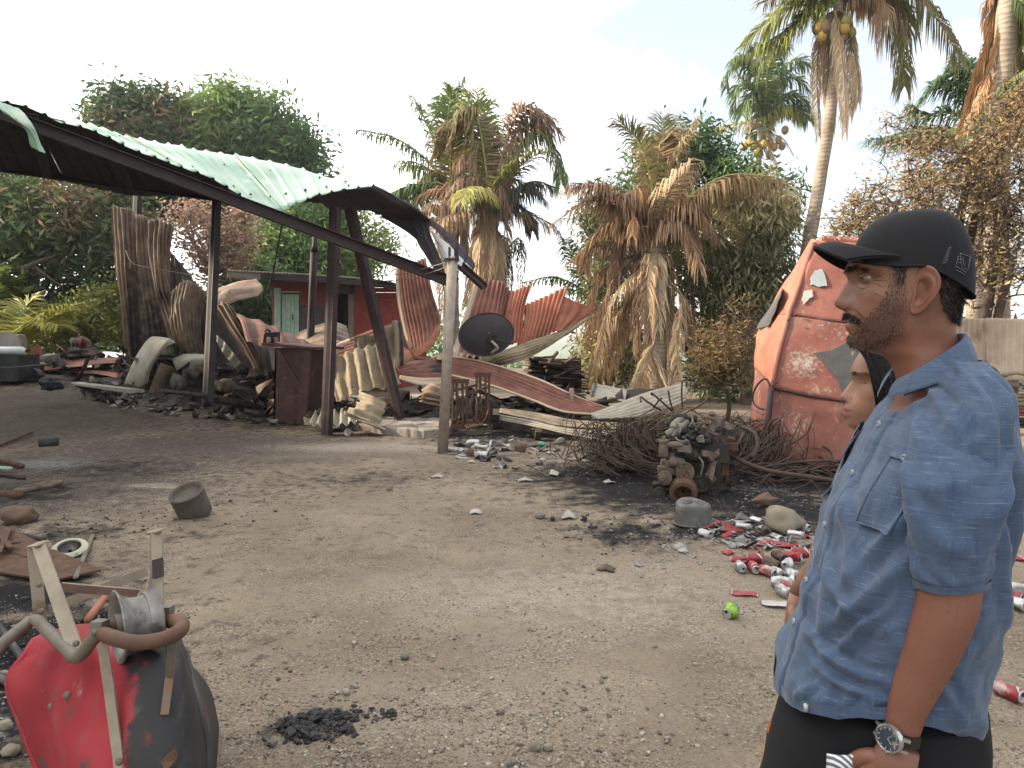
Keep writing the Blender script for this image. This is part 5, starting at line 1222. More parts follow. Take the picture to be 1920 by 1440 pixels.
# C: dead brown palm, middle right
d=17;pc_=palm('dead palm cloaked in hanging straw-brown fronds in the middle right',1232,d)
trunk(pc_,[pc_.location[:],P(1232,620,d),P(1230,500,d),P(1228,440,d)],.26,.2)
FR(pc_,d,(1228,450),[(1222,350),(1200,270),(1160,226)],[(1240,330),(1245,280),(1242,222)],**MX,leaf=.8,n=66,hang=.25,rad=.035,wid=.04,tone=.45)
FR(pc_,d,(1230,450),[(1240,360),(1270,290),(1306,228)],[(1232,340),(1238,270),(1262,240)],**MX,leaf=.8,n=66,hang=.45,rad=.035,wid=.04,tone=.75)
FR(pc_,d,(1226,460),[(1170,400),(1110,372),(1035,420)],[(1180,410),(1130,350),(1075,342)],[(1190,440),(1150,420),(1110,450),(1096,500)],**BR,leaf=.75,n=62,hang=.6,rad=.035,wid=.04,tone=.25)
FR(pc_,d,(1232,450),[(1280,380),(1360,330),(1450,330)],[(1270,420),(1330,360),(1400,345),(1470,335)],**MX,leaf=.85,n=76,hang=.75,rad=.04,wid=.042,tone=.8)
FR(pc_,d,(1230,455),[(1260,400),(1300,380),(1340,440)],[(1255,420),(1285,420),(1310,500)],[(1210,400),(1180,360),(1160,420)],[(1215,430),(1170,430),(1150,520)],[(1244,400),(1262,330),(1290,310)],**BR,leaf=.8,n=62,hang=.75,rad=.035,wid=.042,tone=.45)
FR(pc_,d,(1222,420),[(1215,370),(1196,350),(1190,400),(1186,440)],**OR,leaf=.6,n=44,hang=.9,rad=.035,wid=.04)
FR(pc_,d,(1230,470),[(1226,540),(1222,620),(1210,715)],[(1242,540),(1262,620),(1268,712)],[(1210,500),(1190,510),(1172,640)],[(1200,520),(1178,560),(1150,690)],[(1236,560),(1238,640),(1235,720)],[(1205,500),(1150,560),(1115,690)],[(1250,520),(1280,560),(1268,640),(1275,715)],**ST,leaf=.62,n=64,hang=.82,rad=.035,wid=.036,tone=.5,side=(1,.3,0))
FR(pc_,d -.6,(1228,640),[(1216,665),(1206,700),(1200,725)],[(1222,660),(1232,690),(1246,722)],**ST,leaf=.5,n=40,hang=.55,rad=.03,wid=.036,tone=.85,side=(1,.1,0))
FR(pc_,d+.4,(1222,470),[(1190,540),(1160,600),(1135,700)],[(1200,560),(1140,600),(1100,730)],[(1240,500),(1290,540),(1300,640)],[(1180,480),(1120,520),(1105,640)],[(1170,500),(1135,560),(1128,660)],**BR,leaf=.7,n=58,hang=.9,rad=.035,wid=.042,tone=.45,side=(1,.3,0))
# D: far palm with yellow nuts
d=40;pd_=palm('distant green palm with yellow coconuts left of the tall leaning palm',1420,d)
trunk(pd_,[pd_.location[:],P(1420,480,d),P(1421,340,d),P(1426,240,d)],.18,.15)
FR(pd_,d,(1432,235),[(1420,160),(1400,120),(1368,130),(1362,165)],[(1425,150),(1395,110),(1375,112)],[(1440,150),(1452,110),(1475,84)],[(1455,150),(1490,110),(1515,125)],[(1450,170),(1490,145),(1518,175)],[(1460,190),(1495,180),(1518,200)],[(1410,170),(1385,160),(1376,210)],[(1430,140),(1428,100),(1415,84)],[(1415,180),(1398,190),(1392,215)],[(1470,200),(1500,205),(1515,225)],**GR,leaf=1.25,n=46,hang=.55,rad=.07,wid=.085,tone=.6)
FR(pd_,d,(1432,240),[(1460,205),(1480,200),(1496,225)],[(1440,215),(1470,200),(1440,240)],**YE,leaf=1.1,n=40,hang=.7,rad=.07,wid=.085,tone=.6)
FR(pd_,d,(1430,245),[(1415,220),(1404,230),(1402,255)],[(1445,250),(1470,262),(1488,290)],[(1440,270),(1448,290),(1456,315)],**ST,leaf=.7,n=24,hang=.9,rad=.06,wid=.07,tone=.4)
coconuts(pd_,[P(1406,268,d),P(1412,273,d -.3),P(1420,284,d -.3),P(1424,290,d),P(1396,275,d),P(1444,268,d),P(1452,276,d),P(1472,244,d -.4),P(1460,262,d),P(1442,290,d),P(1432,270,d -.4),P(1466,274,d)],.19,['coconut_yellow','coconut_yellow','coconut_yellow','coconut_brown'])
# E: tall leaning palm
d=18;pe_=palm('tall leaning coconut palm with a grey ringed trunk and a skirt of dry fronds',1500,d)
trunk(pe_,[pe_.location[:] ,P(1508,520,d),P(1530,380,d),P(1556,220,d),P(1570,60,d),P(1572,-10,d)],.185,.10,14)
FR(pe_,d,(1570,10),[(1530,10),(1480,50),(1430,90)],[(1530,-20),(1470,0),(1438,70)],[(1520,20),(1470,70),(1425,85)],**YE,leaf=.95,n=66,hang=.6,rad=.04,wid=.045,tone=.35)
FR(pe_,d,(1572,0),[(1620,-40),(1700,-20),(1760,40),(1800,110)],[(1620,-20),(1660,20),(1690,110),(1696,160)],[(1630,-40),(1690,10),(1700,60),(1684,150)],**MX,leaf=.9,n=66,hang=.75,rad=.04,wid=.045,tone=.35)
FR(pe_,d,(1572,-10),[(1610,-40),(1660,-20),(1690,50)],[(1600,-60),(1680,-60),(1740,0)],[(1620,-30),(1650,0),(1652,80)],**BR,leaf=1.0,n=66,hang=.85,rad=.04,wid=.048,tone=.7)
FR(pe_,d -.3,(1565,20),[(1545,40),(1532,130),(1536,255)],[(1558,60),(1560,150),(1562,235)],[(1572,60),(1582,150),(1585,245)],[(1580,30),(1606,120),(1610,190)],[(1585,40),(1600,130),(1594,215)],[(1555,50),(1552,140),(1556,200)],**ST,leaf=.55,n=70,hang=.92,rad=.035,wid=.042,tone=.5,side=(1,.2,0))
FR(pe_,d,(1570,-20),[(1560,-120),(1520,-190),(1450,-180)],[(1590,-110),(1640,-190),(1710,-170)],[(1570,-120),(1572,-200),(1590,-260)],**GR,leaf=.95,n=50,hang=.5,rad=.04,wid=.045)
coconuts(pe_,[P(1541,42,d -.4),P(1536,52,d -.4),P(1548,50,d -.5),P(1586,40,d -.5),P(1584,54,d -.5),P(1580,68,d -.4),P(1596,62,d -.3),P(1541,68,d -.4),P(1532,54,d -.2)],.115,['coconut_green','coconut_yellow','coconut_brown'])
# F: palm at the right edge
d=14;pf_=palm('palm at the right edge with long orange-brown fronds hanging over the bush',1880,d)
trunk(pf_,[pf_.location[:],P(1868,400,d),P(1880,150,d),P(1895,-60,d)],.22,.17,14)
FR(pf_,d,(1890,-20),[(1870,60),(1840,160),(1790,262)],[(1868,40),(1832,150),(1800,250)],[(1866,-10),(1862,60),(1858,110)],[(1880,60),(1850,150),(1815,230)],[(1900,40),(1905,160),(1900,270)],[(1905,60),(1925,160),(1915,260)],**OR,leaf=.55,n=76,hang=.88,rad=.035,wid=.042,tone=.6,side=(1,.3,0))
FR(pf_,d,(1895,-10),[(1920,60),(1900,120),(1870,170)],[(1930,20),(1960,100),(1900,150)],[(1940,0),(1990,60),(2000,160)],**GR,leaf=.9,n=60,hang=.55,rad=.04,wid=.045,tone=.8)
d2=22;pg_=palm('green palm whose fronds fan out behind the brown bush at upper right',1830,d2)
trunk(pg_,[pg_.location[:],P(1830,400,d2),P(1832,250,d2)],.24,.2)
FR(pg_,d2,(1830,235),[(1800,180),(1760,160),(1715,205)],[(1815,160),(1790,140),(1760,150)],[(1780,210),(1740,215),(1708,200)],[(1790,250),(1720,255),(1650,262)],[(1820,180),(1815,130),(1800,110)],[(1850,180),(1880,150),(1920,170)],[(1770,270),(1700,258),(1625,262)],**GR,leaf=1.0,n=62,hang=.45,rad=.045,wid=.05,tone=.3)

# fuller crowns: fronds all round, and a shaggy skirt of dead ones down the trunk
def crown(parent,c,count,L,styles,e0=(.0,1.45),leaf=.9,droop=1.15,**k):
    for i in range(count):
        az=i*2.4+rng.uniform(-.4,.4);e=rng.uniform(*e0);p=np.array(c,float)+rng.normal(0,.05,3);pts=[p];l=L*rng.uniform(.8,1.15)
        for q in range(5):
            dv=np.array([math.cos(az)*math.cos(e),math.sin(az)*math.cos(e),math.sin(e)]);p=p+dv*l/5;pts.append(p);e=max(-1.45,e -droop/5*rng.uniform(.7,1.3)*(.5+q*.3))
        st_=styles[i % len(styles)];frond(parent,pts,leaf=leaf*rng.uniform(.85,1.1),hang=np.clip(.45+rng.normal(0,.15)+(.2 if 'brown' in st_['mat'] or 'straw' in st_['mat'] else 0),.2,.95),tone=rng.uniform(.25,.8),**st_,**k)
def skirt(parent,top,bot,count,styles,r=.5,leaf=.6,**k):
    top,bot=np.array(top),np.array(bot)
    for i in range(count):
        az=i*2.4+rng.uniform(-.5,.5);o=np.array([math.cos(az),math.sin(az),0]);t0=rng.uniform(0,.45);t1=min(1,t0+rng.uniform(.35,.65));a=top*(1 -t0)+bot*t0;b=top*(1 -t1)+bot*t1;w=r*rng.uniform(.5,1.1)
        frond(parent,[a,a+o*w*.7+[0,0,.12],a*.6+b*.4+o*w,b+o*w*rng.uniform(.7,1.2)],leaf=leaf,hang=.74,tone=rng.uniform(.2,.85),side=(math.sin(az),-math.cos(az),0),**styles[i % len(styles)],**k)
crown(pa_,P(845,362,27),7,3.2,[GR,GR,MX],leaf=1.1,n=36,rad=.045,wid=.065);skirt(pa_,P(846,370,27),P(846,560,27),7,[ST,BR],.55,.7,n=30,rad=.04,wid=.065)
crown(pb_,P(920,398,25),8,3.3,[MX,BR,YE],leaf=1.1,n=38,rad=.045,wid=.065);skirt(pb_,P(920,400,25),P(918,590,25),11,[BR,ST,BR],.6,.75,n=32,rad=.04,wid=.065)
crown(pc_,P(1230,455,17),5,2.6,[MX,BR,ST],leaf=.75,n=40,rad=.03,wid=.045);skirt(pc_,P(1229,465,17),P(1230,720,17),8,[ST,BR,ST],.55,.6,n=36,rad=.03,wid=.042)
crown(pd_,P(1430,235,40),6,3.6,[GR,YE,GR],leaf=1.2,n=30,rad=.06,wid=.09)
crown(pe_,P(1572,-10,18),10,2.6,[YE,MX,BR],leaf=.85,n=40,rad=.035,wid=.05)
crown(pg_,P(1832,245,22),10,2.4,[GR],leaf=.9,n=34,rad=.04,wid=.055)
# --- unseen trees added left of the view to keep the low sun off the yard
for lab,x,y,h in (('tall unseen tree added to block the sun, left of the yard outside the picture, beside the photographer',-12.5,0.5,9),('broad unseen tree added to block the sun, left of the yard outside the picture, level with the wheelbarrow',-13.5,5.0,9.5),('unseen tree added to block the sun, left of the yard outside the picture, level with the engine',-13.2,9.2,8.2),('unseen tree added to block the sun, behind the photographer on the left, outside the picture',-12.0,-4.5,9),('low spreading unseen tree added to block the sun, left of the burnt shed outside the picture',-17.5,13.0,6.0),('low unseen tree added to block the sun, left of the shed roof outside the picture',-17.0,16.8,5.5)):
    tree('added_shade_tree',lab,'tree',np.array([x,y,0.0]),[(x,y,h*.66,2.4,2.7,h*.36),(x+.6,y+1.2,h*.45,1.9,2.0,h*.25),(x -.3,y -1.3,h*.42,1.9,2.0,h*.27)],330,32,.52,.20,'leaf_green',.42,.3,group='added shade trees left of the yard',tone=nztone(.4))

# --- mango tree with dried olive leaf bunches, right of the dead palm
tree('mango_tree','mango tree with bunches of dried olive leaves beside the red tank','tree',B0(1400,17.5),
     [pxblob(1390,430,17.5,85,75),pxblob(1420,380,17.5,60,50),pxblob(1350,500,17.2,60,60),pxblob(1440,500,17,60,70),pxblob(1380,540,17.2,80,50),pxblob(1460,420,17.6,34,60)],
     300,34,.25,.055,'leaf_olive',.15,.18,'bark',20,tone=nztone(.9,1.4,.6),droop=1.3,shell=.6)
tree('mango_tree','dark green leafy tree behind the dead palm and the olive-leaved one','tree',B0(1330,20),
     [pxblob(1350,330,20,60,70),pxblob(1300,270,20,40,40),pxblob(1400,360,19.5,90,60),pxblob(1450,400,19.5,46,60),pxblob(1250,320,20.5,70,70),pxblob(1390,600,19,80,80),pxblob(1150,420,20,60,70),pxblob(1300,430,20,80,90),pxblob(1380,690,18.5,90,60)],
     430,34,.27,.065,'leaf_green',.22,.24,'bark',24,tone=nztone(.8,1.2,.28),droop=.7)
tree('scorched_bush','brown scorched leafy tree left of the dead palm','tree',B0(1140,19),
     [pxblob(1150,500,19,55,90),pxblob(1130,600,19,50,80),pxblob(1170,650,18.5,60,80),pxblob(1120,680,18.5,40,50),pxblob(1140,400,19.5,60,50)],
     230,34,.22,.05,'leaf_olive',.16,.12,'bark',20,tone=nztone(.9,1.1,.18),droop=1.2,shell=.5)
tree('dead_bush','dark tangled dead bush at the left foot of the red tank','bush',B0(1360,14),
     [pxblob(1350,660,14,60,60),pxblob(1385,640,14.5,40,90),pxblob(1320,700,14,40,40)],200,14,.14,.03,'leaf_gold',.12,.05,'twig_dark',40,tone=nztone(1,1,.1),droop=.3,shell=.3)

# --- the big brown thorny tree, right: real branching and small leaves
def twiggy(name,label,base,forks,bl,ncl,per,L,W,mat,spread,bark='twig_dark',fruit=None):
    t=empty(name,base,label,'tree')
    cen=blob_centers(bl,ncl,.35)
    V,Fc=[],[];cnt=0
    mb=MB()
    forks=[np.array(f) for f in forks]
    for f in forks:
        mb.tube(curve([base -[0,0,.2],base*.6+f*.4+rng.normal(0,.15,3),f],10),np.linspace(.11,.055,10),7)
    nodes=list(forks)+[base*.4+f*.6 for f in forks]
    NP=np.array(nodes)
    for e in cen[np.argsort(np.linalg.norm(cen -base,axis=1))]:      # every cluster joins its nearest twig
        A=np.array(nodes);dd=np.linalg.norm(A -e,axis=1)+np.maximum(0,A[:,2] -e[2])*.8
        q=A[np.argmin(dd)];L_=np.linalg.norm(e -q)
        m=(q+e)/2+rng.normal(0,.13,3)*L_+[0,0,.05*L_]
        r0=min(.035,.010+.016*L_)
        mb.tube([q,m,e],[r0,r0*.7,r0*.35],4,cap=False)
        nodes += [m,e]
        for j in range(5):
            s=e+rng.normal(0,.11,3);mb.tube([e*.8+m*.2,s],[.006,.003],3,cap=False)
    mb.build('trunk',bark,t)
    leaves('crown',cen,per,spread,L,W,mat,t,tone_c=nztone(.7,1.2,.5)(cen),droop=.35)
    if fruit:
        for q in fruit: m2=MB();m2.blob(P(*q),.03,1,.03);m2.build('fruit','fruit_orange',t)
    return t
worn('fruit_orange',[(0.3,(0.30,0.085,0.025)),(0.7,(0.40,0.15,0.04))],3,.5)
tb=np.array([*P(1790,640,12)[:2],0.0])
twiggy('thorny_tree','large tangled brown-leaved tree behind the man and the beige fence',tb,
       [P(1700,420,12),P(1760,380,11.5),P(1830,400,12),P(1880,360,11.6),P(1660,440,12.6),P(1900,480,11.4),P(1820,300,12)],
       [pxblob(1690,400,12.3,110,80),pxblob(1800,360,12,120,110),pxblob(1890,300,11.8,90,130),pxblob(1640,430,12.4,80,50),pxblob(1860,470,11.8,90,110),pxblob(1760,300,12,90,70),pxblob(1880,210,12,50,70),pxblob(1660,260,12.2,16,55),pxblob(1600,410,12.5,50,50),pxblob(1960,400,11.8,120,160),pxblob(1690,220,12.2,20,30),pxblob(1730,500,12.4,90,90)],
       1150,15,.078,.030,'leaf_gold',.12,
       fruit=[(1855,182,11.6),(1907,176,11.4),(1820,268,11.5),(1889,252,11.4),(1822,294,11.5),(1870,258,11.6),(1812,250,11.6),(1900,330,11.5)])

# --- low plants beyond the left debris
pk=empty('palm_seedling',np.array([*P(60,640,22)[:2],0]),'small palm with pale feathery fronds beyond the debris at far left','palm')
FR(pk,22,(50,655),[(70,610),(100,590),(140,572)],[(40,610),(45,580),(62,560)],[(60,620),(85,605),(110,610)],[(30,620),(10,590),(-10,590)],**YE,leaf=.9,n=44,hang=.25,rad=.03,wid=.06,tone=.6)
# far treeline in the valley, seen through the gaps
fv=[]
for k in range(240):
    x=rng.uniform(-60,70);y=rng.uniform(75,170);z=float(ground_h(x,y));fv.append((x,y,z+rng.uniform(1.5,4.5)))
tag(leaves('treeline',np.array(fv),90,(1.8,1.8,1.3),1.1,.5,'leaf_yellowgreen',None,tone_c=rng.uniform(.1,.6,240)),'pale far-off wood in the valley behind the yard',kind='stuff')
fv=[]
for k in range(150):
    x=rng.uniform(-45,-2);y=rng.uniform(40,52);fv.append((x,y,rng.uniform(.2,3.2)))
tag(leaves('undergrowth',np.array(fv),80,(1.0,.8,.7),.5,.2,'leaf_green',None,tone_c=rng.uniform(.2,.9,150)),'low green undergrowth behind the shed on the left',kind='stuff')
fv=[]
for k in range(110):
    x=rng.uniform(3.5,26);y=rng.uniform(22,30);fv.append((x,y,rng.uniform(.1,2.0)))
tag(leaves('undergrowth',np.array(fv),70,(.7,.6,.5),.3,.1,'leaf_dark',None,tone_c=rng.uniform(.2,1,110)),'dark undergrowth beneath the trees on the right',kind='stuff')
# ================================================================== THE YARD: engine, wires, pot, cans, stones, scrap
worn('engine_brown',[(0.25,(0.042,0.030,0.023)),(0.5,(0.105,0.076,0.056)),(0.75,(0.21,0.158,0.115))],9,.8,.15,[(6,.58,.72,(0.030,0.024,0.021))],.4)
worn('engine_dark',[(0.25,(0.010,0.008,0.007)),(0.5,(0.026,0.021,0.017)),(0.75,(0.062,0.048,0.038))],9,.8,.1,[(13,.62,.74,(0.17,0.125,0.085))],.5)
worn('engine_pale',[(0.25,(0.075,0.062,0.049)),(0.5,(0.14,0.12,0.096)),(0.8,(0.24,0.215,0.18))],9,.7,.1,[(8,.6,.72,(0.10,0.078,0.06))],.3)
worn('engine_rust',[(0.25,(0.040,0.023,0.016)),(0.5,(0.082,0.044,0.027)),(0.75,(0.14,0.080,0.048))],12,.85,.1,[(16,.6,.72,(0.045,0.028,0.02))],.5)
ED=7.1
eng=empty('engine_block',GH(1295,936),'burnt rusty diesel engine standing on the scorched ground','engine')
E=lambda px,py,dz=0.0: P(px,py,ED+dz)
TOC=np.array([-.22,-1,.05]);TOC /= np.linalg.norm(TOC)              # the pulleys face the camera and a little left
def ep(name,mat,fn,smooth=False,parent=None):
    mb=MB();fn(mb);return mb.build(name,mat,parent or eng,smooth=smooth,angle=40 if smooth else None)
def cylp(mb,c,r,L,n=20,ax=TOC,prof=None):
    mb.lathe([(0,0),(r*.92,0),(r,L*.12),(r,L*.88),(r*.92,L),(0,L)] if prof is None else [(a*r,b*L) for a,b in prof],c,ax,n)
rotE=Matrix.Rotation(R(-14),3,'Z')
ep('block','engine_dark',lambda m: (m.box(E(1306,872,.45),(.46,.70,.50),rotE,jit=.03),m.box(E(1305,905,.42),(.44,.62,.26),rotE,jit=.02),m.box(E(1322,838,.42),(.42,.66,.18),rotE,jit=.015)))
ep('timing_cover','engine_brown',lambda m: (m.box(E(1284,888,.22),(.30,.10,.34),rotE,jit=.02),m.box(E(1262,880,.26),(.24,.12,.20),rotE,jit=.02)))
ep('crank_pulley','engine_rust',lambda m: m.lathe([(.02,.10),(.07,.10),(.075,.19),(.095,.21),(.125,.20),(.13,.17),(.115,.15),(.13,.13),(.13,.10),(.115,.08),(.13,.06),(.125,.02),(.05,0),(.0,0)],E(1281,913,-.02),TOC+[0,0,-.25],28),True)
ep('fan_pulley','engine_brown',lambda m: m.lathe([(0,.075),(.028,.075),(.03,.06),(.075,.058),(.088,.065),(.092,.05),(.075,.035),(.092,.02),(.088,0),(0,0)],E(1284,884,-.02),TOC,26),True)
for k in range(6):
    a=k*math.pi/3;u=np.cross(TOC,(0,0,1));u /= np.linalg.norm(u);w=np.cross(u,TOC)
    ep('pulley_bolt','engine_pale',lambda m: m.lathe([(0,.014),(.008,.014),(.009,0)],E(1282,883,-.09)+u*.05*math.cos(a)+w*.05*math.sin(a),TOC,6))
ep('idler_pulley','engine_dark',lambda m: m.lathe([(0,.05),(.02,.05),(.025,.03),(.06,.03),(.075,.045),(.082,.03),(.065,.015),(.082,0),(0,0)],E(1312,907,-.02),TOC+[.3,0,0],24),True)
ep('alternator','engine_brown',lambda m: (cylp(m,E(1247,893,.08),.07,.17),cylp(m,E(1243,896,-.10),.04,.05),cylp(m,E(1242,897,-.15),.02,.03),m.box(E(1250,882,.05),(.16,.10,.06),rotE,jit=.01)),True)
ep('steering_pump','engine_dark',lambda m: (cylp(m,E(1237,922,.08),.065,.16),m.box(E(1236,912,.02),(.12,.08,.07),rotE,jit=.008),m.blob(E(1232,930,.0),.05,2,.2)))
ep('valve_cover','engine_brown',lambda m: (m.prism([E(1313,803,.10),E(1334,777,.35),E(1357,780,.38),E(1345,818,.12)],(.03,.04,-.10)),m.prism([E(1315,802,.09),E(1334,782,.30),E(1340,784,.30),E(1324,806,.09)],(0,-.012,.012))))
ep('filler_cap','engine_brown',lambda m: m.lathe([(0,.045),(.030,.045),(.034,.03),(.030,.02),(.05,.012),(.055,0),(0,0)],E(1335,781,.25),(-.1,-.5,1),16),True)
ep('rocker_cover_bolt','engine_rust',lambda m: m.lathe([(0,.03),(.02,.03),(.024,.0)],E(1326,795,.12),(-.2,-.8,.6),6))
ep('fuel_filter','engine_brown',lambda m: (cylp(m,E(1244,856,.0),.046,.16,18,(0,0,1)),cylp(m,E(1244,830,.0),.056,.03,18,(0,0,1)),m.box(E(1244,822,.0),(.03,.03,.04)),m.box(E(1236,826,.0),(.06,.02,.02),rotE)),True)
ep('filter_outlet','engine_pale',lambda m: (m.tube([E(1250,834,-.02),E(1265,833,-.04),E(1279,833,-.04)],[.026,.030,.026],12),m.box(E(1283,842,-.02),(.11,.09,.05),rotE,jit=.01)),True)
for pts,r,mt in (([(1250,815,.1),(1262,806,.1),(1268,792,.2),(1280,786,.3)],.034,'engine_pale'),([(1262,820,.05),(1272,806,.1),(1284,796,.2),(1290,786,.4)],.03,'engine_pale'),
                   ([(1250,798,.3),(1264,786,.3),(1284,782,.3),(1306,786,.3)],.036,'engine_dark'),([(1252,872,.05),(1266,866,.0),(1280,868,.02)],.045,'engine_brown'),
                   ([(1286,850,.0),(1302,854,.0),(1314,858,.05)],.04,'engine_dark'),([(1292,812,.1),(1304,806,.1),(1312,800,.2)],.028,'engine_dark')):
    ep('intake_pipe',mt,lambda m: (m.tube(curve(PL([(a,b,ED+c) for a,b,c in pts]),10),r,10),m.tube(curve(PL([(a,b,ED+c) for a,b,c in pts]),10)[3:6],r*1.35,10)),True)
for pts in ([(1296,778,.1),(1299,790,.05),(1294,798,.05),(1304,806,.05),(1301,792,.1)],[(1266,820,-.02),(1276,828,-.06),(1290,826,-.05),(1293,838,-.04)],[(1272,792,.1),(1276,806,.02),(1270,818,.0)],[(1310,856,-.02),(1318,870,-.06),(1314,890,-.04)]):
    ep('fuel_line','engine_pale',lambda m: m.tube(curve(PL([(a,b,ED+c) for a,b,c in pts]),14),.009,6),True)
def lumps(m):
    for k in range(46): m.blob(E(rng.normal(1312,13),rng.normal(818,8),rng.uniform(-.02,.2)),rng.uniform(.012,.04),1,.4)
ep('melted_lump','char_black',lumps)['kind']='stuff'
ep('thermostat','engine_pale',lambda m: m.box(E(1313,824,-.06),(.065,.05,.055),Matrix.Rotation(.3,3,'Z'),jit=.006))
ep('exhaust_manifold','engine_brown',lambda m: (m.tube(curve(PL([(1368,798,ED+.5),(1366,818,ED+.4),(1356,832,ED+.3),(1366,838,ED+.25)]),12),[.045]*12,12),[m.tube(PL([(1346+k*3,812+k*7,ED+.2),(1362 -k,818+k*6,ED+.35)]),.03,8) for k in range(4)]),True)
ep('exhaust_flange','engine_rust',lambda m: (m.box(E(1368,836,.2),(.16,.10,.05),rotE,jit=.01),m.box(E(1368,826,.25),(.12,.09,.05),rotE,jit=.01)))
ep('engine_mount','engine_rust',lambda m: m.prism([E(1354,866,.15),E(1367,870,.15),E(1366,898,.15),E(1359,920,.15),E(1351,916,.15)],(.02,.07,0)))
ep('side_bracket','engine_brown',lambda m: [m.bar(E(*a),E(*b),.05,.04,(0,-1,0),jit=.008) for a,b in (((1330,860,.0),(1352,846,.1)),((1326,888,.02),(1340,905,.0)),((1340,862,.05),(1330,900,.0)),((1318,848,-.02),(1340,852,.05)))])
def clutter(m):
    for k in range(110):
        c=E(rng.uniform(1240,1372),rng.uniform(806,926),rng.uniform(.10,.36))
        (m.box(c,rng.uniform(.02,.08,3),Matrix.Rotation(rng.uniform(0,3),3,'Z'),jit=.006) if k % 2 else m.blob(c,rng.uniform(.015,.04),1,.3))
ep('small_castings','engine_dark',clutter)['kind']='stuff'


# wires and rods heaped round the engine
worn('rusty_wire',[(0.3,(0.028,0.019,0.015)),(0.6,(0.062,0.040,0.029)),(0.8,(0.12,0.082,0.058))],5,.85)
worn('straw_wire',[(0.3,(0.09,0.062,0.042)),(0.7,(0.20,0.15,0.098))],5,.85)
def wires(name,n,fn,mat,label,r=.0048,seg=9,sides=3):
    mb=MB()
    for k in range(n):
        p=fn(k);mb.tube(curve(p,seg),r*rng.uniform(.7,1.6),sides,cap=False)
    return tag(mb.build(name,mat),label,kind='stuff')
hc=P(1290,640,8.4)*[1,1,0]
def dome(k):
    a=rng.uniform(-.5,math.pi+.5);r=rng.uniform(.5,1.0);h=rng.uniform(.12,.62)
    c=hc+rng.normal(0,.16,3)*[1.3,.8,0]
    w=rng.uniform(.7,2.3);pts=[]
    for q in np.linspace(-.5,.5,5):
        pts.append(c+[math.cos(a+q*w)*r*1.15,math.sin(a+q*w)*r*.7,.02+h*(1 -abs(q)*1.2)+rng.normal(0,.05)])
    return np.array(pts)
wires('wire_heap',420,dome,'rusty_wire','tangled heap of rusty wire piled behind the engine')
def sheaf(k):
    a=P(rng.uniform(1110,1185),640,rng.uniform(8.6,9.9))*[1,1,0]+[0,0,rng.uniform(.01,.10)]
    b=P(rng.uniform(1225,1300),640,rng.uniform(8.3,9.2))*[1,1,0]+[0,0,rng.uniform(.25,.72)]
    m=a*.5+b*.5+[0,0,rng.uniform(-.02,.14)];return np.array([a,m+rng.normal(0,.04,3),b])
wires('wire_heap',190,sheaf,'straw_wire','sheaf of straw-coloured wire fanning out left of the engine',.0045,7)
def runner(k):
    px=rng.uniform(1360,1560);a=GH(px,rng.uniform(845,915));L=rng.uniform(.4,1.3);an=rng.normal(.05,.55)
    return np.array([a+[-L*.5*math.cos(an),-L*.5*math.sin(an),rng.uniform(.01,.1)],a+[rng.normal(0,.08),rng.normal(0,.08),rng.uniform(.03,.24)],a+[L*.5*math.cos(an),L*.5*math.sin(an),rng.uniform(.01,.12)]])
wires('wire_heap',95,runner,'rusty_wire','dark wires and burnt sticks sprawled at the foot of the red tank',.009,8,4)
def base_tangle(k):
    a=GH(rng.uniform(1120,1260),rng.uniform(838,890));return np.array([a+[rng.normal(0,.15),rng.normal(0,.1),.01],a+[rng.normal(0,.1),rng.normal(0,.1),rng.uniform(.05,.28)],a+[rng.normal(0,.22),rng.normal(0,.1),rng.uniform(.0,.2)]])
wires('wire_heap',110,base_tangle,'rusty_wire','thin burnt twigs and wire standing on the ash left of the engine',.004,6)
for k,pts in enumerate(([(1240,770,9),(1212,752,8.9),(1201,744,8.9),(1202,754,8.8)],[(1262,772,9),(1228,742,8.9),(1221,737,8.9),(1224,742,8.9)],[(1262,770,9),(1256,750,9),(1253,732,9)],[(1280,768,9.1),(1278,740,9.1),(1279,716,9.1)],[(1225,765,9),(1236,750,9),(1242,746,9)],[(1296,770,9.2),(1318,756,9.4),(1330,742,9.6)])):
    mb=MB();mb.tube(curve(PL(pts),10),.012,6)
    tag(mb.build('bent_rod','rusty_wire'),('bent rod with hooked tip sticking out furthest left of the wire heap','forked bent rod leaning left above the wire heap','short straight rod standing on the wire heap','tall rod standing before the end of the pale twisted sheet','short crooked rod low on the wire heap','rod leaning right behind the wire heap')[k],'rod','rods sticking out of the wire heap')
for lab,pts,r in (('thick charred branch arching right from the wire heap to the tank',[(1390,800,7.9),(1415,812,7.7),(1420,838,7.5),(1408,858,7.4)],.022),
               ('pale stick leaning across the wires right of the engine',[(1384,832,7.5),(1396,812,7.8),(1412,794,8.0)],.012),
               ('long dark pole lying along the ground at the tank foot',[(1370,856,7.4),(1430,880,7.2),(1500,892,7.1),(1590,905,7.0)],.022),
               ('charred forked stick standing out before the red tank',[(1542,836,7.6),(1556,846,7.6),(1566,866,7.5),(1580,862,7.4)],.014),
               ('thin bent pipe lying before the red tank',[(1430,876,7.6),(1500,866,7.6),(1580,864,7.5),(1640,872,7.4)],.014)):
    mb=MB();mb.tube(curve(PL(pts),14),r,7);tag(mb.build('burnt_stick','rusty_wire'),lab,'stick','burnt sticks by the engine')

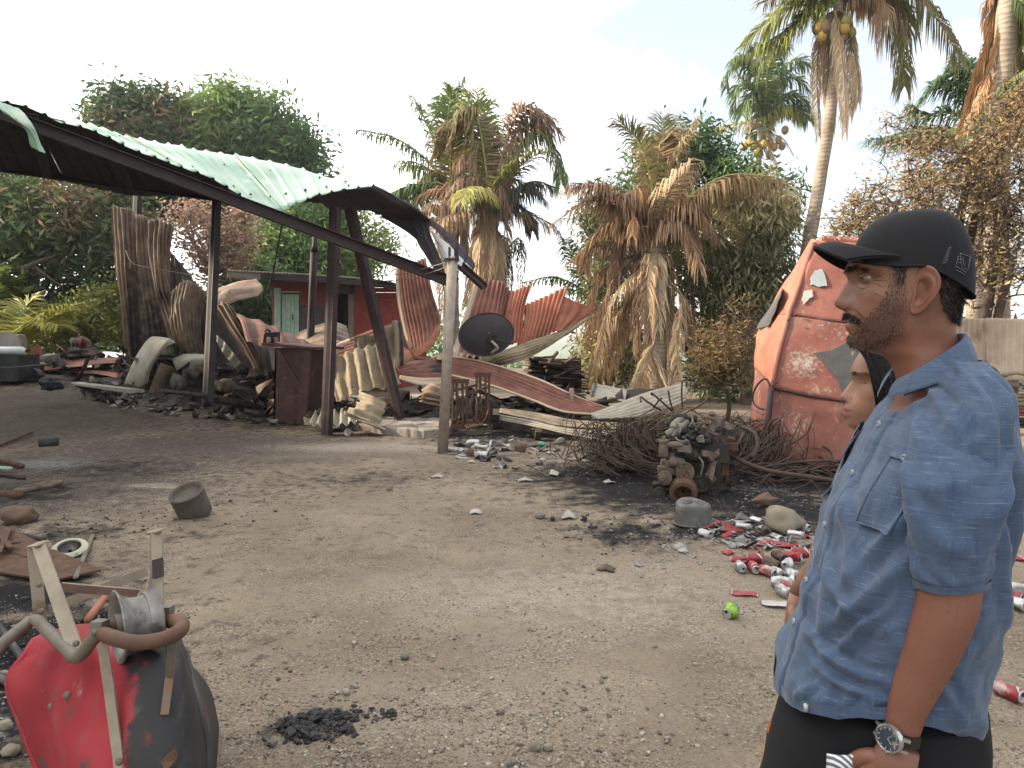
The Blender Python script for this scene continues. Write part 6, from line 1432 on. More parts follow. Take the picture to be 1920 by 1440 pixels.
# upturned pot
worn('pot_metal',[(0.25,(0.055,0.054,0.049)),(0.5,(0.10,0.098,0.09)),(0.75,(0.16,0.158,0.145))],8,.6,.25,[(5,.58,.7,(0.045,0.042,0.038))],.2)
pg=GH(1299,981)
pot=empty('cooking_pot',pg,'dented grey cooking pot upside down on the ash in front of the engine','pot')
mb=MB();N=40
prof=[(.166,.0),(.168,.008),(.150,.012),(.146,.03),(.143,.10),(.139,.155),(.132,.172),(.118,.180),(.08,.176),(.04,.170),(.001,.168)]
rows=[]
for r,h in prof:
    a=np.arange(N)*2*math.pi/N
    dent=-.030*np.exp(-((a -5.2)/.8)**2)*(h > .15) -.012*(h > .16)*np.sin(a*2+1)
    rows.append(np.stack([pg[0]+r*np.cos(a),pg[1]+r*np.sin(a),pg[2]+h+dent+.02*(r < .1)*np.sin(a*3)],1))
mb.grid(rows,wrap=True);mb.build('pot_body','pot_metal',pot,angle=50)

# stones
worn('stone_grey',[(0.3,(0.085,0.078,0.07)),(0.7,(0.19,0.178,0.16))],7,.9,0,(),.4)
worn('stone_tan',[(0.3,(0.13,0.108,0.078)),(0.7,(0.235,0.205,0.155))],5,.9,0,[(6,.6,.72,(0.10,0.06,0.04))],.5)
worn('stone_brown',[(0.3,(0.075,0.048,0.034)),(0.7,(0.15,0.095,0.066))],5,.95,0,(),.5)
worn('stone_black',[(0.3,(0.018,0.018,0.019)),(0.7,(0.05,0.05,0.052))],5,.9,0,(),.5)
def stone(lab,px,py,w,h,mat,dep=.8,group='stones lying in the yard',rot=0,jit=.16):
    g=GH(px,py+h/2);s=g[1]/FPX
    mb=MB();mb.blob(g+[0,0,h*s*.42],(w*s/2,w*s/2*dep,h*s*.56),3,jit,0,Matrix.Rotation(rot,3,'Y'))
    return tag(mb.build('stone',mat,base=g),lab,'stone',group)
stone('big tan boulder with a rusty back between the engine and the cans',1468,972,72,52,'stone_tan',1,rot=.3)
stone('large brown earthy stone at the left edge behind the wheelbarrow',34,964,66,34,'stone_brown')
stone('black squared stone at the foot of the debris at far left',95,718,34,22,'stone_black',1,jit=.35)
stone('smooth grey stone lying under the folded tan sheet',1051,826,20,11,'stone_grey')
stone('brown stone among the ash by the green bottle',976,838,22,16,'stone_brown')
stone('round grey stone in the ash right of the pipe post',938,855,15,11,'stone_grey')
stone('dark flat stone right of the pipe post foot',882,848,16,16,'stone_brown')
stone('lone pale round stone in the middle of the yard',730,914,14,11,'stone_tan')
stone('grey angular stone on the edge of the burnt patch',1013,966,20,10,'stone_grey',jit=.25)
stone('black lump of char on the yard below the treadle',1053,888,11,11,'stone_black',jit=.3)
stone('small dark stone beside the grey angular one',1036,972,8,8,'stone_black',jit=.3)
stone('small grey stone in front of the burnt patch',1146,995,10,6,'stone_grey')
stone('flat grey stone in the gravel of the middle foreground',759,1230,18,12,'stone_grey')
stone('pale stone at the left end of the charcoal heap',511,1389,21,16,'stone_tan')
stone('big round pale pebble at the bottom edge of the frame',1004,1398,24,20,'stone_tan')
stone('pale pebble beside the round one at the bottom edge',1028,1400,20,16,'stone_tan')
stone('white-grey pebble low in the middle foreground',955,1430,14,12,'stone_grey')
stone('rusty lump of scrap behind the tan boulder',1432,938,44,24,'stone_brown',jit=.3)
stone('black charred lump at the edge of the burnt patch',1096,972,10,9,'stone_black',jit=.3)

# thin pale flakes and scraps, each lying alone
worn('scrap_pale',[(0.3,(0.20,0.185,0.16)),(0.7,(0.37,0.35,0.31))],9,.8,0,[(8,.6,.7,(.07,.06,.05))],.3)
def flake(lab,px,py,w,h,mat='scrap_pale',up=.02,rot=0.0):
    g=GH(px,py);s=g[1]/FPX;L=w*s;D=max(h*s*2.2,.02)
    gr=np.array([[[x*L,y*D,up*(1 -abs(x)*1.6)*(1+y)+rng.normal(0,.004)] for x in np.linspace(-.5,.5,5)] for y in np.linspace(-.5,.5,4)])
    gr[:,:,:2] += rng.normal(0,.07*min(L,D),gr[:,:,:2].shape);c,s_=math.cos(rot),math.sin(rot)
    gr=np.stack([gr[:,:,0]*c -gr[:,:,1]*s_,gr[:,:,0]*s_+gr[:,:,1]*c,gr[:,:,2]+.008],-1)+g
    U,V=np.meshgrid(np.linspace(0,1,5),np.linspace(0,1,4))
    o=sheet_mesh('scrap',gr,U,V,mat,None,thick=.004);return tag(o,lab,'scrap','scraps lying on the yard')
for a in (('pale curved flake alone in the middle of the yard',892,963,26,8),('dark folded scrap on the tan dirt left of the red cans',1137,1070,34,9,'engine_brown',.018,-.3),('crumpled pale scrap at the edge of the burnt patch',1068,971,26,12,'scrap_pale',.035),
          ('white sliver in front of the pipe post',820,896,22,6),('white flake on the ash by the pipe post',884,868,16,6),('long pale flake in the ash',865,856,20,5),('pale strip of scrap far right of the green bottle',1031,851,18,6),('white scrap left of the wire heap',1143,906,22,7),('pale chip on the ash left of the wire heap',1017,864,16,5),
          ('white shard beside the pot',1280,1035,20,7,'scrap_pale',.01),('grey flake below the pot',1276,1030,30,8,'ash_grey'),('thin grey slat lying beside the cans',1440,1015,40,8,'ash_grey',.01,-.4),('greenish-grey slab among the ash above the cans',1385,1025,40,10,'ash_grey',.012,.2),('pale scrap on the ash below the treadle',985,902,28,6),('flat chip right of the grey angular stone',1160,880,22,5),('white scrap by the brown stone',945,845,18,6)): flake(*a)

# drink cans
worn('can_red',[(0.3,(0.17,0.014,0.020)),(0.7,(0.27,0.030,0.036))],6,.5,.2,[(5,.58,.68,(0.34,0.27,0.24)),(3,.58,.72,(0.09,0.04,0.034)),(30,.6,.7,(.2,.16,.13))],.05,spec=.5)
worn('can_silver',[(0.3,(0.27,0.27,0.265)),(0.7,(0.46,0.46,0.45))],9,.4,.6,[(6,.62,.74,(0.20,0.19,0.18))],.06,spec=.5)
worn('can_burnt',[(0.3,(0.045,0.032,0.026)),(0.7,(0.12,0.085,0.066))],9,.8,.2,[(8,.62,.72,(.20,.16,.13))],.3)
worn('can_green',[(0.3,(0.13,0.29,0.02)),(0.7,(0.23,0.42,0.035))],6,.35,.3,[(7,.66,.72,(.60,.62,.25))],.05,spec=.5)
worn('can_white',[(0.3,(0.27,0.26,0.245)),(0.7,(0.43,0.42,0.40))],6,.5,.2,[(6,.62,.72,(0.22,0.20,0.18))],.1)
worn('can_hole',[(0,(0.012,0.012,0.012)),(1,(0.02,0.02,0.02))],2,.9)
def can_thing(name,body_mat,end_mat,crush,seed,label,burnt=False):
    t=empty(name,(0,0,0),label,'can','drink cans on the ground');n=22;L=.118;rows=[]
    for h,r in ((0,.026),(.004,.0265),(.008,.029),(.014,.033),(.03,.033),(.045,.033),(.06,.033),(.075,.033),(.09,.033),(.100,.033),(.108,.0295),(.114,.0265)):
        a=np.arange(n)*2*math.pi/n;k=math.sin(math.pi*h/L)
        dx=crush*k*np.array([mnoise.noise(Vector((math.cos(q)*1.3+seed,math.sin(q)*1.3,h*22+seed))) for q in a]) -crush*.5*k*np.exp(-((a -1.2 -seed % 3)/.8)**2)
        rr=r*(1+dx);bend=crush*.012*math.sin(h/L*3+seed)
        rows.append(np.stack([rr*np.cos(a)+bend,h -L/2 -crush*k*.006+0*a,rr*np.sin(a)],1))
    mb=MB();mb.grid([r for r in rows],wrap=True);mb.build('can_body',body_mat,t,angle=60)
    mb=MB();mb.lathe([(.001,.004),(.0225,.004),(.024,-.002),(.0262,-.001),(.0275,.002)],(0,-L/2,0),(0,1,0),22);mb.build('can_end',end_mat,t,angle=50)
    mb=MB();mb.lathe([(.0265,0),(.0262,.003),(.024,.003),(.0225,-.003),(.001,-.003)],(0,L/2 -.004,0),(0,1,0),22);mb.build('can_end',end_mat,t,angle=50)
    mb=MB();mb.box((.004,-L/2+.0025,.010),(.013,.004,.014)) if not burnt else mb.box((0,-L/2+.002,0),(.03,.005,.03));mb.build('can_opening','can_hole',t,smooth=False)
    if not burnt and body_mat != 'can_white':     # white flourish round the can
        rows=[]
        for q in np.linspace(-1.5,1.5,14):
            rows.append([((.0336)*math.sin(q)*(1 if crush < .2 else .97),-.03+.022*q+u,.0336*math.cos(q)) for u in (0,.012*math.cos(q)+.003)])
        if crush < .2: m2=MB();m2.grid(rows);m2.build('white_wave','can_white',t)
    return t
protos={'red': can_thing('drink_can','can_red','can_silver',.10,1.0,'red drink can'),'dent': can_thing('drink_can','can_red','can_silver',.75,2.3,'crushed red drink can'),'silver': can_thing('drink_can','can_silver','can_silver',.5,4.1,'bare silver drink can'),
          'burnt': can_thing('drink_can','can_burnt','can_burnt',.5,5.7,'burnt brown drink can',True),'green': can_thing('drink_can','can_green','can_silver',.7,7.7,'crushed green drink can'),'white': can_thing('drink_can','can_white','can_silver',.7,9.1,'faded white drink can')}
used=set()
def can(kind,px,py,yaw,label,lift=0.0,sc=1.0,flat=None,tilt=0.0):
    g=GH(px,py+9*4.5/max(2.5,G(px,py)[1]));loc=g+[0,0,.031*sc*(flat or 1)+lift]
    rot=(tilt,rng.uniform(0,6) if kind in ('silver','burnt') else rng.uniform(-.8,.8),R(yaw));s=(sc,sc,sc*(flat or 1))
    if flat: rot=(tilt,0,R(yaw))
    p=protos[kind]
    if kind not in used:
        used.add(kind);p.location=tuple(loc);p.rotation_euler=rot;p.scale=s;p['label']=label;return p
    return dup(p,loc,rot,s,label)
# yaw 0: the opened end faces the camera
can('green',1370,1146,-38,'crushed bright green can alone on the dirt')
can('silver',1388,1062,-8,'silver can at the left end of the red can pile, end towards us')
can('dent',1387,1047,75,'faded flattened can behind the leftmost silver one',flat=.7)
can('red',1413,1064,-4,'red can with its opening facing us, second from the left in the pile')
can('red',1416,1047,80,'red can lying sideways at the back of the pile')
can('dent',1440,1072,22,'crushed red can with a broad silver base in the middle of the pile',sc=1.05)
can('silver',1456,1074,10,'silver can end between the two red cans')
can('burnt',1461,1052,14,'burnt brown can on top of the pile',.03)
can('burnt',1446,1058,40,'dark sooty can half buried in the pile')
can('silver',1476,1063,-30,'silver can on the right of the burnt one',.02)
can('silver',1484,1077,4,'grey can with its opening facing us at the right of the pile')
can('dent',1485,1052,60,'red can lying lengthwise at the upper right of the pile',.03)
can('red',1500,1044,66,'red can beside the shirt at the top of the pile',.03)
can('silver',1464,1092,72,'silver can lying sideways below the pile')
can('red',1480,1100,60,'red-edged can lying behind the lowest silver end')
can('silver',1468,1108,12,'lowest silver can with a round base facing us')
can('burnt',1436,996,-15,'dark rusty open can by the tan boulder',sc=1.15)
can('silver',1418,973,30,'crushed silver can shining left of the tan boulder',flat=.7)
can('white',1393,985,66,'pale flattened can lying between pot and boulder',flat=.8)
can('white',1323,1000,25,'pale crushed can in front of the pot')
can('burnt',1364,983,78,'burnt can lying right of the pot')
can('silver',1455,1003,20,'torn silver can below the boulder',flat=.6)
can('silver',1492,1002,64,'silver can with a red edge right below the boulder')
can('white',1504,988,30,'white can end beside the shirt')
can('dent',1396,1106,70,'flat red strip of a can on the dirt left of the lowest can',flat=.22,sc=1.25)
can('white',1452,1124,82,'flattened pale can at the foot of the shirt',flat=.25,sc=1.25)
can('dent',1482,1018,80,'flattened red can above the pile',flat=.3)
can('dent',1462,1014,65,'flattened faded can above the pile',flat=.3)
can('red',1428,1010,70,'small red scrap of a can beside the rusty open one',flat=.2,sc=.8)
can('red',1890,1296,26,'faded red and white can on the dirt behind the man at right',sc=.95)
can('dent',1893,1118,40,'crushed red can in the right-hand cluster behind the man')
can('silver',1905,1132,10,'silver can in the right-hand cluster behind the man')
can('white',1914,1110,70,'white can at the right edge behind the man',.02)
can('red',1903,1042,60,'red can at the foot of the beige fence',flat=.5)
can('white',850,844,70,'white crushed can nearest the pipe post foot',sc=1.5,flat=.8)
can('silver',866,846,20,'bent white can beside the pipe post',sc=1.4,flat=.8)
can('silver',887,834,78,'long silver can lying below the treadle stand',sc=1.6)
can('white',907,838,60,'torn white can right of the long silver one',sc=1.4,flat=.7)
can('silver',903,856,62,'silver can in the ash right of the pipe post',sc=1.6)
can('silver',906,798,72,'can lying under the treadle foot plate',sc=1.5)
can('white',897,836,15,'short white can end below the treadle',sc=1.3,flat=.8)
for lab,nm,pts,r,mat in (('white bent tube on the ash right of the pipe post','plastic_tube',[(914,850),(919,838),(921,829)],.018,'can_white'),('white elbow of pipe on the ash by the pipe post','plastic_tube',[(886,842),(894,838),(897,832)],.026,'can_white')):
    mb=MB();mb.tube(curve([GH(*p)+[0,0,.02] for p in pts],8),r,8);tag(mb.build(nm,mat),lab,'tube','bits of tube on the ash')
g=GH(1018,838);s=g[1]/FPX
worn('bottle_green',[(0.3,(0.01,0.10,0.05)),(0.7,(0.02,0.20,0.10))],4,.25,0,(),.1,spec=.6)
mb=MB();mb.lathe([(.001,0),(.036,0),(.04,.01),(.04,.08),(.03,.11),(.012,.13),(.012,.15),(.001,.15)],g+[-.06,0,.045],(.9,-.45,-.1),14)
tag(mb.build('crushed_bottle','bottle_green'),'crushed green bottle lying on the ash before the folded tan sheet','bottle')
g=GH(655,820)
cup=empty('white_cup',g,'small white plastic cup lying right of the first square post','cup')
mb=MB();mb.lathe([(.001,0),(.042,0),(.055,.12),(.058,.12),(.058,.125),(.052,.118),(.040,.006),(.001,.006)],g+[.02,.07,.055],(-.3,-.9,.25),18);mb.build('cup_body','can_white',cup)
mb=MB();mb.bar(GH(1008,824)+[0,0,.03],P(1010,806,10.9),.09,.07,(0,-1,0));tag(mb.build('brick_stub','stone_brown',smooth=False),'short reddish stub of wood propping the folded tan sheet','prop')
mb=MB();mb.bar(GH(930,800)+[0,0,-.02],P(930,772,11.7),.10,.10,(0,-1,0));tag(mb.build('wood_stub','grey_wood',smooth=False),'short upright wooden stub right of the treadle stand','prop')

cb=np.array([G(x,y)[:2] for x,y in ((1330,985),(1400,975),(1515,985),(1520,1060),(1505,1110),(1440,1095),(1385,1060),(1340,1030))])
o=scrap_heap('small crushed bits of drink cans and foil strewn round the can pile',cb,64,.015,['can_red','can_silver','can_burnt','ash_grey','ash_grey','can_red'],(.03,.10));o.name='can_scraps'
cb=np.array([G(x,y)[:2] for x,y in ((840,810),(1000,815),(1120,870),(1100,900),(900,870),(835,850))])
o=scrap_heap('white and grey scraps strewn over the ash right of the pipe post',cb,40,.02,['ash_grey','char_black','scrap_pale','char_black'],(.05,.2));o.name='ash_scraps'

# ---- left side scrap
pp_=empty('pipe_piece',GH(88,839),'short black piece of pipe lying on the dirt at the left','pipe')
a,b=GH(73,838)+[0,0,.055],GH(106,836)+[0,.05,.055];dv=(b -a)
mb=MB();mb.lathe([(.040,.02),(.055,0),(.060,.004),(.060,np.linalg.norm(dv)),(.04,np.linalg.norm(dv)),(.040,.02)],a,dv,16);mb.build('pipe_body','stone_black',pp_,angle=50)
g=GH(72,918)
mb=MB();mb.tube([g+[.19*math.cos(q),.19*math.sin(q),.03+.03*math.cos(q)] for q in np.arange(30)*2*math.pi/30],.028,7,closed=True);tag(mb.build('iron_ring','engine_brown'),'dusty iron ring lying flat on the ground at the left','ring')
g=GH(344,975)
bk_=empty('made_up_drum',g,'squat dust-coloured drum made up for a stool-like ghost shape above the wheelbarrow','drum')  # stool-like ghost image built as a made-up drum
worn('dust_tin',[(0.3,(0.060,0.051,0.042)),(0.7,(0.11,0.094,0.075))],6,.9,0,[(4,.56,.7,(0.15,0.13,0.105)),(40,.64,.72,(.2,.175,.14))],.5)
bax=np.array([-.15,-.42,.85]);bax /= np.linalg.norm(bax)
o=g+[0.02,.10,.13]
mb=MB();mb.lathe([(.001,-.14),(.125,-.14),(.135,-.13),(.142,-.02),(.138,.0),(.143,.03),(.140,.10),(.146,.108),(.138,.116),(.122,.10)],o,bax,24);mb.build('drum_body','dust_tin',bk_,angle=50)
mb=MB();mb.lathe([(.124,.102),(.116,.075),(.08,.066),(.001,.07)],o,bax,24);mb.build('caked_earth','dust_tin',bk_)
# cream hub-cap like dish
g=GH(126,1040)
hb=empty('hub_cover',g,'cream rimmed dark metal dish lying tilted behind the wheelbarrow leg','hub cover')
hax=np.array([.12,-.35,.92]);hax /= np.linalg.norm(hax);o=g+[0,.03,.035]
worn('cream_paint',[(0.3,(0.27,0.25,0.17)),(0.7,(0.42,0.40,0.29))],6,.6,.0,[(5,.56,.68,(0.075,0.068,0.06))],.15)
worn('dark_metal',[(0.3,(0.035,0.033,0.034)),(0.7,(0.085,0.080,0.078))],6,.45,.5,[(9,.62,.72,(.14,.11,.085))],.15)
mb=MB();mb.lathe([(.072,.012),(.076,.02),(.10,.016),(.115,.004),(.112,-.006),(.07,.0)],o,hax,32);mb.build('rim','cream_paint',hb,angle=60)
mb=MB();mb.lathe([(.074,.018),(.068,-.01),(.05,-.03),(.02,-.04),(.001,-.04)],o,hax,32);mb.build('bowl','dark_metal',hb)
mb=MB();mb.lathe([(.012,.012),(.013,0),(.013,-.02)],o+hax*-.03,hax,12);mb.build('bolt_hole','can_hole',hb)
def rod(lab,a,b,r,mat,name='pipe',cat='pipe',lift=.02,flat=None,z2=0):
    A,B_=GH(*a)+[0,0,lift],GH(*b)+[0,0,lift+z2];mb=MB();mb.tube([A,A*.5+B_*.5,B_],r,8,flat=flat);return tag(mb.build(name,mat),lab,cat,'pipes and stakes at the left edge')
rod('weathered wooden stake lying behind the wheelbarrow wheel',(142,1092),(174,1010),.016,'grey_wood','wooden_stake','stake',.03,.6)
rod('thick rusty pipe pointing in from the left edge, lower one',(-60,985),(80,1018),.022,'burnt_steel')
rod('thin rusty bar pointing in from the left edge, upper one',(-60,852),(42,880),.03,'engine_rust',z2=.02)
rod('rusty bar lying below the upper one at the left edge',(-60,884),(46,900),.022,'burnt_steel')
rod('reddish pipe lying by the iron ring',(-60,925),(40,934),.04,'engine_rust')
rod('long thin rusty strip at the left edge above the pipe',(0,838),(60,812),.02,'engine_rust')
rod('thin rusty rod crossing behind the wheelbarrow leg',(-40,1030),(80,1068),.010,'engine_rust',lift=.05)
rod('orange-red tube leaning behind the wheelbarrow wheel',(165,1180),(219,1120),.020,'lit_red_orange','red_tube','pipe',.05,z2=.04)
rod('grey pipe standing in the ash left of the wheelbarrow',(-10,1170),(42,1250),.018,'dark_metal',z2=.02)
rod('dark bar at the lower left edge beside the wheelbarrow',(-30,1268),(22,1290),.020,'dark_metal')
mb=MB();mb.prism([GH(-60,1010)+[0,0,.03],GH(20,1000)+[0,0,.03],GH(110,1045)+[0,0,.03],GH(190,1080)+[0,0,.03],GH(100,1100)+[0,0,.03],GH(-60,1075)+[0,0,.03]],(0,0,.012));tag(mb.build('rust_plate','engine_rust',smooth=False),'flat rusty plate on the ground behind the wheelbarrow','plate')
st=empty('rusty_bracket',GH(15,1060),'star-shaped rusty bracket at the left edge','bracket')
for a,b in (((-5,1040),(38,1040)),((20,1005),(-2,1062)),((0,1020),(22,1052))):
    mb=MB();mb.bar(GH(*a)+[0,0,.07],GH(*b)+[0,0,.09],.035,.012,jit=.003);mb.build('bracket_arm','engine_rust',st,smooth=False)
mb=MB();mb.bar(GH(-20,884)+[0,0,.05],GH(20,886)+[0,0,.05],.06,.02);tag(mb.build('pale_tile','mint_paint',smooth=False),'pale broken tile at the left edge','tile')
for lab,px,py,w in (('pale mossy stone at the lower left edge',8,1262,22),('white-speckled stone at the lower left edge',10,1358,30),('round grey stone below the pale mossy one',22,1405,34)): stone(lab,px,py,w,w*.6,'stone_tan')

# ---- debris along the back at far left
BD=18.5
def bx(name,lab,cat,px,py,w,h,mat,d=BD,dep=.5,rot=0,jit=.03,round_=False):
    c=P(px,py,d);s=d/FPX;mb=MB()
    if round_: mb.tube([c -[w*s/2,0,0],c,c+[w*s/2,0,0]],h*s/2,12)
    else: mb.box(c,(w*s,dep,h*s),Matrix.Rotation(rot,3,'Y'),jit=jit)
    return tag(mb.build(name,mat,smooth=round_),lab,cat,'debris along the back at far left')
bx('white_roll','fat white roll lying on the black block at the far left edge','roll',0,658,84,16,'white_sheet',17.5,round_=True)
bx('white_slab','dirty white slab behind the white roll','slab',-5,640,64,24,'white_patch',19)
bx('black_block','black burnt block under the white roll','block',14,676,84,20,'stone_black',17.4,.8)
bx('black_block','larger black burnt block at the ground below the roll','block',12,700,92,26,'stone_black',17.0,.9)
bx('brick','reddish brick standing among the debris','brick',69,661,14,18,'rust_orange',18.6,.25)
bx('brick','grey concrete block beside the reddish brick','block',91,672,24,16,'cast_stone',18.2,.3)
bx('post_stub','pink-grey stub of post left of the palm seedling','post',35,642,18,26,'cast_stone',19.5,.25)
sheet('long rust sheet lying flat across the debris at far left',[[(52,680,19.5),(120,676,19.4),(180,672,19.3),(236,670,19.3)],[(66,696,18.0),(130,690,18.0),(190,682,18.1),(240,680,18.2)]],'rust_sheet',4,'u',amp=.014,dent=.05,group='debris along the back at far left')
sheet('short rust strip under the long flat sheet at far left',[[(128,690,18.4),(180,694,18.2),(222,700,18.0)],[(128,698,18.0),(180,702,17.8),(222,708,17.6)]],'rust_orange',2,'u',amp=.01,dent=.03,group='debris along the back at far left')
sheet('crumpled white tarpaulin lying beside the first black post',[[(182,662,21),(205,660,21),(250,664,21)],[(186,670,20.2),(210,672,20.0),(256,672,20.2)]],'white_sheet',1,amp=0,dent=.12,nv=14,group='debris along the back at far left',name='tarpaulin',cat='tarpaulin')
mb=MB();mb.bar(GH(132,722)+[0,0,.06],GH(255,738)+[0,0,.05],.24,.06,jit=.01);tag(mb.build('plank','scrap_pale',smooth=False),'pale mossy plank lying before the sheet tower','plank','planks in the burnt debris')
mb=MB();mb.bar(GH(300,744)+[0,0,.1],GH(412,750)+[0,0,.05],.12,.05,jit=.01);tag(mb.build('plank','burnt_timber',smooth=False),'charred plank lying before the second black post','plank','planks in the burnt debris')
mb=MB();mb.bar(GH(400,742)+[0,0,.25],GH(512,758)+[0,0,.2],.10,.05,jit=.01);tag(mb.build('plank','grey_wood',smooth=False),'grey plank lying between second black post and cabinet','plank','planks in the burnt debris')
mb=MB();mb.bar(GH(400,758)+[0,0,.1],GH(470,768)+[0,0,.1],.3,.12,jit=.02);tag(mb.build('beam_piece','burnt_timber',smooth=False),'thick charred timber lying left of the cabinet foot','timber')
mb=MB();mb.tube(curve([GH(450,785)+[0,0,.03],GH(530,795)+[0,0,.03],GH(590,775)+[0,0,.12],GH(660,770)+[0,0,.2]],16),.02,6);tag(mb.build('bent_pipe','burnt_steel'),'long bent bar lying across the cabinet foot','pipe')
mb=MB();mb.lathe([(.001,0),(.11,0),(.14,.05),(.14,.2),(.11,.25),(.001,.25)],GH(432,748)+[0,0,.25],(-.2,-1,.1),16);tag(mb.build('burnt_drum','engine_brown'),'small pinkish round pot in the debris left of the cabinet','pot')
cl=empty('burnt_heap',P(152,664,19.5),'small mound of burnt cloth and sticks on the debris at far left','heap')
mb=MB();mb.blob(P(150,648,19.5),(.22,.2,.24),3,.3);mb.build('cloth','grey_patch',cl,smooth=False)
mb=MB();mb.blob(P(156,642,19.3),(.12,.12,.14),2,.3);mb.build('reddish_cloth','hut_red',cl,smooth=False)
mb=MB();mb.blob(P(158,664,19.3),(.42,.3,.18),3,.3);mb.build('mound','rubble',cl,smooth=False)
for a,b in (((140,655),(150,625)),((165,660),(152,632)),((170,668),(190,650))):
    mb=MB();mb.bar(P(*a,19.2),P(*b,19.4),.03,.03);mb.build('charred_stick','burnt_timber',cl,smooth=False)
# ================================================================== UPTURNED WHEELBARROW
worn('barrow_red',[(0.25,(0.19,0.012,0.020)),(0.5,(0.27,0.019,0.030)),(0.8,(0.33,0.045,0.05))],3,.62,.0,
     [(2.4,.56,.72,(0.28,0.075,0.078)),(5,.63,.72,(0.40,0.30,0.28),(1,1,.35)),('rustm',.5,1.0,(0.19,0.085,0.065),9,.8),('soot',.42,.66,(0.026,0.024,0.025),8,1.5),(3.2,.57,.63,(0.085,0.05,0.042),(1,1,.5)),('dustm',.5,1.0,(0.10,0.085,0.078),14,1.4),(60,.69,.73,(0.30,0.27,0.25))],.12,50)
worn('barrow_frame',[(0.3,(0.17,0.14,0.10)),(0.6,(0.26,0.22,0.165)),(0.8,(0.34,0.295,0.23))],7,.6,.1,[(6,.58,.7,(0.15,0.10,0.065)),(24,.66,.73,(.07,.055,.045))],.15)
worn('barrow_tube',[(0.3,(0.095,0.082,0.063)),(0.6,(0.165,0.143,0.11)),(0.8,(0.24,0.205,0.16))],7,.6,.1,[(5,.56,.66,(0.19,0.09,0.045))],.2)
worn('barrow_rust',[(0.3,(0.055,0.032,0.025)),(0.5,(0.095,0.050,0.033)),(0.75,(0.19,0.092,0.030))],5,.75,0,[(12,.6,.7,(.09,.05,.04))],.3)
worn('rim_metal',[(0.3,(0.11,0.10,0.095)),(0.55,(0.20,0.185,0.17)),(0.8,(0.42,0.43,0.42))],9,.5,.3,[(4,.56,.68,(0.055,0.045,0.04)),(11,.62,.7,(.24,.13,.07))],.3)
wb=empty('wheelbarrow',[*P(210,1440,2.3)[:2],0],'upside-down wheelbarrow with a half red, half charred tub and bare wheel rim','wheelbarrow')
W=lambda px,py,d: P(px,py,d)
def low(px,py,d): q=P(px,py,d);q[2]=.015;return q
R0=[(66,1198,2.42),(128,1180,2.44),(190,1172,2.42),(262,1178,2.36),(322,1188,2.30),(345,1214,2.32)]
R1=[(52,1222,2.36),(122,1205,2.30),(192,1196,2.24),(264,1204,2.18),(330,1214,2.16),(352,1240,2.24)]
R2=[(17,1278,2.32),(112,1262,2.18),(198,1250,2.06),(268,1255,2.02),(342,1270,2.05),(366,1300,2.2)]
R3=[(45,1365,2.28),(130,1372,2.06),(206,1382,1.95),(276,1386,1.92),(352,1386,1.97),(386,1384,2.16)]
R4=[(76,1450,2.24),(150,1480,1.97),(216,1494,1.89),(286,1496,1.88),(358,1484,1.93),(390,1466,2.12)]
R5=[low(110,1640,2.2),low(180,1680,1.95),low(240,1690,1.87),low(300,1690,1.86),low(352,1660,1.92),low(394,1640,2.1)]
rows=[[W(*q) if isinstance(q,tuple) else q for q in r_] for r_ in (R0,R1,R2,R3,R4,R5)]
back=np.array([(0.02,.75,0)])
NU,NV=60,46
g=resurf([[np.array(q) for q in r_] for r_ in rows],NU,NV)
U,V=np.meshgrid(np.linspace(0,1,NU),np.linspace(0,1,NV))
g=g+normals(g)*((fbm(U*4+3,V*4,3) -.45)*.03+(fbm(U*13+7,V*13,2) -.4)*.006)[...,None]
mb_o=sheet_mesh('tub_front',g,U,V,'barrow_red',wb,soot=lambda U,V: np.clip((U -.46)*4.2,0,1.1)*np.where(V > .68,np.clip(1.6 -(V -.68)*4*(U < .8),.3,1),1)+.3*np.exp(-((U -.5)/.1)**2),thick=.004)
for nm,fn in (('rustm',lambda U,V: .75*np.exp(-((U -.55)/.12)**2 -(V/.3)**2)+.45*np.exp(-((V)/.12)**2)),('dustm',lambda U,V: .45+0*U)):
    at=mb_o.data.attributes.new(nm,'FLOAT','POINT');at.data.foreach_set('value',np.tile(np.broadcast_to(fn(U,V),U.shape).ravel(),2))
# sides, floor and tail of the tub behind the front panel
def addp(name,rws,nu=16,nv=16,so=.0):
    gg=resurf(rws,nu,nv);uu,vv=np.meshgrid(np.linspace(0,1,nu),np.linspace(0,1,nv))
    o=sheet_mesh(name,gg,uu,vv,'barrow_red',wb,soot=lambda U,V: so+0*U,thick=.004)
A=np.array([[q[0] for q in rows],[q[-1] for q in rows]],dtype=object)
lft_=[np.array(r_[0]) for r_ in rows];rgt_=[np.array(r_[-1]) for r_ in rows]
lb=[q+np.array([-.16,.42+.05*k,-.05*(5 -k)]) for k,q in enumerate(lft_)];rb=[q+np.array([-.24,.42+.05*k,-.05*(5 -k)]) for k,q in enumerate(rgt_)]
for q in lb+rb: q[2]=max(q[2],.01)
addp('tub_side',[[a,a*.5+b*.5,b] for a,b in zip(lft_,lb)],so=.3);addp('tub_side',[[a,a*.5+b*.5,b] for a,b in zip(rgt_,rb)],so=1)
addp('tub_tail',[[a,a*.5+b*.5,b] for a,b in zip(lb,rb)],so=.6)
top_f=[np.array(q) for q in rows[0]];addp('tub_floor',[top_f,[q+[-.09,.22,-.12] for q in top_f],list(np.linspace(lb[0],rb[0],6))],24,12,.35)
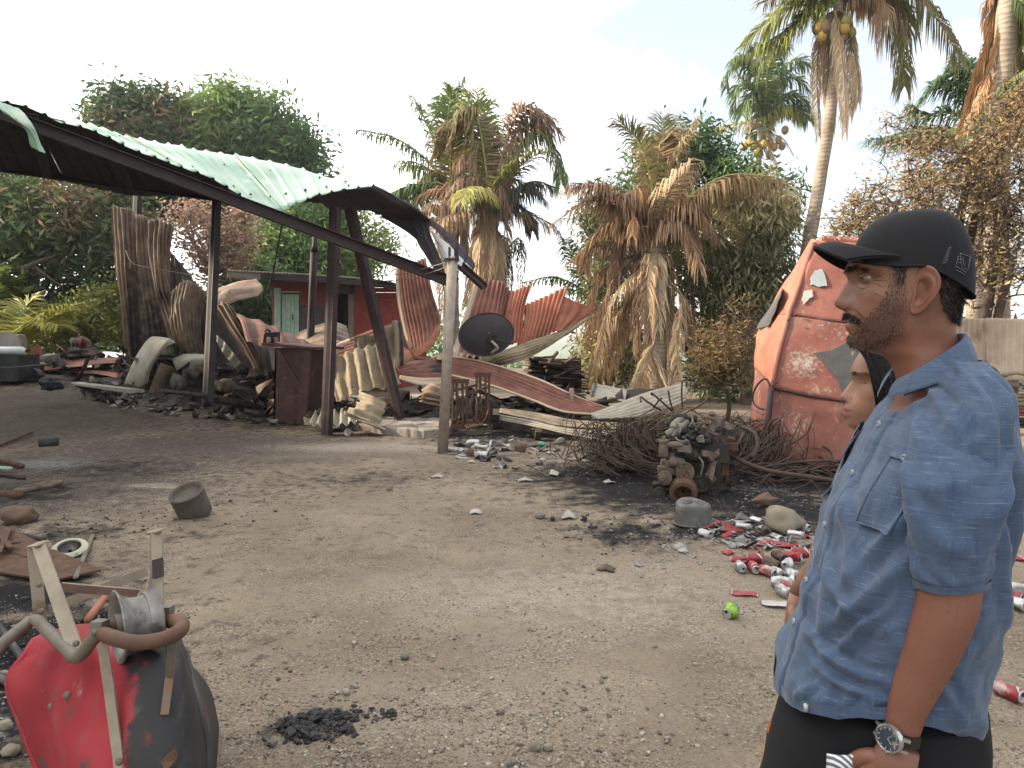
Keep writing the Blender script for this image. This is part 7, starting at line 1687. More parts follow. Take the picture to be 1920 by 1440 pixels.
# rolled lip along the left side
mb=MB();mb.tube(curve([W(66,1200,2.41),W(48,1228,2.36),W(17,1280,2.32),W(44,1366,2.28),W(75,1450,2.24),low(110,1640,2.2)],30),.013,8);mb.build('tub_lip','barrow_red',wb)
mb=MB();mb.tube(curve([W(345,1216,2.31),W(366,1300,2.19),W(387,1384,2.15),W(390,1466,2.11),low(394,1640,2.09)],24),.012,8);mb.build('tub_lip','dark_metal',wb)
tubep=lambda name,pts,r,mat: (lambda m: (m.tube(curve(PL(pts),48),r,12),m.build(name,mat,wb)))(MB())
tubep('frame_tube',[(-70,1300,2.0),(-10,1222,2.12),(30,1186,2.22),(64,1163,2.28),(84,1178,2.2),(120,1212,2.1),(140,1231,2.05),(154,1225,2.03),(170,1204,2.0),(184,1190,1.99),(200,1190,1.97)],.0185,'barrow_tube')
tubep('front_loop',[(194,1189,1.975),(220,1198,1.91),(255,1205,1.88),(295,1201,1.88),(326,1190,1.90),(341,1177,1.95),(336,1165,2.03),(316,1164,2.12),(306,1158,2.3),(300,1140,2.7),(296,1120,3.1)],.020,'barrow_rust')
def strap(name,pts,w,mat='barrow_frame',th=.006,up=(0,-1,0)):
    c=PL(pts);mb=MB()
    for a,b in zip(c[:-1],c[1:]): mb.bar(a,b,w,th,up,jit=.0006)
    return mb.build(name,mat,wb,smooth=False)
strap('leg',[(76,1166,2.36),(63,1026,2.40)],.036,up=(.6,-1,0));strap('leg',[(72,1020,2.37),(146,1228,2.06)],.040,up=(.3,-1,.2));strap('leg_bend',[(61,1022,2.41),(80,1019,2.36)],.040,up=(0,-.3,1))
strap('leg',[(297,1155,2.3),(294,996,2.42)],.036,up=(0,-1,0));strap('leg',[(283,1150,2.55),(284,1000,2.5)],.020,up=(-.9,-.6,0));strap('leg_bend',[(282,998,2.5),(300,995,2.41)],.036,up=(0,-.3,1))
mb=MB();mb.bar(P(296.5,1082,2.345),P(295.5,1048,2.375),.037,.004,(0,-1,0));mb.build('black_band','black_steel',wb,smooth=False)
strap('cross_strap',[(92,1143,2.40),(180,1108,2.48),(276,1070,2.56)],.030);strap('cross_strap',[(112,1100,2.30),(160,1104,2.36),(258,1112,2.5)],.032)
strap('front_brace',[(192,1206,1.965),(206,1300,1.955),(219,1400,1.915),(224,1440,1.90),(228,1500,1.87)],.028);strap('front_brace',[(324,1202,1.92),(318,1270,1.995),(309,1340,1.95)],.024,'barrow_tube')
for px,py,d in ((74,1096,2.355),(78,1146,2.335),(143,1206,2.05),(224,1428,1.885),(178,1186,1.97)):
    mb=MB();mb.lathe([(0,.008),(.006,.008),(.010,.003),(.010,0)],P(px,py,d),(.1,-1,.2),8);mb.build('bolt','barrow_tube',wb)
# wheel rim on its axle
ax0,ax1=P(184,1182,2.02),P(318,1152,2.14);axd=(ax1 -ax0)/np.linalg.norm(ax1 -ax0);rc=P(256,1168,2.08)
wh=empty('wheel',rc);wh.parent=wb;wh.location=Vector(rc) -wb.location
mb=MB();mb.lathe([(.036,-.030),(.060,-.020),(.080,-.022),(.085,-.034),(.100,-.046),(.104,-.050),(.101,-.053),(.090,-.048),(.080,-.034),(.074,-.012),(.073,.012),(.080,.034),(.090,.048),(.101,.053),(.104,.050),(.100,.046),(.085,.034),(.08,.022),(.06,.020),(.036,.030)],rc,axd,48);mb.build('rim','rim_metal',wh,angle=60)
mb=MB();mb.lathe([(.0,-.055),(.034,-.055),(.036,-.05),(.036,.05),(.034,.055),(0,.055)],rc,axd,20);mb.build('hub','barrow_tube',wh,angle=40)
mb=MB();mb.tube([ax0,ax1],.021,12);mb.build('axle','barrow_rust',wb)
for q in (P(187,1180,2.0),P(314,1152,2.12)):
    mb=MB();mb.box(q,(.03,.035,.05),jit=.002);mb.build('axle_bracket','barrow_tube',wb,smooth=False)
mb=MB();mb.prism([P(308,1420,1.90),P(330,1400,1.90),P(334,1420,1.90),P(316,1440,1.89)],(0,-.02,0));mb.build('rust_tab','barrow_rust',wb,smooth=False)
for px,py,d in ((171,1418,2.0),(125,1304,2.10),(96,1325,2.15)):
    mb=MB();mb.lathe([(.001,.004),(.011,.003),(.012,-.004)],P(px,py,d -.006),(0,-1,.25),10);mb.build('worn_spot','barrow_tube',wb)
# ================================================================== PEOPLE
def skin_mat(name,base,dark,lip,hair=(0.022,0.017,0.015),red=(0.33,0.12,0.075)):
    t=NT(name);co=t.coord('Object',rand=False)
    c=t.mix(t.mask(t.noise(co,14,5),.35,.65),base,dark)
    c=t.mix(t.math('MULTIPLY',t.mask(t.noise(co,60,4),.55,.75),.35),c,dark)
    c=t.mix(t.attr('flush'),c,red)
    c=t.mix(t.attr('lip'),c,lip)
    bn=t.math('ADD',t.attr('beard'),t.math('MULTIPLY',t.math('SUBTRACT',t.noise(co,260,4,.7),.5),.9))
    c=t.mix(t.math('MULTIPLY',t.mask(bn,.25,1.0),.80),c,hair)
    b=t.bump(t.noise(co,320,3),.10,.0006);b=t.bump(t.noise(co,60,4),.16,.0014,b)
    t.finish(c,.50,0,b,.38)
    t.b.inputs['Subsurface Weight'].default_value=.12;t.b.inputs['Subsurface Radius'].default_value=(.008,.003,.0015)
    return t.m
skin_mat('skin_man',(0.190,0.090,0.056),(0.145,0.064,0.039),(0.19,0.078,0.062),red=(0.175,0.070,0.046))
skin_mat('skin_woman',(0.255,0.132,0.088),(0.21,0.105,0.068),(0.25,0.085,0.07),red=(0.29,0.125,0.08))
worn('hair_black',[(0.3,(0.006,0.005,0.005)),(0.7,(0.014,0.011,0.010))],60,.6,0,(),.1,spec=.25)
worn('hair_grey',[(0.3,(0.10,0.085,0.075)),(0.7,(0.22,0.19,0.17))],60,.5)
worn('cap_black',[(0.3,(0.0055,0.0055,0.0068)),(0.7,(0.0095,0.0095,0.0115))],3,.85,0,(),.12,400,bdist=.0006)
worn('cap_under',[(0.3,(0.003,0.003,0.0035)),(0.7,(0.005,0.005,0.0055))],3,.9)
worn('cap_print',[(0.3,(0.07,0.07,0.075)),(0.7,(0.12,0.12,0.125))],60,.6)
worn('eye_white',[(0.3,(0.17,0.14,0.125)),(0.7,(0.23,0.20,0.18))],3,.15,spec=.6)
worn('eye_iris',[(0,(0.010,0.007,0.006)),(1,(0.03,0.018,0.012))],3,.08,spec=.7)
worn('tooth',[(0,(0.55,0.52,0.45)),(1,(0.66,0.63,0.56))],3,.3)
worn('trouser_black',[(0.3,(0.0035,0.0035,0.005)),(0.7,(0.0075,0.0075,0.0095))],5,.9,0,(),.15,500,bdist=.001)
worn('shoe_black',[(0.3,(0.012,0.012,0.012)),(0.7,(0.03,0.03,0.03))],5,.6)
worn('watch_steel',[(0.3,(0.42,0.42,0.43)),(0.7,(0.62,0.62,0.63))],9,.22,.9)
worn('button',[(0,(0.17,0.19,0.22)),(1,(0.30,0.32,0.35))],3,.35)
# blue slub-weave cloth
t=NT('shirt_blue');co=t.coord('attr:cloth',rand=False)
def st(scale,s): 
    v=t.new('VectorMath');v.operation='MULTIPLY';v.inputs[1].default_value=s;t.link(co,v.inputs[0]);return t.noise(v.outputs[0],scale,5,.7)
h1,v1=st(1,(22,420,22)),st(1,(240,11,240));h2,v2=st(1,(7,90,7)),st(1,(46,4,46));pl=st(1,(1.6,2.2,1.6))
c=t.ramp(pl,[(.3,(0.043,0.066,0.110)),(.5,(0.060,0.088,0.138)),(.72,(0.080,0.112,0.165))])
c=t.mix(t.math('MULTIPLY',t.mask(v2,.46,.70),.7),c,(0.030,0.050,0.098));c=t.mix(t.math('MULTIPLY',t.mask(h2,.50,.72),.6),c,(0.031,0.053,0.10))
c=t.mix(t.math('MULTIPLY',t.mask(h1,.57,.68),.6),c,(0.15,0.20,0.28));c=t.mix(t.math('MULTIPLY',t.mask(v1,.59,.70),.55),c,(0.125,0.17,0.25))
c=t.mix(t.math('MULTIPLY',t.mask(h1,.43,.33),.6),c,(0.02,0.038,0.092))
wr=t.noise(t.coord('attr:cloth',(1,.7,1),False),9,3,.5,1.2)
b=t.bump(wr,.30,.02);b=t.bump(h1,.2,.0015,b);b=t.bump(v1,.2,.0015,b)
t.finish(c,.88,0,b,.15);t.b.inputs['Sheen Weight'].default_value=.15
t=NT('skirt_print');co=t.coord('attr:cloth',rand=False)
vo=t.new('TexVoronoi');vo.inputs['Scale'].default_value=17;t.link(co,vo.inputs['Vector'])
ra=t.new('SeparateColor');t.link(vo.outputs['Color'],ra.inputs[0])
fl=t.ramp(ra.outputs[0],[(0,(0.02,0.02,0.035)),(.3,(0.02,0.025,0.05)),(.31,(0.42,0.09,0.02)),(.48,(0.42,0.09,0.02)),(.5,(0.08,0.14,0.36)),(.7,(0.45,0.45,0.48)),(.72,(0.36,0.24,0.06)),(1,(0.03,0.03,0.05))],'CONSTANT')
c=t.mix(t.mask(vo.outputs['Distance'],.42,.50),fl,(0.012,0.012,0.022));t.finish(c,.8,0,None,.2)

class Frame:
    """body axes set by where the person stands: f forward (to the picture's left), s towards the camera's side, z up"""
    def __init__(s,px,py,d,yaw):
        c=P(px,py,d);s.c=np.array([c[0],c[1],0.0]);L=math.hypot(c[0],c[1])
        s.r=np.array([c[0]/L,c[1]/L,0]);s.f0=np.array([-s.r[1],s.r[0],0]);s.turn(yaw)
    def turn(s,yaw):
        s.f=s.f0*math.cos(R(yaw)) -s.r*math.sin(R(yaw));s.s=-s.r*math.cos(R(yaw)) -s.f0*math.sin(R(yaw));return s
    def mp(s,px,py,off=0.0):
        """(forward, height) of a pixel on the plane through the body axis, moved off metres towards the camera"""
        x=(px -CX)/FPX;y=(CY -py)/FPX;d=np.array([x,cP+y*sP,-sP+y*cP])
        o=s.c -s.r*off -np.array([0,0,0]);t_=np.dot(o,s.r)/np.dot(d,s.r);p=d*t_+[0,0,CAMH]
        return float(np.dot(p -s.c,s.f0)),float(p[2])
    def w(s,a,b,z): return s.c+s.f*a+s.s*b+np.array([0,0,z])
    def wp(s,px,py,off=0.0):
        a,z=s.mp(px,py,off);return s.c+s.f0*a -s.r*off+np.array([0,0,z])
def inpoly(x,y,poly):
    r=np.zeros(x.shape,bool);n=len(poly)
    for i in range(n):
        (x1,y1),(x2,y2)=poly[i],poly[(i+1) % n]
        c=((y1 > y) != (y2 > y)) & (x < (x2 -x1)*(y -y1)/(y2 -y1+1e-12)+x1);r ^= c
    return r
def prof(fr,lst):
    q=np.array([fr.mp(*p) for p in lst]);o=np.argsort(q[:,1]);return q[o,1],q[o,0]
def head_rings(fr,face,nosebase,backp,widths,jaw,eye,neck_low,nr=210,na=180,sock=.0075,noses=.0125):
    """stacked rings: head + neck + bust in one skin; returns grid (nr, na, 3), local coords (x, y, z)"""
    zf,xf=prof(fr,face);zc,xc=prof(fr,nosebase);zb,xb=prof(fr,backp)
    wz=np.array([[fr.mp(1700,p)[1],w] for p,w in widths]);wz=wz[np.argsort(wz[:,0])]
    ztop,zlow=zf[-1],neck_low
    tt=np.linspace(0,1,nr);z=ztop -(ztop -zlow)*tt;z[0]=ztop -.0005
    XF=np.interp(z,zf,xf);XC=np.interp(z,zc,xc);XB=np.interp(z,zb,xb);Wd=np.interp(z,wz[:,0],wz[:,1])
    k=np.ones(7)/7;sm=lambda a: np.convolve(np.pad(a,3,'edge'),k,'valid');XC,XB,Wd=sm(XC),sm(XB),sm(Wd)
    XF=np.convolve(np.pad(XF,1,'edge'),np.ones(3)/3,'valid')
    th=np.linspace(0,2*math.pi,na,endpoint=False);c,s_=np.cos(th),np.sin(th)
    pw=lambda v,e: np.sign(v)*np.abs(v)**e
    XM=XB*.52+XC*.48
    X_=np.where(c[None] > 0,XM[:,None]+(XC -XM)[:,None]*pw(c,.92)[None],XM[:,None]+(XM -XB)[:,None]*pw(c,.95)[None])
    Y_=Wd[:,None]*pw(s_,.88)[None];Z_=np.repeat(z[:,None],na,1)
    fr_=(c[None] > 0)
    sig=np.interp(z,[eye[1] -.075,eye[1] -.055,eye[1] -.045,eye[1] -.03,eye[1]],[.026,.020,noses*1.45,noses*1.1,noses*.75])[:,None]
    X_=X_+np.where(fr_,(XF -XC)[:,None]*np.exp(-(Y_/sig)**2),0)
    for sd in (-1,1):                                            # eye sockets, cheekbones, nostril wings
        g=np.exp(-((X_ -eye[0]+.004)/.017)**2 -((Z_ -eye[1])/.0125)**2)*np.clip(np.abs(Y_)/.03,0,1)*(np.sign(Y_) == sd)
        X_=X_ -g*sock;Y_=Y_ -sd*g*sock*.9
        g=np.exp(-((X_ -eye[0]+.012)/.022)**2 -((Z_ -eye[1]+.030)/.014)**2)*(np.sign(Y_) == sd);Y_=Y_+sd*g*.0045
        g=np.exp(-((X_ -eye[0] -.016)/.007)**2 -((Z_ -eye[1]+.043)/.007)**2 -((np.abs(Y_) -.013)/.009)**2)*(np.sign(Y_) == sd);Y_=Y_+sd*g*.004;X_=X_+g*.002
        g=np.exp(-((X_ -eye[0] -.004)/.014)**2 -((Z_ -eye[1] -.017)/.006)**2)*(np.sign(Y_) == sd);X_=X_+g*.003;Y_=Y_+sd*g*.002
    (x1,z1),(x2,z2)=jaw                                       # below the jaw line the skin tucks in towards the throat
    zj=z1+(z2 -z1)*np.clip((X_ -x1)/(x2 -x1),-.2,1.4)
    tuck=np.clip((zj -Z_)/.018,0,1)*np.clip((X_ -x2+.005)/.03,0,1)
    Y_=Y_*(1 -.30*tuck)
    return X_,Y_,Z_
def tuft(name,parent,fr,pts,nrm,n,L,mats,down=.6,wid=.0005,frac=.2):
    """fine hairs: narrow two-face blades rooted on the skin"""
    k=rng.choice(len(pts),n);p=pts[k]+rng.normal(0,.0008,(n,3));d=nrm[k]+rng.normal(0,.35,(n,3));d[:,2] -= down;d /= np.linalg.norm(d,axis=1)[:,None]
    s_=np.cross(d,rng.normal(0,1,(n,3)));s_ /= np.linalg.norm(s_,axis=1)[:,None]
    l=(L*rng.uniform(.5,1.3,n))[:,None]
    v=np.stack([p -s_*wid,p+s_*wid,p+d*l+s_*wid*.2,p+d*l -s_*wid*.2],1).reshape(-1,3)
    o=fast_mesh(name,v,np.arange(n*4).reshape(n,4),mats,parent,mi=(rng.random(n) < frac).astype(np.int32));return o
def vnorm(g):
    n=normals(g);return n
def loft(mb,secs,n=20,cap=True,ex=1.0,mi=0):
    """secs: (centre, half-axis A vector, half-axis B vector)"""
    th=np.linspace(0,2*math.pi,n,endpoint=False);c,s_=np.cos(th),np.sin(th)
    pw=lambda v: np.sign(v)*np.abs(v)**ex
    rows=[np.array(q[0])+pw(c)[:,None]*np.array(q[1])+pw(s_)[:,None]*np.array(q[2]) for q in secs]
    k=mb.n;mb.grid(rows,wrap=True,mi=mi)
    if cap:
        mb.f += [tuple(k+i for i in range(n))[::-1],tuple(k+(len(rows) -1)*n+i for i in range(n))];mb.mi += [mi,mi]
    return rows
def hand(mb,wrist,d,palm_n,thumb_d,L=.185,curl=.9,n=10):
    """palm and five bent fingers; d along the hand, palm_n out of the palm, thumb_d towards the thumb"""
    d=np.array(d)/np.linalg.norm(d);t_=np.array(thumb_d) -d*np.dot(thumb_d,d);t_ /= np.linalg.norm(t_);pn=np.array(palm_n) -d*np.dot(palm_n,d) -t_*np.dot(palm_n,t_);pn /= np.linalg.norm(pn)
    pl_=L*.52
    loft(mb,[(wrist -d*.01,t_*.027,pn*.019),(wrist+d*pl_*.25,t_*.034,pn*.019),(wrist+d*pl_*.6,t_*.042,pn*.017),(wrist+d*pl_,t_*.041,pn*.013),(wrist+d*pl_*1.06,t_*.034,pn*.008)],16,ex=.8)
    for k,(o,ln) in enumerate(((.030,.40),(.010,.44),(-.011,.41),(-.030,.33))):
        p=wrist+d*pl_*(.94 -.03*abs(k -1))+t_*o;seg=L*ln;a=0;pts=[p -d*.02,p]
        for q in (.44,.32,.24):
            a += curl*(.55 if q == .44 else .8);dv=d*math.cos(a)+pn*math.sin(a);pts.append(pts[-1]+dv*seg*q)
        mb.tube(curve(pts,14),np.interp(np.linspace(0,1,14),[0,.3,.55,.8,.95,1],[.0095,.0095,.0088,.0080,.0068,.003]),n)
    p=wrist+d*pl_*.22+t_*.026;pts=[p -t_*.012,p+t_*.012+d*.012]
    for a,ln in ((.5,.040),(.3,.034),(.15,.026)):
        dv=d*math.cos(a)+t_*math.sin(a)*.8+pn*.45;dv /= np.linalg.norm(dv);pts.append(pts[-1]+dv*ln)
    mb.tube(curve(pts,12),np.interp(np.linspace(0,1,12),[0,.4,.8,.95,1],[.014,.012,.0095,.007,.003]),n)

# ------------------------------------------------------------------ THE MAN
man=Frame(1730,560,1.27,7)
per=empty('person',man.c,'man in profile with black cap, beard, blue short-sleeved shirt and wristwatch','person')
face=[(1712,404),(1650,418),(1612,450),(1594,486),(1585,506),(1585,513),(1590,525),(1584,536),(1577,547),(1570,558),(1565,567),(1566,574),(1572,580),(1585,583),(1584,589),(1582,597),(1583,601),(1589,604),(1586,608),(1584,613),(1588,619),(1593,626),(1589,636),(1591,645),(1600,653),(1625,659),(1652,665),(1668,680),(1678,702),(1682,730),(1672,760),(1650,800),(1640,900)]
nosb=[(1712,404),(1652,420),(1616,450),(1598,486),(1589,506),(1594,520),(1600,535),(1600,555),(1595,573),(1589,585),(1587,597),(1590,606),(1589,616),(1595,626),(1591,637),(1594,646),(1604,653),(1628,659),(1655,665),(1670,680),(1679,702),(1684,730),(1675,760),(1655,800),(1645,900)]
backp=[(1714,404),(1780,420),(1808,455),(1816,490),(1812,530),(1803,560),(1796,585),(1793,605),(1795,635),(1802,665),(1816,695),(1838,730),(1860,780),(1868,900)]
wid=[(404,.004),(410,.040),(424,.058),(450,.069),(490,.0735),(520,.0725),(545,.070),(570,.0675),(595,.0615),(620,.0565),(640,.0515),(656,.049),(680,.051),(700,.055),(722,.064),(745,.080),(780,.10),(820,.11),(900,.11)]
eye=man.mp(1617,525);jaw=(man.mp(1600,655),man.mp(1698,620))
H3=head_rings(man,face,nosb,backp,wid,jaw,eye,man.mp(1700,900)[1]);HX,HY,HZ=H3
G3=man.c+HX[...,None]*man.f+HY[...,None]*man.s+HZ[...,None]*np.array([0,0,1.0])
def pxl(lst,fr=man): return [fr.mp(*p) for p in lst]
HX=HX*math.cos(R(7)) -np.abs(HY)*math.sin(R(7))      # as seen in profile
def blur(m,k=3):
    m=m.astype(float)
    for _ in range(k): m=(m+np.roll(m,1,1)+np.roll(m,-1,1)+np.vstack([m[:1],m[:-1]])+np.vstack([m[1:],m[-1:]]))/5
    return m
beard=blur(inpoly(HX,HZ,pxl([(1676,490),(1702,490),(1700,540),(1703,590),(1696,622),(1660,652),(1604,662),(1584,650),(1585,627),(1600,628),(1612,618),(1622,602),(1640,584),(1656,566),(1668,545)])),9)
mous=blur(inpoly(HX,HZ,pxl([(1574,591),(1583,586),(1596,588),(1612,596),(1622,607),(1614,610),(1604,604),(1592,600),(1576,599)])) & (np.abs(HY) < .045),1)
soul=blur(inpoly(HX,HZ,pxl([(1580,620),(1596,619),(1600,628),(1580,632)])),1)*.6
hairm=blur(inpoly(HX,HZ,pxl([(1672,480),(1704,480),(1700,520),(1690,545),(1682,520)])) | inpoly(HX,HZ,pxl([(1752,500),(1840,500),(1835,600),(1798,608),(1782,602),(1766,580),(1758,545)])),2)
lipm=blur(inpoly(HX,HZ,pxl([(1578,602),(1592,601),(1608,606),(1602,612),(1592,618),(1578,618)])) & (np.abs(HY) < .03),1)
flush=blur(inpoly(HX,HZ,pxl([(1560,555),(1585,553),(1592,585),(1560,585)])),3)*.35+blur(inpoly(HX,HZ,pxl([(1690,625),(1800,610),(1860,900),(1640,900),(1660,665)])),8)*.6
BM=np.clip(beard*.62+mous*.85+soul+hairm,0,1)
mb=MB();mb.grid(G3,wrap=True);nh=mb.n
k=mb.n;mb.add([G3[0].mean(0)+[0,0,.001],G3[-1].mean(0)],[])
na=G3.shape[1];nr=G3.shape[0]
for i in range(na): mb.f.append((i,(i+1) % na,k));mb.f.append(((nr -1)*na+(i+1) % na,(nr -1)*na+i,k+1));mb.mi += [0,0]
# near (left) arm and hand
def arm_secs(fr,rows,off,lat=.76):
    out=[]
    for py,L_,R_,o in rows:
        a0,z0=fr.mp(L_,py,off+o);a1,z1=fr.mp(R_,py,off+o)
        c=fr.c+fr.f0*(a0+a1)/2 -fr.r*(off+o)+np.array([0,0,(z0+z1)/2]);out.append((c,fr.f0*abs(a0 -a1)/2,fr.r*abs(a0 -a1)/2*lat))
    return out
arm=[(870,1785,1830,-.10),(900,1758,1848,-.05),(940,1738,1856,-.01),(1000,1728,1851,.0),(1070,1721,1846,.0),(1110,1717,1844,.0),(1150,1709,1836,.0),(1200,1696,1815,.0),(1250,1682,1789,.0),(1300,1668,1760,.0),(1340,1659,1738,.0),(1370,1655,1727,.0),(1395,1651,1720,.0)]
AS=arm_secs(man,arm,.20)
secs=list(zip(catmull(np.array([q[0] for q in AS]),40),catmull(np.array([q[1] for q in AS]),40),catmull(np.array([q[2] for q in AS]),40)))
loft(mb,secs,24)
wr_c=AS[-1][0];hd=np.array([0,0,-1.0])*.93+man.f0*.30 -man.r*.05
hand(mb,wr_c -np.array([0,0,.012]),hd,man.r*.9+man.f0*.2,man.f0,curl=.75)
ap=np.array([[q[0]+math.cos(a)*q[1]+math.sin(a)*q[2] for a in np.linspace(0,6.28,24,endpoint=False)] for q in secs[16:39]]);an_=ap -np.array([q[0] for q in secs[16:39]])[:,None];an_ /= np.linalg.norm(an_,axis=2)[...,None]
tuft('arm_hair',per,man,ap.reshape(-1,3),an_.reshape(-1,3),900,.007,['hair_black','hair_black'],1.6,.00008)
# far (right) arm, hidden behind the body
FA=arm_secs(man,[(740,1755,1850,.0),(900,1745,1850,.0),(1080,1745,1850,.0),(1200,1740,1835,.0),(1340,1735,1812,.0),(1390,1738,1806,.0)],-.20)
loft(mb,FA,18);hand(mb,FA[-1][0],[0,0,-1.0],-man.r,man.f0)
z=np.zeros(mb.n);at={}
for nm,A_ in (('beard',BM),('lip',lipm),('flush',flush)):
    q=z.copy();q[:nh]=A_.ravel();at[nm]=q
at['flush'][nh:]=.55
body=mb.build('body','skin_man',per,attrs=at)
# ear
def ear(fr,outline,centre,parent,yoff,mat,mirror=1,depth=1.0,flare=.42,attrs=None):
    sh_=np.array([(yoff+.012)*math.sin(R(7)),0]);o=np.array([fr.mp(*p) for p in outline])+sh_;o=catmull(np.vstack([o,o[:1]]),41)[:-1];c=np.array(fr.mp(*centre))+sh_;n=len(o);amin,amax=o[:,0].min(),o[:,0].max()
    prof_=((1.0,-.006),(1.03,.004),(1.0,.0115),(.92,.013),(.82,.0085),(.70,.0095),(.60,.011),(.50,.006),(.38,-.002),(.2,-.006),(.02,-.007))
    rows=[]
    for r,h in prof_:
        p=c+(o -c)*r;back_=np.clip((amax -p[:,0])/(amax -amin),0,1)               # 1 at the rear edge
        fr_k=np.clip(back_*1.8 -.15,0,1);lob=np.clip((o[:,1].min()+.022 -p[:,1])/.02,0,1)
        hh=(h*(.25+.75*fr_k)*(1 -lob*.5)+flare*.034*back_**1.2)*depth+.001
        rows.append(np.array([fr.w(a,mirror*(yoff+q),z_) for a,z_,q in zip(p[:,0],p[:,1],hh)]))
    m=MB();m.grid(rows,wrap=True);zz=np.zeros(m.n);return m.build('ear',mat,parent,attrs={'beard': zz,'lip': zz,'flush': zz+.6})
ear_o=[(1722,512),(1734,506),(1748,510),(1758,524),(1760,540),(1754,556),(1744,570),(1732,585),(1719,592),(1710,588),(1709,574),(1714,556),(1713,536),(1716,522)]
ear(man,ear_o,(1728,552),per,.066,'skin_man');ear(man,ear_o,(1728,552),per,.066,'skin_man',-1)
# eyes with lids
def eyes(fr,px,py,parent,lat,r=.0118,back=.011,closed=False,skin='skin_man',gaze=(1,.25)):
    ex,ez=fr.mp(px,py);ex += lat*.11
    for sd in (1,-1):
        c=fr.w(ex -back,sd*lat,ez);m=MB();m.blob(c,r,3,0);m.build('eyeball','eye_white',parent)
        g=fr.f*gaze[0]+fr.s*sd*gaze[1];g /= np.linalg.norm(g)
        m=MB();m.lathe([(.0001,.0006),(.0035,.0003),(.0062,-.0012),(.0065,-.0022)],c+g*(r+.0002),g,16);m.build('iris','eye_iris',parent)
        for up in (1,-1):                                        # lids: patches of a slightly larger shell
            rows=[]
            lo_,hi_=((.07,1.25) if up > 0 else (.22,1.2)) if not closed else ((-.45,1.25) if up > 0 else (.50,1.2))
            for e in np.linspace(lo_,hi_,7):
                row=[]
                for a in np.linspace(-1.25,1.45,15):
                    ee=e*up*(1 -.18*(a/1.3)**2*(e < 1));dvec=fr.f*math.cos(ee)*math.cos(a)+fr.s*sd*math.cos(ee)*math.sin(a)+np.array([0,0,math.sin(ee)]);row.append(c+dvec*(r*1.11+.0016*(e -lo_)))
                rows.append(row)
            m=MB();m.grid(rows if up > 0 else rows[::-1]);zz=np.zeros(m.n);m.build('eyelid',skin,parent,attrs={'beard': zz,'lip': zz,'flush': zz+.1})
eyes(man,1617,525,per,.0325)
# whiskers, brows, hair
Gn=vnorm(G3);Gn=np.where((np.sum(Gn*(G3 -G3.mean(1,keepdims=True)),-1,keepdims=True)) < 0,-Gn,Gn)
sel=lambda m,th=.45: (G3[m > th],Gn[m > th])
p_,n_=sel(beard);tuft('beard',per,man,p_,n_,3600,.0048,['hair_black','hair_grey'],.9,.00035,.16)
p_,n_=sel(mous);tuft('moustache',per,man,p_,n_,800,.0055,['hair_black','hair_grey'],1.0,.0004,.05)
p_,n_=sel(hairm);tuft('hair',per,man,p_,n_,3600,.011,['hair_black','hair_grey'],1.1,.0005,.08)
brow=blur(inpoly(HX,HZ,pxl([(1580,511),(1590,506),(1612,503),(1634,509),(1632,513),(1610,509),(1592,512)])) & (np.abs(HY) > .008),1);p_,n_=sel(brow,.4);tuft('eyebrow',per,man,p_,n_,700,.008,['hair_black','hair_grey'],.1,.00045,.1)
m=MB();ta,tz=man.mp(1597,605);rows=[[man.w(ta+.004 -.012*abs(u)**2,u*.020,tz+v) for u in np.linspace(-1,1,9)] for v in (.0035,-.001)];m.grid(rows);m.build('teeth','tooth',per)

# dark tubes laid on the skin: the shade in creases, mouth line and nostril
from mathutils.bvhtree import BVHTree
def surf(grid,wrap=True):
    a_,b_=grid.shape[:2];return BVHTree.FromPolygons([Vector(q) for q in grid.reshape(-1,3)],[(i*b_+j,i*b_+(j+1) % b_,(i+1)*b_+(j+1) % b_,(i+1)*b_+j) for i in range(a_ -1) for j in range(b_)])
def seen(tree_,px,py,off=.0008):
    o_=Vector((0,0,CAMH));d=(Vector(P(px,py,1.0)) -o_).normalized();h,n,_,_=tree_.ray_cast(o_,d)
    if h is None: return None
    n=n if n.dot(d) < 0 else -n;return np.array(h+n*off)
worn('crease_shade',[(0,(0.075,0.030,0.018)),(1,(0.095,0.040,0.024))],9,.6)
fb=surf(G3)
def crease(pts,r,mat='crease_shade',name='crease_shade',par=per,tr=None):
    c=[q for q in (seen(tr or fb,x,y,-.0002) for x,y in curve(pts,14)) if q is not None]
    if len(c) > 3: m=MB();m.tube(np.array(c),r*np.sin(np.linspace(.25,math.pi -.25,len(c)))+.0001,6);m.build(name,mat,par)
for pts,r in (([(1588,575),(1602,580),(1616,592),(1624,606)],.0014),([(1626,596),(1630,604),(1629,612)],.0008),([(1636,520),(1650,517),(1662,512)],.0006),([(1637,525),(1650,526),(1664,526)],.0006),([(1635,530),(1647,535),(1658,541)],.0006),([(1606,537),(1617,541),(1630,538)],.0009),([(1632,548),(1645,552),(1655,560)],.0005),([(1604,515),(1616,513),(1630,517)],.0008)): crease(pts,r)
crease([(1585,603),(1593,606),(1603,606),(1611,601),(1615,596)],.0012,'eye_iris','mouth_line')
crease([(1577,580),(1581,578),(1585,580)],.0016,'eye_iris','nostril')

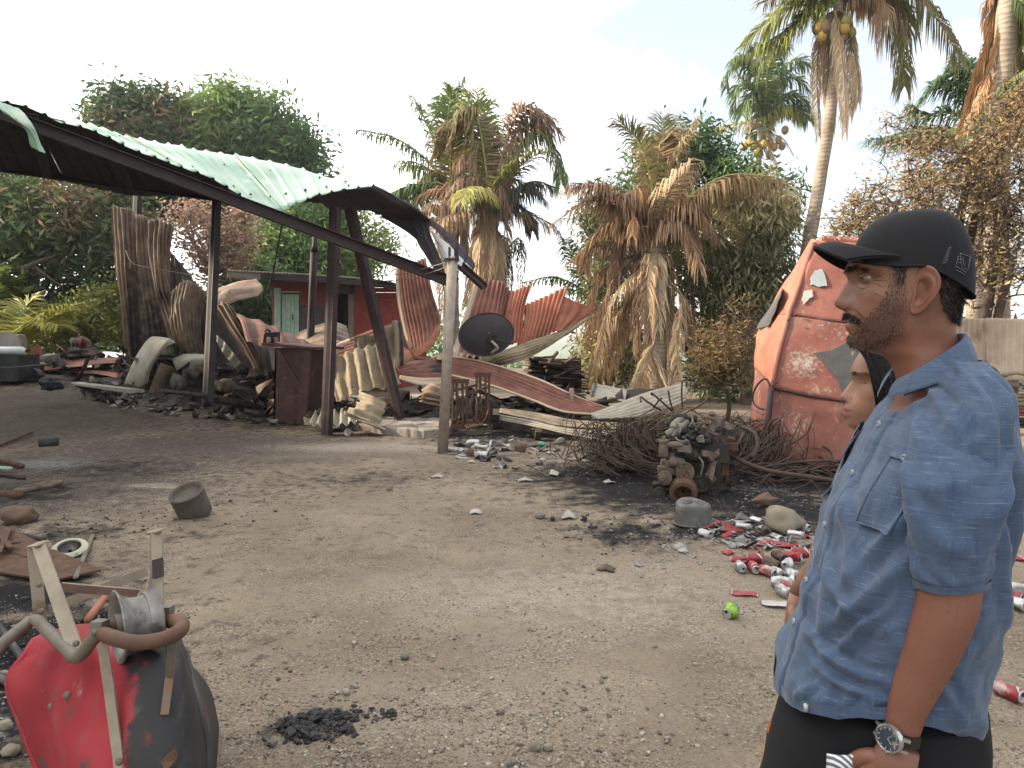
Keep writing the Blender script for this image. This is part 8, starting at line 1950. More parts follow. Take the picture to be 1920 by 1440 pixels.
# cap
a_f,a_b=man.mp(1596,480)[0],man.mp(1829,520)[0];a_m=(a_f+a_b)/2 -.004;z_top=man.mp(1720,396)[1]
z_fr,z_bk,z_sd=man.mp(1700,490)[1],man.mp(1700,562)[1],man.mp(1700,507)[1]
NA,NT_=96,30
th=np.linspace(0,2*math.pi,NA,endpoint=False);rows=[]
cw=.0815
for t_ in np.linspace(0,1,NT_):
    rr=math.cos(t_*math.pi/2)**.66;zz=math.sin(t_*math.pi/2)**.92
    c,s_=np.cos(th),np.sin(th)
    x=np.where(c > 0,a_m+(a_f -a_m)*np.sign(c)*np.abs(c)**.95*rr,a_m+(a_m -a_b)*np.sign(c)*np.abs(c)**.95*rr) -.006*zz
    y=cw*np.sign(s_)*np.abs(s_)**.9*rr
    zb=np.where(c > 0,z_sd+(z_fr -z_sd)*c**2,z_sd+(z_bk -z_sd)*np.abs(c)**1.3)
    seam=-.0012*sum(np.exp(-(((th -q+math.pi) % (2*math.pi) -math.pi)/.025)**2) for q in np.arange(6)*math.pi/3+.0)*(t_ < .97)
    kx=1+seam/.08
    rows.append(man.c+((x -a_m)*kx+a_m)[:,None]*man.f+(y*kx)[:,None]*man.s+(zb+(z_top -zb)*zz)[:,None]*np.array([0,0,1.0]))
rows=np.array(rows)
cap=empty('cap',man.w(a_m,0,z_sd));cap.parent=per;cap.location=Vector(man.w(a_m,0,z_sd)) -per.location
m=MB();m.grid(rows,wrap=True);inner=rows[:6].copy();ctr=man.w(a_m,0,z_sd+.03);m.grid((inner*.985+ctr*.015)[::-1],wrap=True);m.build('crown','cap_black',cap)
m=MB();m.tube(np.array(rows[0]),.0022,6,closed=True);m.build('sweat_band','cap_black',cap)
m=MB();m.blob(rows[-1].mean(0)+[0,0,.001],(.007,.007,.003),2,0);m.build('top_button','cap_black',cap)
br=[]
a_tip=man.mp(1526,478)[0];zj0,zj1=man.mp(1650,466)[1],man.mp(1680,491)[1];zt0=man.mp(1540,464)[1]
for v in np.linspace(0,1,16):
    row=[]
    for u in np.linspace(-1,1,41):
        ph=u*R(78);base=np.array([a_m+(a_f+.001 -a_m)*math.cos(ph)**.95,cw*.99*math.copysign(abs(math.sin(ph))**.9,u),zj0*(1 -u*u)+zj1*u*u])
        out_x=a_m+(a_f -a_m)*.52+(a_tip -(a_m+(a_f -a_m)*.52))*max(0,math.cos(ph))**.42;tip=np.array([out_x,.079*math.copysign(abs(u)**.85,u),zt0 -.032*abs(u)**2.0])
        p=base*(1 -v)+tip*v;p[2] += .010*math.sin(v*math.pi)*(1 -u*u*.6);row.append(man.w(*p))
    br.append(row)
br=np.array(br);m=MB();m.grid(br);m.build('brim','cap_black',cap)
m=MB();lo=br -np.array([0,0,.0045]);m.grid(lo[::-1]);m.grid(np.stack([br[-1],lo[-1]]));m.build('brim_lining','cap_under',cap)
capb=surf(rows)
def on_cap(px,py,off=.0010):
    q=P(px,py,1.0);o_=Vector((0,0,CAMH));d=(Vector(q) -o_).normalized();h,n,_,_=capb.ray_cast(o_,d);n=n if n.dot(d) < 0 else -n;return np.array(h+n*off)
for j in range(9):                                               # pale printed bars and the square emblem on the cap's side
    m=MB();x0=1766+j*1.3;y0=494 -j*3.5;p=on_cap(x0,y0);q=on_cap(x0+9 -j*.45,y0 -2.5);m.tube([p,p*.5+q*.5,q],.0007,5);m.build('printed_bar','cap_print',cap)
for a,b in (((1799,475),(1818,482)),((1818,482),(1814,506)),((1814,506),(1803,503)),((1799,475),(1803,503)),((1804,482),(1807,500)),((1796,480),(1791,503)),((1793,500),(1810,511)),((1792,506),(1809,516)),((1797,486),(1802,488)),((1796,492),(1802,494))):
    m=MB();m.tube([on_cap(a[0]*(1 -f)+b[0]*f,a[1]*(1 -f)+b[1]*f) for f in (0,.33,.66,1)],.0007,5);m.build('emblem_stroke','cap_print',cap)

# ------------------------------------------------------------------ shirt
BY=19
tor=Frame(1730,560,1.27,BY)
SR=[(655,1742,1826,.066),(680,1712,1842,.105),(705,1691,1860,.150),(735,1674,1876,.185),(775,1643,1886,.203),(825,1611,1890,.210),(885,1581,1892,.212),(950,1552,1888,.212),(1020,1530,1876,.210),(1090,1511,1866,.210),(1160,1496,1854,.210),(1225,1478,1846,.210),(1285,1460,1838,.210),(1345,1452,1830,.210)]
def ring_par(L_,R_,py,w):
    aL,z0=tor.mp(L_,py);aR,_=tor.mp(R_,py);c=(aL+aR)/2;h=abs(aL -aR)/2;a=math.sqrt(max(h*h -(w*math.sin(R(BY)))**2,.0006))/math.cos(R(BY));return (c,a,w,z0)
RP=np.array([ring_par(L_,R_,py,w) for py,L_,R_,w in SR]);RPf=catmull(RP,110)
def z_hem(th_):
    """height of the curved hem: lowest at the tail, higher at the sides"""
    c,a,w,_=RPf[-1];q=tor.c+tor.f0*c+tor.f*a*math.cos(th_)+tor.s*abs(w*math.sin(th_))*(1 if math.sin(th_) > 0 else 1);px=CX+FPX*q[0]/q[1]
    py=np.interp(px,[1452,1480,1520,1600,1680,1760,1848],[1287,1304,1328,1346,1348,1358,1397]);return float(CAMH+(P(px,py,q[1])[2] -CAMH))
zmid=RPf[72,3];zend=RPf[-1,3]
def shirt_pt(th_,t_,off=0.0):
    """th_ angle from the front towards the camera side, t_ 0 at the neck .. 1 at the hem"""
    x=t_*109;i=int(min(108,x));f=x -i;c,a,w,z_=RPf[i]*(1 -f)+RPf[i+1]*f
    if z_ < zmid: z_=zmid -(zmid -z_)*(zmid -z_hem(th_))/(zmid -zend)
    a += off;w += off;e=.86
    return tor.c+tor.f0*c+tor.f*a*math.copysign(abs(math.cos(th_))**e,math.cos(th_))+tor.s*w*math.copysign(abs(math.sin(th_))**e,math.sin(th_))+np.array([0,0,z_])
NS,NR=150,150
ths=np.linspace(0,2*math.pi,NS,endpoint=False)
SG=np.array([[shirt_pt(q,t_) for q in ths] for t_ in np.linspace(0,1,NR)])
TT,TH=np.meshgrid(np.linspace(0,1,NR),ths,indexing='ij')
CREASES=[(1.25,.40,.55,.62,.016,.016),(1.35,.50,.35,.78,.014,.018),(1.2,.58,.5,.86,.013,.015),(.25,.79,1.15,.86,.018,.014),(.30,.84,1.30,.93,.014,.013),(.1,.62,.8,.70,.010,.014),(-.1,.45,.45,.60,.010,.016),(1.9,.45,2.5,.75,.014,.02),(2.1,.30,2.4,.60,.012,.02),(.05,.30,.5,.22,.010,.014),(.2,.18,.95,.30,.012,.018),(1.3,.75,1.9,.92,.012,.016),(.6,.90,.4,.99,.012,.014),(1.0,.90,.95,.99,.010,.012)]
def folds(th_,t_):
    s0=np.sin(th_);u=th_*.22;v=t_*.95
    f=(fbm(u*9+v*5+30,v*9 -u*4+30,3) -.45)*.030*np.clip((t_ -.15)*3,.2,1)
    d=u*.8+v*1.25;f=f+.009*np.sin(d*30+5*fbm(u*7+4,v*7+8,2))*np.clip(fbm(u*5+60,v*5+60,2)*3 -.9,0,1)*np.clip((t_ -.30)*4,0,1)
    for a0,b0,a1,b1,am,wd in CREASES:                     # pressed and pulled creases of the cloth
        px_,py_=u -a0*.22,v -b0*.95;dx,dy=(a1 -a0)*.22,(b1 -b0)*.95;L2=dx*dx+dy*dy;k_=np.clip((px_*dx+py_*dy)/L2,0,1)
        ds=(px_ -k_*dx)*dy/L2**.5 -(py_ -k_*dy)*dx/L2**.5+.012*(fbm(u*14+a0*9,v*14+b0*7,2) -.4);dd=np.hypot(px_ -k_*dx,py_ -k_*dy)
        f=f+am*np.exp(-(dd/(wd*2.5))**2)*(np.exp(-(ds/wd)**2) -.8*np.exp(-((ds -wd*1.5)/wd)**2))*np.sin(np.clip(k_,.12,.88)*math.pi)
    d2=u*2.2 -v*.9;f=f+.009*np.sin(d2*28+4*fbm(u*6+14,v*6+8,2))*np.clip(fbm(u*5+80,v*5+20,2)*3 -1.1,0,1)
    return f
def offn(g,d): 
    n=normals(g);cen=g.mean(1,keepdims=True);n=np.where(np.sum(n*(g -cen),-1,keepdims=True) < 0,-n,n);return g+n*d[...,None]
SGf=offn(SG,folds(TH,TT))
def cloth_attr(v,fr): l=np.asarray(v).reshape(-1,3) -fr.c;return np.stack([l @ fr.f,l[:,2],l @ fr.s],1)
shirt=empty('shirt',tor.c+[0,0,1.1]);shirt.parent=per;shirt.location=Vector(tor.c+[0,0,1.1]) -per.location;ORG[shirt.name]=tor.c+np.array([0,0,1.1])
def cloth(name,grids,wrap,mat='shirt_blue',parent=shirt,fr=tor):
    m=MB()
    for g_ in grids: m.grid(g_,wrap=wrap)
    V_=np.vstack(m.v);return m.build(name,mat,parent,attrs={'cloth': cloth_attr(V_,fr)})
# cut the neck opening: front rows start lower
keep=9
cloth('torso',[SGf[keep:],(SGf[-1:]*1+0*SGf[-1:]).repeat(2,0)+np.array([[[0,0,0]],[[0,0,.02]]])*1],True)
sl=[(738,1775,1862,-.17,.6),(752,1748,1884,-.115,.46),(790,1718,1896,-.065,.40),(840,1700,1899,-.03,.42),(900,1692,1892,.005,.50),(970,1698,1884,.015,.60),(1030,1704,1868,.01,.80),(1075,1709,1857,.005,.92),(1097,1712,1853,.0,.96)]
S_=[]
for py,L_,R_,o,lat in sl: S_ += arm_secs(tor,[(py,L_,R_,o)],.19,lat)
A3=[catmull(np.array([q[k] for q in S_]),70) for k in range(3)]
th2=np.linspace(0,2*math.pi,90,endpoint=False)
slv=A3[0][:,None]+np.cos(th2)[None,:,None]*A3[1][:,None]+np.sin(th2)[None,:,None]*A3[2][:,None]
tl,th_l=np.meshgrid(np.linspace(0,1,70),th2,indexing='ij')
slope=np.zeros_like(tl);slv[:,:,2] += (np.cos(th_l)*-.006)*tl
slv=offn(slv,(fbm(np.cos(th_l)*1.3+tl*4+9,np.sin(th_l)*1.3+tl*6+9,3) -.45)*.022*(1 -.7*(tl > .9))+.006*np.exp(-(((tl -.42+.10*np.cos(th_l -2.2))/.035)**2))*np.clip(np.sin(th_l+2.6),0,1)+.006*np.exp(-(((tl -.62 -.12*np.cos(th_l+.8))/.03)**2))*np.clip(np.cos(th_l*1.5 -4),0,1)+.006*np.exp(-(((tl -.25+.14*np.sin(th_l))/.04)**2))+.004*np.sin(tl*26+np.cos(th_l)*3+5*fbm(tl*5,np.sin(th_l)+3,2))*np.clip(.5 -np.abs(tl -.55),0,1))
cen=slv[-1].mean(0);hem_in=slv[-1]+(cen -slv[-1])*.03;hem_up=hem_in+[0,0,.06]
cloth('sleeve',[slv,np.stack([slv[-1],hem_in,hem_up])],True)
hemband=np.stack([slv[k]+(slv[k] -A3[0][k])/np.linalg.norm(slv[k] -A3[0][k],axis=1)[:,None]*.0022 for k in range(63,70)]);cloth('sleeve_hem',[hemband],True)
S2=arm_secs(tor,[(745,1745,1870,.05),(800,1735,1880,.0),(900,1735,1880,.0),(1000,1735,1872,.0),(1096,1736,1866,.0)],-.20,.6)
B3=[catmull(np.array([q[k] for q in S2]),30) for k in range(3)];s2g=B3[0][:,None]+np.cos(th2)[None,::2,None]*B3[1][:,None]+np.sin(th2)[None,::2,None]*B3[2][:,None];cloth('sleeve',[s2g],True)
def patch_g(t0,t1,q0,q1,nt,nq,off,trap=0): return np.array([[shirt_pt(q0+(q1 -q0)*u+trap*(.5 -u)*v,t0+(t1 -t0)*v,(off if np.isscalar(off) else off[k_])+float(folds(np.array(q0+(q1 -q0)*u),np.array(t0+(t1 -t0)*v)))) for k_,u in enumerate(np.linspace(0,1,nq))] for v in np.linspace(0,1,nt)])
cloth('placket',[patch_g(.18,.995,-.10,.085,110,7,np.array([-.003,.0042,.005,.0046,.005,.0042,-.003]))],False)
def pocket(sd):
    q0,q1=(.42*sd,.86*sd);body_=patch_g(.375,.53,q0,q1,16,12,.006);edge=patch_g(.37,.385,q0,q1,3,12,.010)
    o=cloth('pocket',[body_],False);
    for qa in (q0,q1): m_=np.array([shirt_pt(qa,t_,.0065+float(folds(np.array(qa),np.array(t_)))) for t_ in np.linspace(.37,.53,18)]);mm=MB();mm.tube(m_,.0022,5);V_=np.vstack(mm.v);mm.build('pocket_seam','shirt_blue',shirt,attrs={'cloth': cloth_attr(V_,tor)})
    m_=np.array([shirt_pt(qa,.53,.0065+float(folds(np.array(qa),np.array(.53)))) for qa in np.linspace(q0,q1,14)]);mm=MB();mm.tube(m_,.0022,5);V_=np.vstack(mm.v);mm.build('pocket_seam','shirt_blue',shirt,attrs={'cloth': cloth_attr(V_,tor)})
    cloth('pocket_flap',[patch_g(.355,.395,q0 -.02*sd,q1+.02*sd,5,12,.011)],False)
pocket(1);pocket(-1)
def button(th_,t_,off=.008):
    p=shirt_pt(th_,t_,off+float(folds(np.array(th_),np.array(t_))));n=p -shirt_pt(th_,t_,off -.05);n[2] += .0;m=MB();m.lathe([(.0005,.001),(.0025,.001),(.003,.0024),(.0052,.0026),(.0058,.0),(.0058,-.002)],p,n,14);m.build('button','button',shirt)
for t_ in (.335,.455,.565,.68,.79): button(-.012,t_,.0065)
button(.64,.39,.0125)
# collar
def coll(px_f,px_b,py_f,py_b,w,lift=0): 
    aF,zF=tor.mp(px_f,py_f);aB,zB=tor.mp(px_b,py_b);return aF,aB,zF,zB,w
def coll_row(par,n=61,open_=.42):
    aF,aB,zF,zB,w=par;row=[]
    for q in np.linspace(open_,2*math.pi -open_,n):
        k=(1 -math.cos(q))/2;row.append(tor.c+tor.f0*((aF+aB)/2)+tor.f*(aF -aB)/2*math.cos(q)+tor.s*w*math.sin(q)+np.array([0,0,zF+(zB -zF)*k**.8]))
    return row
cg=[coll_row(coll(1676,1806,742,668,.066)),coll_row(coll(1672,1803,722,640,.066)),coll_row(coll(1669,1804,712,626,.068)),coll_row(coll(1663,1812,714,626,.076),open_=.36),coll_row(coll(1655,1822,726,642,.088),open_=.30),coll_row(coll(1648,1828,744,664,.098),open_=.26)]
cgf=catmull(np.array(cg),26);uu=np.linspace(0,1,61);vv=np.linspace(0,1,26);UU,VV=np.meshgrid(uu,vv)
cgf[:,:,2] += (fbm(UU*9+4,VV*2+8,2) -.45)*.014*VV;cgf[:,:,:2] += (cgf[:,:,:2] -cgf.mean(1,keepdims=True)[:,:,:2])*((fbm(UU*8+24,VV*2,2) -.45)*.12*VV)[...,None]
cloth('collar',[cgf,(cgf -[0,0,.003])[::-1]],False)
# shirt front edges between collar and first button
for sd in (1,-1):
    e=np.array([[shirt_pt(sd*(.42 -.36*v)+u*sd*.10,.06+.16*v,.006) for u in np.linspace(-.3,1.2,6)] for v in np.linspace(0,1,14)]);cloth('front_facing',[e],False)

# trousers, shoes, watch
trs=[(1250,1490,1846,.185),(1310,1462,1846,.19),(1370,1446,1842,.19),(1440,1430,1830,.19),(1510,1428,1815,.188),(1560,1440,1800,.18)]
m=MB();TR=catmull(np.array([ring_par(L_,R_,py,w) for py,L_,R_,w in trs]),30);hip=[]
for c,a,w,z_ in TR: hip.append((tor.c+tor.f0*c+np.array([0,0,z_]),tor.f*a,tor.s*w))
loft(m,hip,60,ex=.85)
zk,zl=.46,.07;c0=hip[-1][0]
for sd in (1,-1):
    top_=c0+tor.s*.095*sd;top_[2]=TR[-1][3]+.02;kn=top_+tor.f*.01;kn[2]=zk;an=top_ -tor.f*.03;an[2]=zl
    loft(m,[(top_+[0,0,.06],tor.f*.13,tor.s*.09),(top_,tor.f*.115,tor.s*.092),(kn,tor.f*.085,tor.s*.08),(kn*.4+an*.6,tor.f*.075,tor.s*.07),(an,tor.f*.07,tor.s*.065)],24)
hv=np.vstack(m.v);m.v=[hv+np.stack([(fbm(hv[:,0]*14+40,hv[:,2]*5+40,3) -.45)*.016]*3,1)*[1,-1,.1]];m.build('trousers','trouser_black',per)
for sd in (1,-1):
    a_=c0+tor.s*.095*sd -tor.f*.03;a_[2]=0
    m=MB();loft(m,[(a_ -tor.f*.09+[0,0,.05],tor.s*.03,np.array([0,0,.045])),(a_+[0,0,.06],tor.s*.045,np.array([0,0,.058])),(a_+tor.f*.10+[0,0,.04],tor.s*.05,np.array([0,0,.038])),(a_+tor.f*.19+[0,0,.028],tor.s*.035,np.array([0,0,.025]))],18);m.build('shoe','shoe_black',per)
m=MB();q=tor.wp(1511,1333,.17);m.tube([q+[0,0,.012],q],.004,8);m.build('drawstring_end','can_white',per)
worn('watch_dial',[(0.35,(0.022,0.028,0.045)),(0.5,(0.03,0.045,0.075)),(0.62,(0.40,0.37,0.28))],28,.18,0,(),0,spec=.6);worn('watch_strap',[(0.3,(0.012,0.010,0.009)),(0.7,(0.03,0.024,0.022))],20,.55)
watch=empty('wristwatch',wr_c);watch.parent=per;watch.location=Vector(wr_c) -per.location
axw=AS[-1][0] -AS[-3][0];axw /= np.linalg.norm(axw);wc_=AS[-2][0]*.75+AS[-1][0]*.25;hw=np.linalg.norm(AS[-2][1])
e1=-man.r*.86+man.f0*.5;e1 -= axw*np.dot(e1,axw);e1 /= np.linalg.norm(e1);e2=np.cross(axw,e1)
def wring(q,k=1.04): 
    v_=e1*math.cos(q)+e2*math.sin(q);fa=np.dot(v_,man.f0);ra=np.dot(v_,man.r);L_=1/math.sqrt((fa/hw)**2+(ra/(hw*.8))**2+1e-9);return wc_+v_*L_*k
m=MB();qs=np.linspace(.35,2*math.pi -.35,40);m.grid([[wring(q,1.06)+axw*o for q in qs] for o in (-.010,-.009,.009,.010)]);m.grid([[wring(q,1.01)+axw*o for q in qs] for o in (.010,-.010)]);m.build('strap','watch_strap',watch)
fc=wring(0,1.0)+e1*.004;wn_=e1
m=MB();m.lathe([(.0001,0),(.0205,0),(.0215,.002),(.0215,.007),(.0205,.0092),(.0185,.0098),(.018,.0088)],fc,wn_,40);m.build('case','watch_steel',watch,angle=35)
m=MB();m.lathe([(.0181,.0086),(.0001,.0088)],fc,wn_,40);m.build('dial','watch_dial',watch)
u1=axw;u2=np.cross(wn_,u1)
for k in range(12):
    a=k*math.pi/6;dv=u1*math.cos(a)+u2*math.sin(a);m=MB();m.bar(fc+dv*.0135+wn_*.0093,fc+dv*.0165+wn_*.0093,.0011,.0006,wn_);m.build('hour_mark','can_white',watch,smooth=False)
for a,ln in ((.9,.009),(2.6,.013)):
    dv=u1*math.cos(a)+u2*math.sin(a);m=MB();m.bar(fc+wn_*.0096,fc+dv*ln+wn_*.0096,.0011,.0006,wn_);m.build('watch_hand','cream_paint',watch,smooth=False)
m=MB();q=fc+u1*.0225+wn_*.004;m.tube([q -u1*.002,q+u1*.003],.0028,10);m.build('crown_knob','watch_steel',watch)
for s1 in (1,-1):
    for s2 in (1,-1):
        m=MB();q=fc+u2*.018*s1+u1*.009*s2+wn_*.003;m.bar(q,q+u2*.009*s1 -wn_*.006,.0045,.0045,u1);m.build('lug','watch_steel',watch,smooth=False)
# striped paper held in the hand
t=NT('striped_paper');wv=t.new('TexWave');wv.inputs['Scale'].default_value=60;wv.wave_type='BANDS';wv.bands_direction='DIAGONAL';t.link(t.coord('Object',rand=False),wv.inputs['Vector']);t.finish(t.ramp(wv.outputs['Fac'],[(.42,(0.62,0.62,0.62)),(.52,(0.10,0.11,0.13))]),.7)
pc=man.wp(1608,1438,.20);g_=np.array([[pc+man.f0*(x*.05)+np.array([0,0,-y*.08+.012 -.010*x*x]) -man.r*(.012*math.sin(x*3)) for x in np.linspace(-.8,.9,9)] for y in np.linspace(-.1,1,6)])
U,V=np.meshgrid(np.linspace(0,1,9),np.linspace(0,1,6));tag(sheet_mesh('folded_paper',g_,U,V,'striped_paper',None,thick=.002),"white striped paper held in the man's hand at the bottom edge",'paper')

# ------------------------------------------------------------------ THE WOMAN behind him
wom=Frame(1685,720,1.74,5)
pw_=empty('person',wom.c,"young woman with long dark hair and lowered eyes half hidden behind the man's shoulder",'person')
face=[(1690,622),(1645,632),(1618,652),(1602,676),(1594,697),(1594,703),(1597,712),(1590,723),(1582,733),(1575,741),(1575,747),(1580,751),(1587,753),(1585,758),(1580,763),(1580,767),(1586,769),(1581,773),(1581,778),(1588,783),(1587,790),(1589,797),(1597,803),(1615,806),(1636,810),(1650,822),(1656,840),(1656,865),(1640,900),(1625,960)]
nosb=[(1690,622),(1647,633),(1621,652),(1606,676),(1598,697),(1603,710),(1607,725),(1602,740),(1594,752),(1588,762),(1590,769),(1588,777),(1591,785),(1590,792),(1593,799),(1600,803),(1618,806),(1638,810),(1652,822),(1658,840),(1658,865),(1642,900),(1628,960)]
backp=[(1692,622),(1740,634),(1766,665),(1770,700),(1762,735),(1748,765),(1742,790),(1742,820),(1750,850),(1775,890),(1790,960)]
wid=[(622,.004),(627,.036),(640,.056),(665,.067),(695,.070),(720,.068),(745,.064),(765,.060),(785,.052),(800,.046),(815,.045),(840,.048),(862,.07),(890,.11),(960,.14)]
eyew=wom.mp(1618,713);jw=(wom.mp(1597,805),wom.mp(1668,775))
HX,HY,HZ=head_rings(wom,face,nosb,backp,wid,jw,eyew,wom.mp(1700,960)[1],120,110,.0045,.010)
GW=wom.c+HX[...,None]*wom.f+HY[...,None]*wom.s+HZ[...,None]*np.array([0,0,1.0])
mb=MB();mb.grid(GW,wrap=True);nh=mb.n
pl2=lambda l: pxl(l,wom)
lipm=blur(inpoly(HX,HZ,pl2([(1574,760),(1586,760),(1606,769),(1590,780),(1574,780)])) & (np.abs(HY) < .026),1);fl=blur(inpoly(HX,HZ,pl2([(1600,735),(1640,730),(1640,765),(1605,765)])),6)*.4
AW=[(wom.wp(1560,900,-.05),wom.f0*.035,wom.r*.035)]
el=wom.wp(1560,1030,.10);wrx=wom.wp(1494,1120,.10);sh=wom.wp(1650,900,.15)
loft(mb,[(sh,wom.f0*.045,wom.r*.045),(sh*.5+el*.5,wom.f0*.040,wom.r*.04),(el,wom.f0*.036,wom.r*.036),(el*.5+wrx*.5,wom.f0*.033,wom.r*.03),(wrx,wom.f0*.024,wom.r*.02)],18)
hand(mb,wrx,np.array([0,0,-1.0])+wom.f0*.18,-wom.f0,-wom.r,.150,1.2)
sh2=wom.wp(1690,900,-.15);e2_=wom.wp(1700,1060,-.18);w2_=wom.wp(1660,1190,-.16)
loft(mb,[(sh2,wom.f0*.045,wom.r*.045),(e2_,wom.f0*.036,wom.r*.036),(w2_,wom.f0*.024,wom.r*.02)],14);hand(mb,w2_,[0,0,-1.0],-wom.r,wom.f0,.165)
z=np.zeros(mb.n);l_=z.copy();l_[:nh]=lipm.ravel();f_=z.copy();f_[:nh]=fl.ravel()
mb.build('body','skin_woman',pw_,attrs={'beard': z,'lip': l_,'flush': f_})
eyes(wom,1618,713,pw_,.0295,.0104,.0132,True,'skin_woman',(1,.2))
Gn=vnorm(GW);Gn=np.where((np.sum(Gn*(GW -GW.mean(1,keepdims=True)),-1,keepdims=True)) < 0,-Gn,Gn)
m_=blur(inpoly(HX,HZ,pl2([(1594,702),(1602,697),(1620,695),(1642,701),(1640,705),(1620,700),(1604,702)])) & (np.abs(HY) > .007),1);tuft('eyebrow',pw_,wom,GW[m_ > .4],Gn[m_ > .4],420,.006,['hair_black','hair_black'],.0,.0004)
# lashes of the lowered eyelids
for sd in (1,-1):
    c=wom.w(eyew[0]+.0032 -.0132,sd*.0295,eyew[1]);m=MB();m.tube([c+.0121*(wom.f*math.cos(-.42)*math.cos(a)+wom.s*sd*math.cos(-.42)*math.sin(a))+np.array([0,0,.0121*math.sin(-.42)]) for a in np.linspace(-1.0,1.3,14)],.0009,5);m.build('eyelash','hair_black',pw_)
fw=surf(GW)
crease([(1581,768),(1590,769),(1601,771)],.0009,'eye_iris','mouth_line',pw_,fw);crease([(1581,752),(1585,751),(1589,752)],.0012,'eye_iris','nostril',pw_,fw);crease([(1592,741),(1597,746),(1595,752)],.0007,'crease_shade','crease_shade',pw_,fw);crease([(1604,706),(1618,703),(1632,707)],.0007,'crease_shade','crease_shade',pw_,fw)
q=seen(fw,1588,744,.001);m=MB();m.blob(q,.0016,2,0);m.build('nose_stud','watch_steel',pw_)
# hair: a shell over the skull, then long locks down the back and beside the cheek
hx0,hz0=wom.mp(1690,690);rows=[]
for t_ in np.linspace(0,1,40):
    i=int(t_*62);hair_w=1.0;g_=GW[i];nn=Gn[i]
    front=np.clip((HX[i] -wom.mp(1617 -6*(t_ < .2)+38*t_,700)[0])/.012,-1,1)
    rows.append(g_+nn*(.012 -.020*np.clip(front,0,1))[:,None]*(1 if i > 2 else 1))
mb=MB();mb.grid(rows,wrap=True);mb.build('hair','hair_black',pw_)
locks=MB()
for k in range(620):
    q=rng.uniform(1.5,2*math.pi -1.5) if k > 90 else rng.choice([-1,1])*rng.uniform(1.35,1.7);i=40+rng.integers(0,14);j=int((q % (2*math.pi))/(2*math.pi)*GW.shape[1]) % GW.shape[1]
    a=GW[i -30,j]+Gn[i -30,j]*.011;b=GW[i,j]+Gn[i,j]*rng.uniform(.008,.018);c_=b+np.array([0,0,-rng.uniform(.08,.14)]) -wom.f*.006+Gn[i,j]*.004;d_=c_+np.array([0,0,-rng.uniform(.12,.24)]) -wom.f*.03+rng.normal(0,.012,3)
    locks.tube(curve([a,b,c_,d_],12),np.linspace(.0028,.0008,12),4,cap=False)
locks.build('hair_locks','hair_black',pw_)['kind']='stuff'
locks=MB()
for k in range(240):
    x0=rng.uniform(1612,1634) if k < 110 else rng.uniform(1640,1700);y0=rng.uniform(638,660);sp=rng.uniform(0,1)
    pts=[(x0,y0),(x0+11+6*sp,y0+28),(x0+22+10*sp,y0+66),(x0+28+14*sp,y0+112),(x0+30+18*sp,y0+175)]
    locks.tube(curve([wom.wp(x,y,.060+.014*math.sin(q*.8)+.010*rng.random()) for q,(x,y) in enumerate(pts)],12),np.linspace(.0026,.0010,12),4,cap=False)
locks.build('hair_fringe','hair_black',pw_)['kind']='stuff'
for pts in ([(1626,660),(1636,680),(1648,705),(1658,735),(1664,775)],[(1640,660),(1656,690),(1668,720),(1674,760),(1676,800)]):
    mb=MB();mb.tube(curve([wom.wp(x,y,.066) for x,y in pts],16),np.linspace(.0042,.002,16),6);mb.build('hair_strand','hair_black',pw_)
worn('top_teal',[(0.3,(0.03,0.28,0.24)),(0.7,(0.06,0.40,0.34))],8,.85);worn('bag_black',[(0.3,(0.010,0.010,0.011)),(0.7,(0.02,0.02,0.022))],12,.7)
def wr(py,L_,R_,w): aL,z0=wom.mp(L_,py);aR,_=wom.mp(R_,py);return (wom.c+wom.f0*(aL+aR)/2+np.array([0,0,z0]),wom.f*abs(aL -aR)/2,wom.s*w)
m=MB();loft(m,[wr(852,1650,1760,.075),wr(880,1622,1790,.14),(wr(915,1590,1805,.165)),wr(980,1560,1806,.16),wr(1080,1560,1790,.15),wr(1180,1548,1790,.155),wr(1260,1530,1795,.17)],36);m.build('blouse','top_teal',pw_)
m=MB();loft(m,[wr(1230,1538,1790,.165),wr(1290,1470,1800,.19),wr(1360,1440,1810,.2),wr(1440,1425,1815,.21),wr(1600,1410,1830,.22),wr(1780,1400,1840,.23)],48);V_=np.vstack(m.v);m.build('skirt','skirt_print',pw_,attrs={'cloth': cloth_attr(V_,wom)})
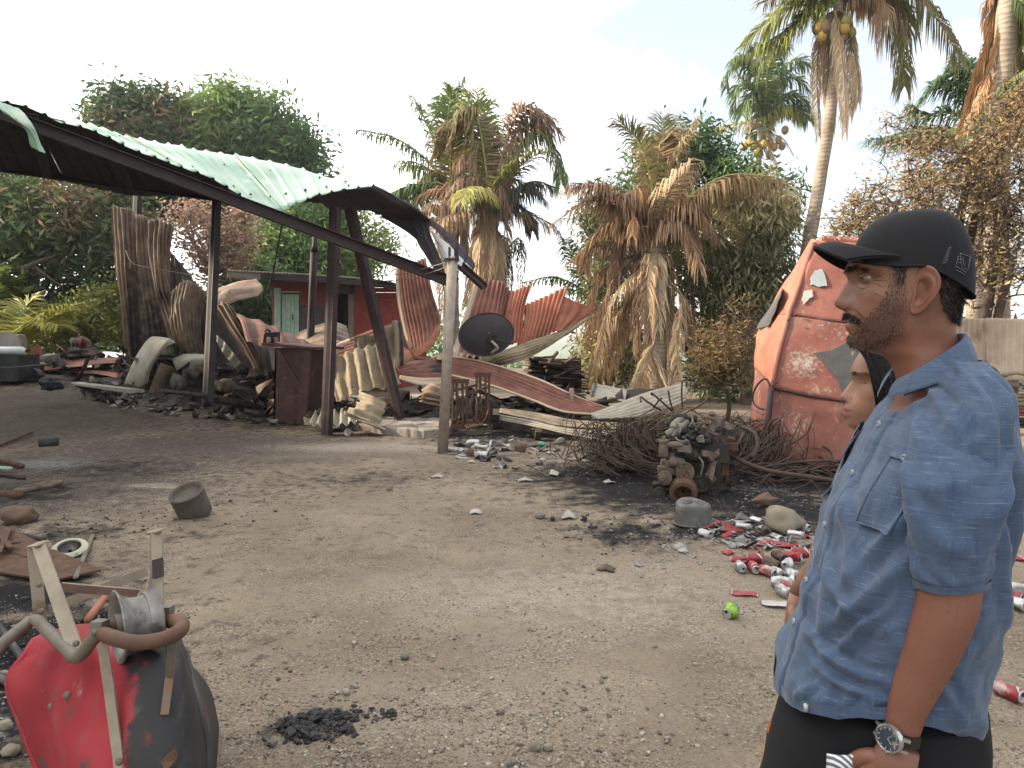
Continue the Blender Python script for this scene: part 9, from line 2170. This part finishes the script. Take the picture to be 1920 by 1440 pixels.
for sd in (1,-1):
    a_=wom.c+wom.s*.08*sd+wom.f0*.05;m=MB();loft(m,[(a_+[0,0,.5],wom.f*.06,wom.s*.055),(a_+[0,0,.3],wom.f*.052,wom.s*.05),(a_+[0,0,.07],wom.f*.036,wom.s*.034),(a_+[0,0,.03],wom.f*.035,wom.s*.032)],16);zz=np.zeros(m.n);m.build('lower_leg','skin_woman',pw_,attrs={'beard': zz,'lip': zz,'flush': zz})
    m=MB();loft(m,[(a_ -wom.f*.06+[0,0,.03],wom.s*.03,np.array([0,0,.028])),(a_+[0,0,.035],wom.s*.036,np.array([0,0,.033])),(a_+wom.f*.12+[0,0,.022],wom.s*.04,np.array([0,0,.02])),(a_+wom.f*.17+[0,0,.016],wom.s*.028,np.array([0,0,.014]))],16);m.build('shoe','shoe_black',pw_)
bag=empty('shoulder_bag',wom.wp(1880,800,.0),"black bag strap and edge showing behind the man's back",'bag')
m=MB();m.tube(curve([wom.wp(1842,806,.0),wom.wp(1838,730,.0),wom.wp(1855,690,.0),wom.wp(1882,722,.0),wom.wp(1893,768,.0),wom.wp(1880,820,.0)],24),.012,8,flat=.5);m.build('strap','bag_black',bag)
m=MB();loft(m,[(wom.wp(1850,800,-.02),wom.f0*.05,wom.r*.09),(wom.wp(1850,900,-.02),wom.f0*.06,wom.r*.11),(wom.wp(1845,1040,-.02),wom.f0*.05,wom.r*.10)],16,ex=.6);m.build('bag_body','bag_black',bag)
# ================================================================== HAZE
hz=bpy.data.materials.new('haze_air');hz.use_nodes=True;hn=hz.node_tree.nodes;hn.clear()
ho=hn.new('ShaderNodeOutputMaterial');hv=hn.new('ShaderNodeVolumePrincipled');hv.inputs['Density'].default_value=0.0005;hv.inputs['Color'].default_value=(0.93,0.96,1.0,1);hv.inputs['Anisotropy'].default_value=0.3
hz.node_tree.links.new(hv.outputs[0],ho.inputs['Volume'])
mb=MB();mb.box((0,1480,28),(5000,3200,80));MATS['haze_air']=hz
tag(mb.build('haze','haze_air',smooth=False),'thin pale haze over the yard and the valley',kind='stuff')
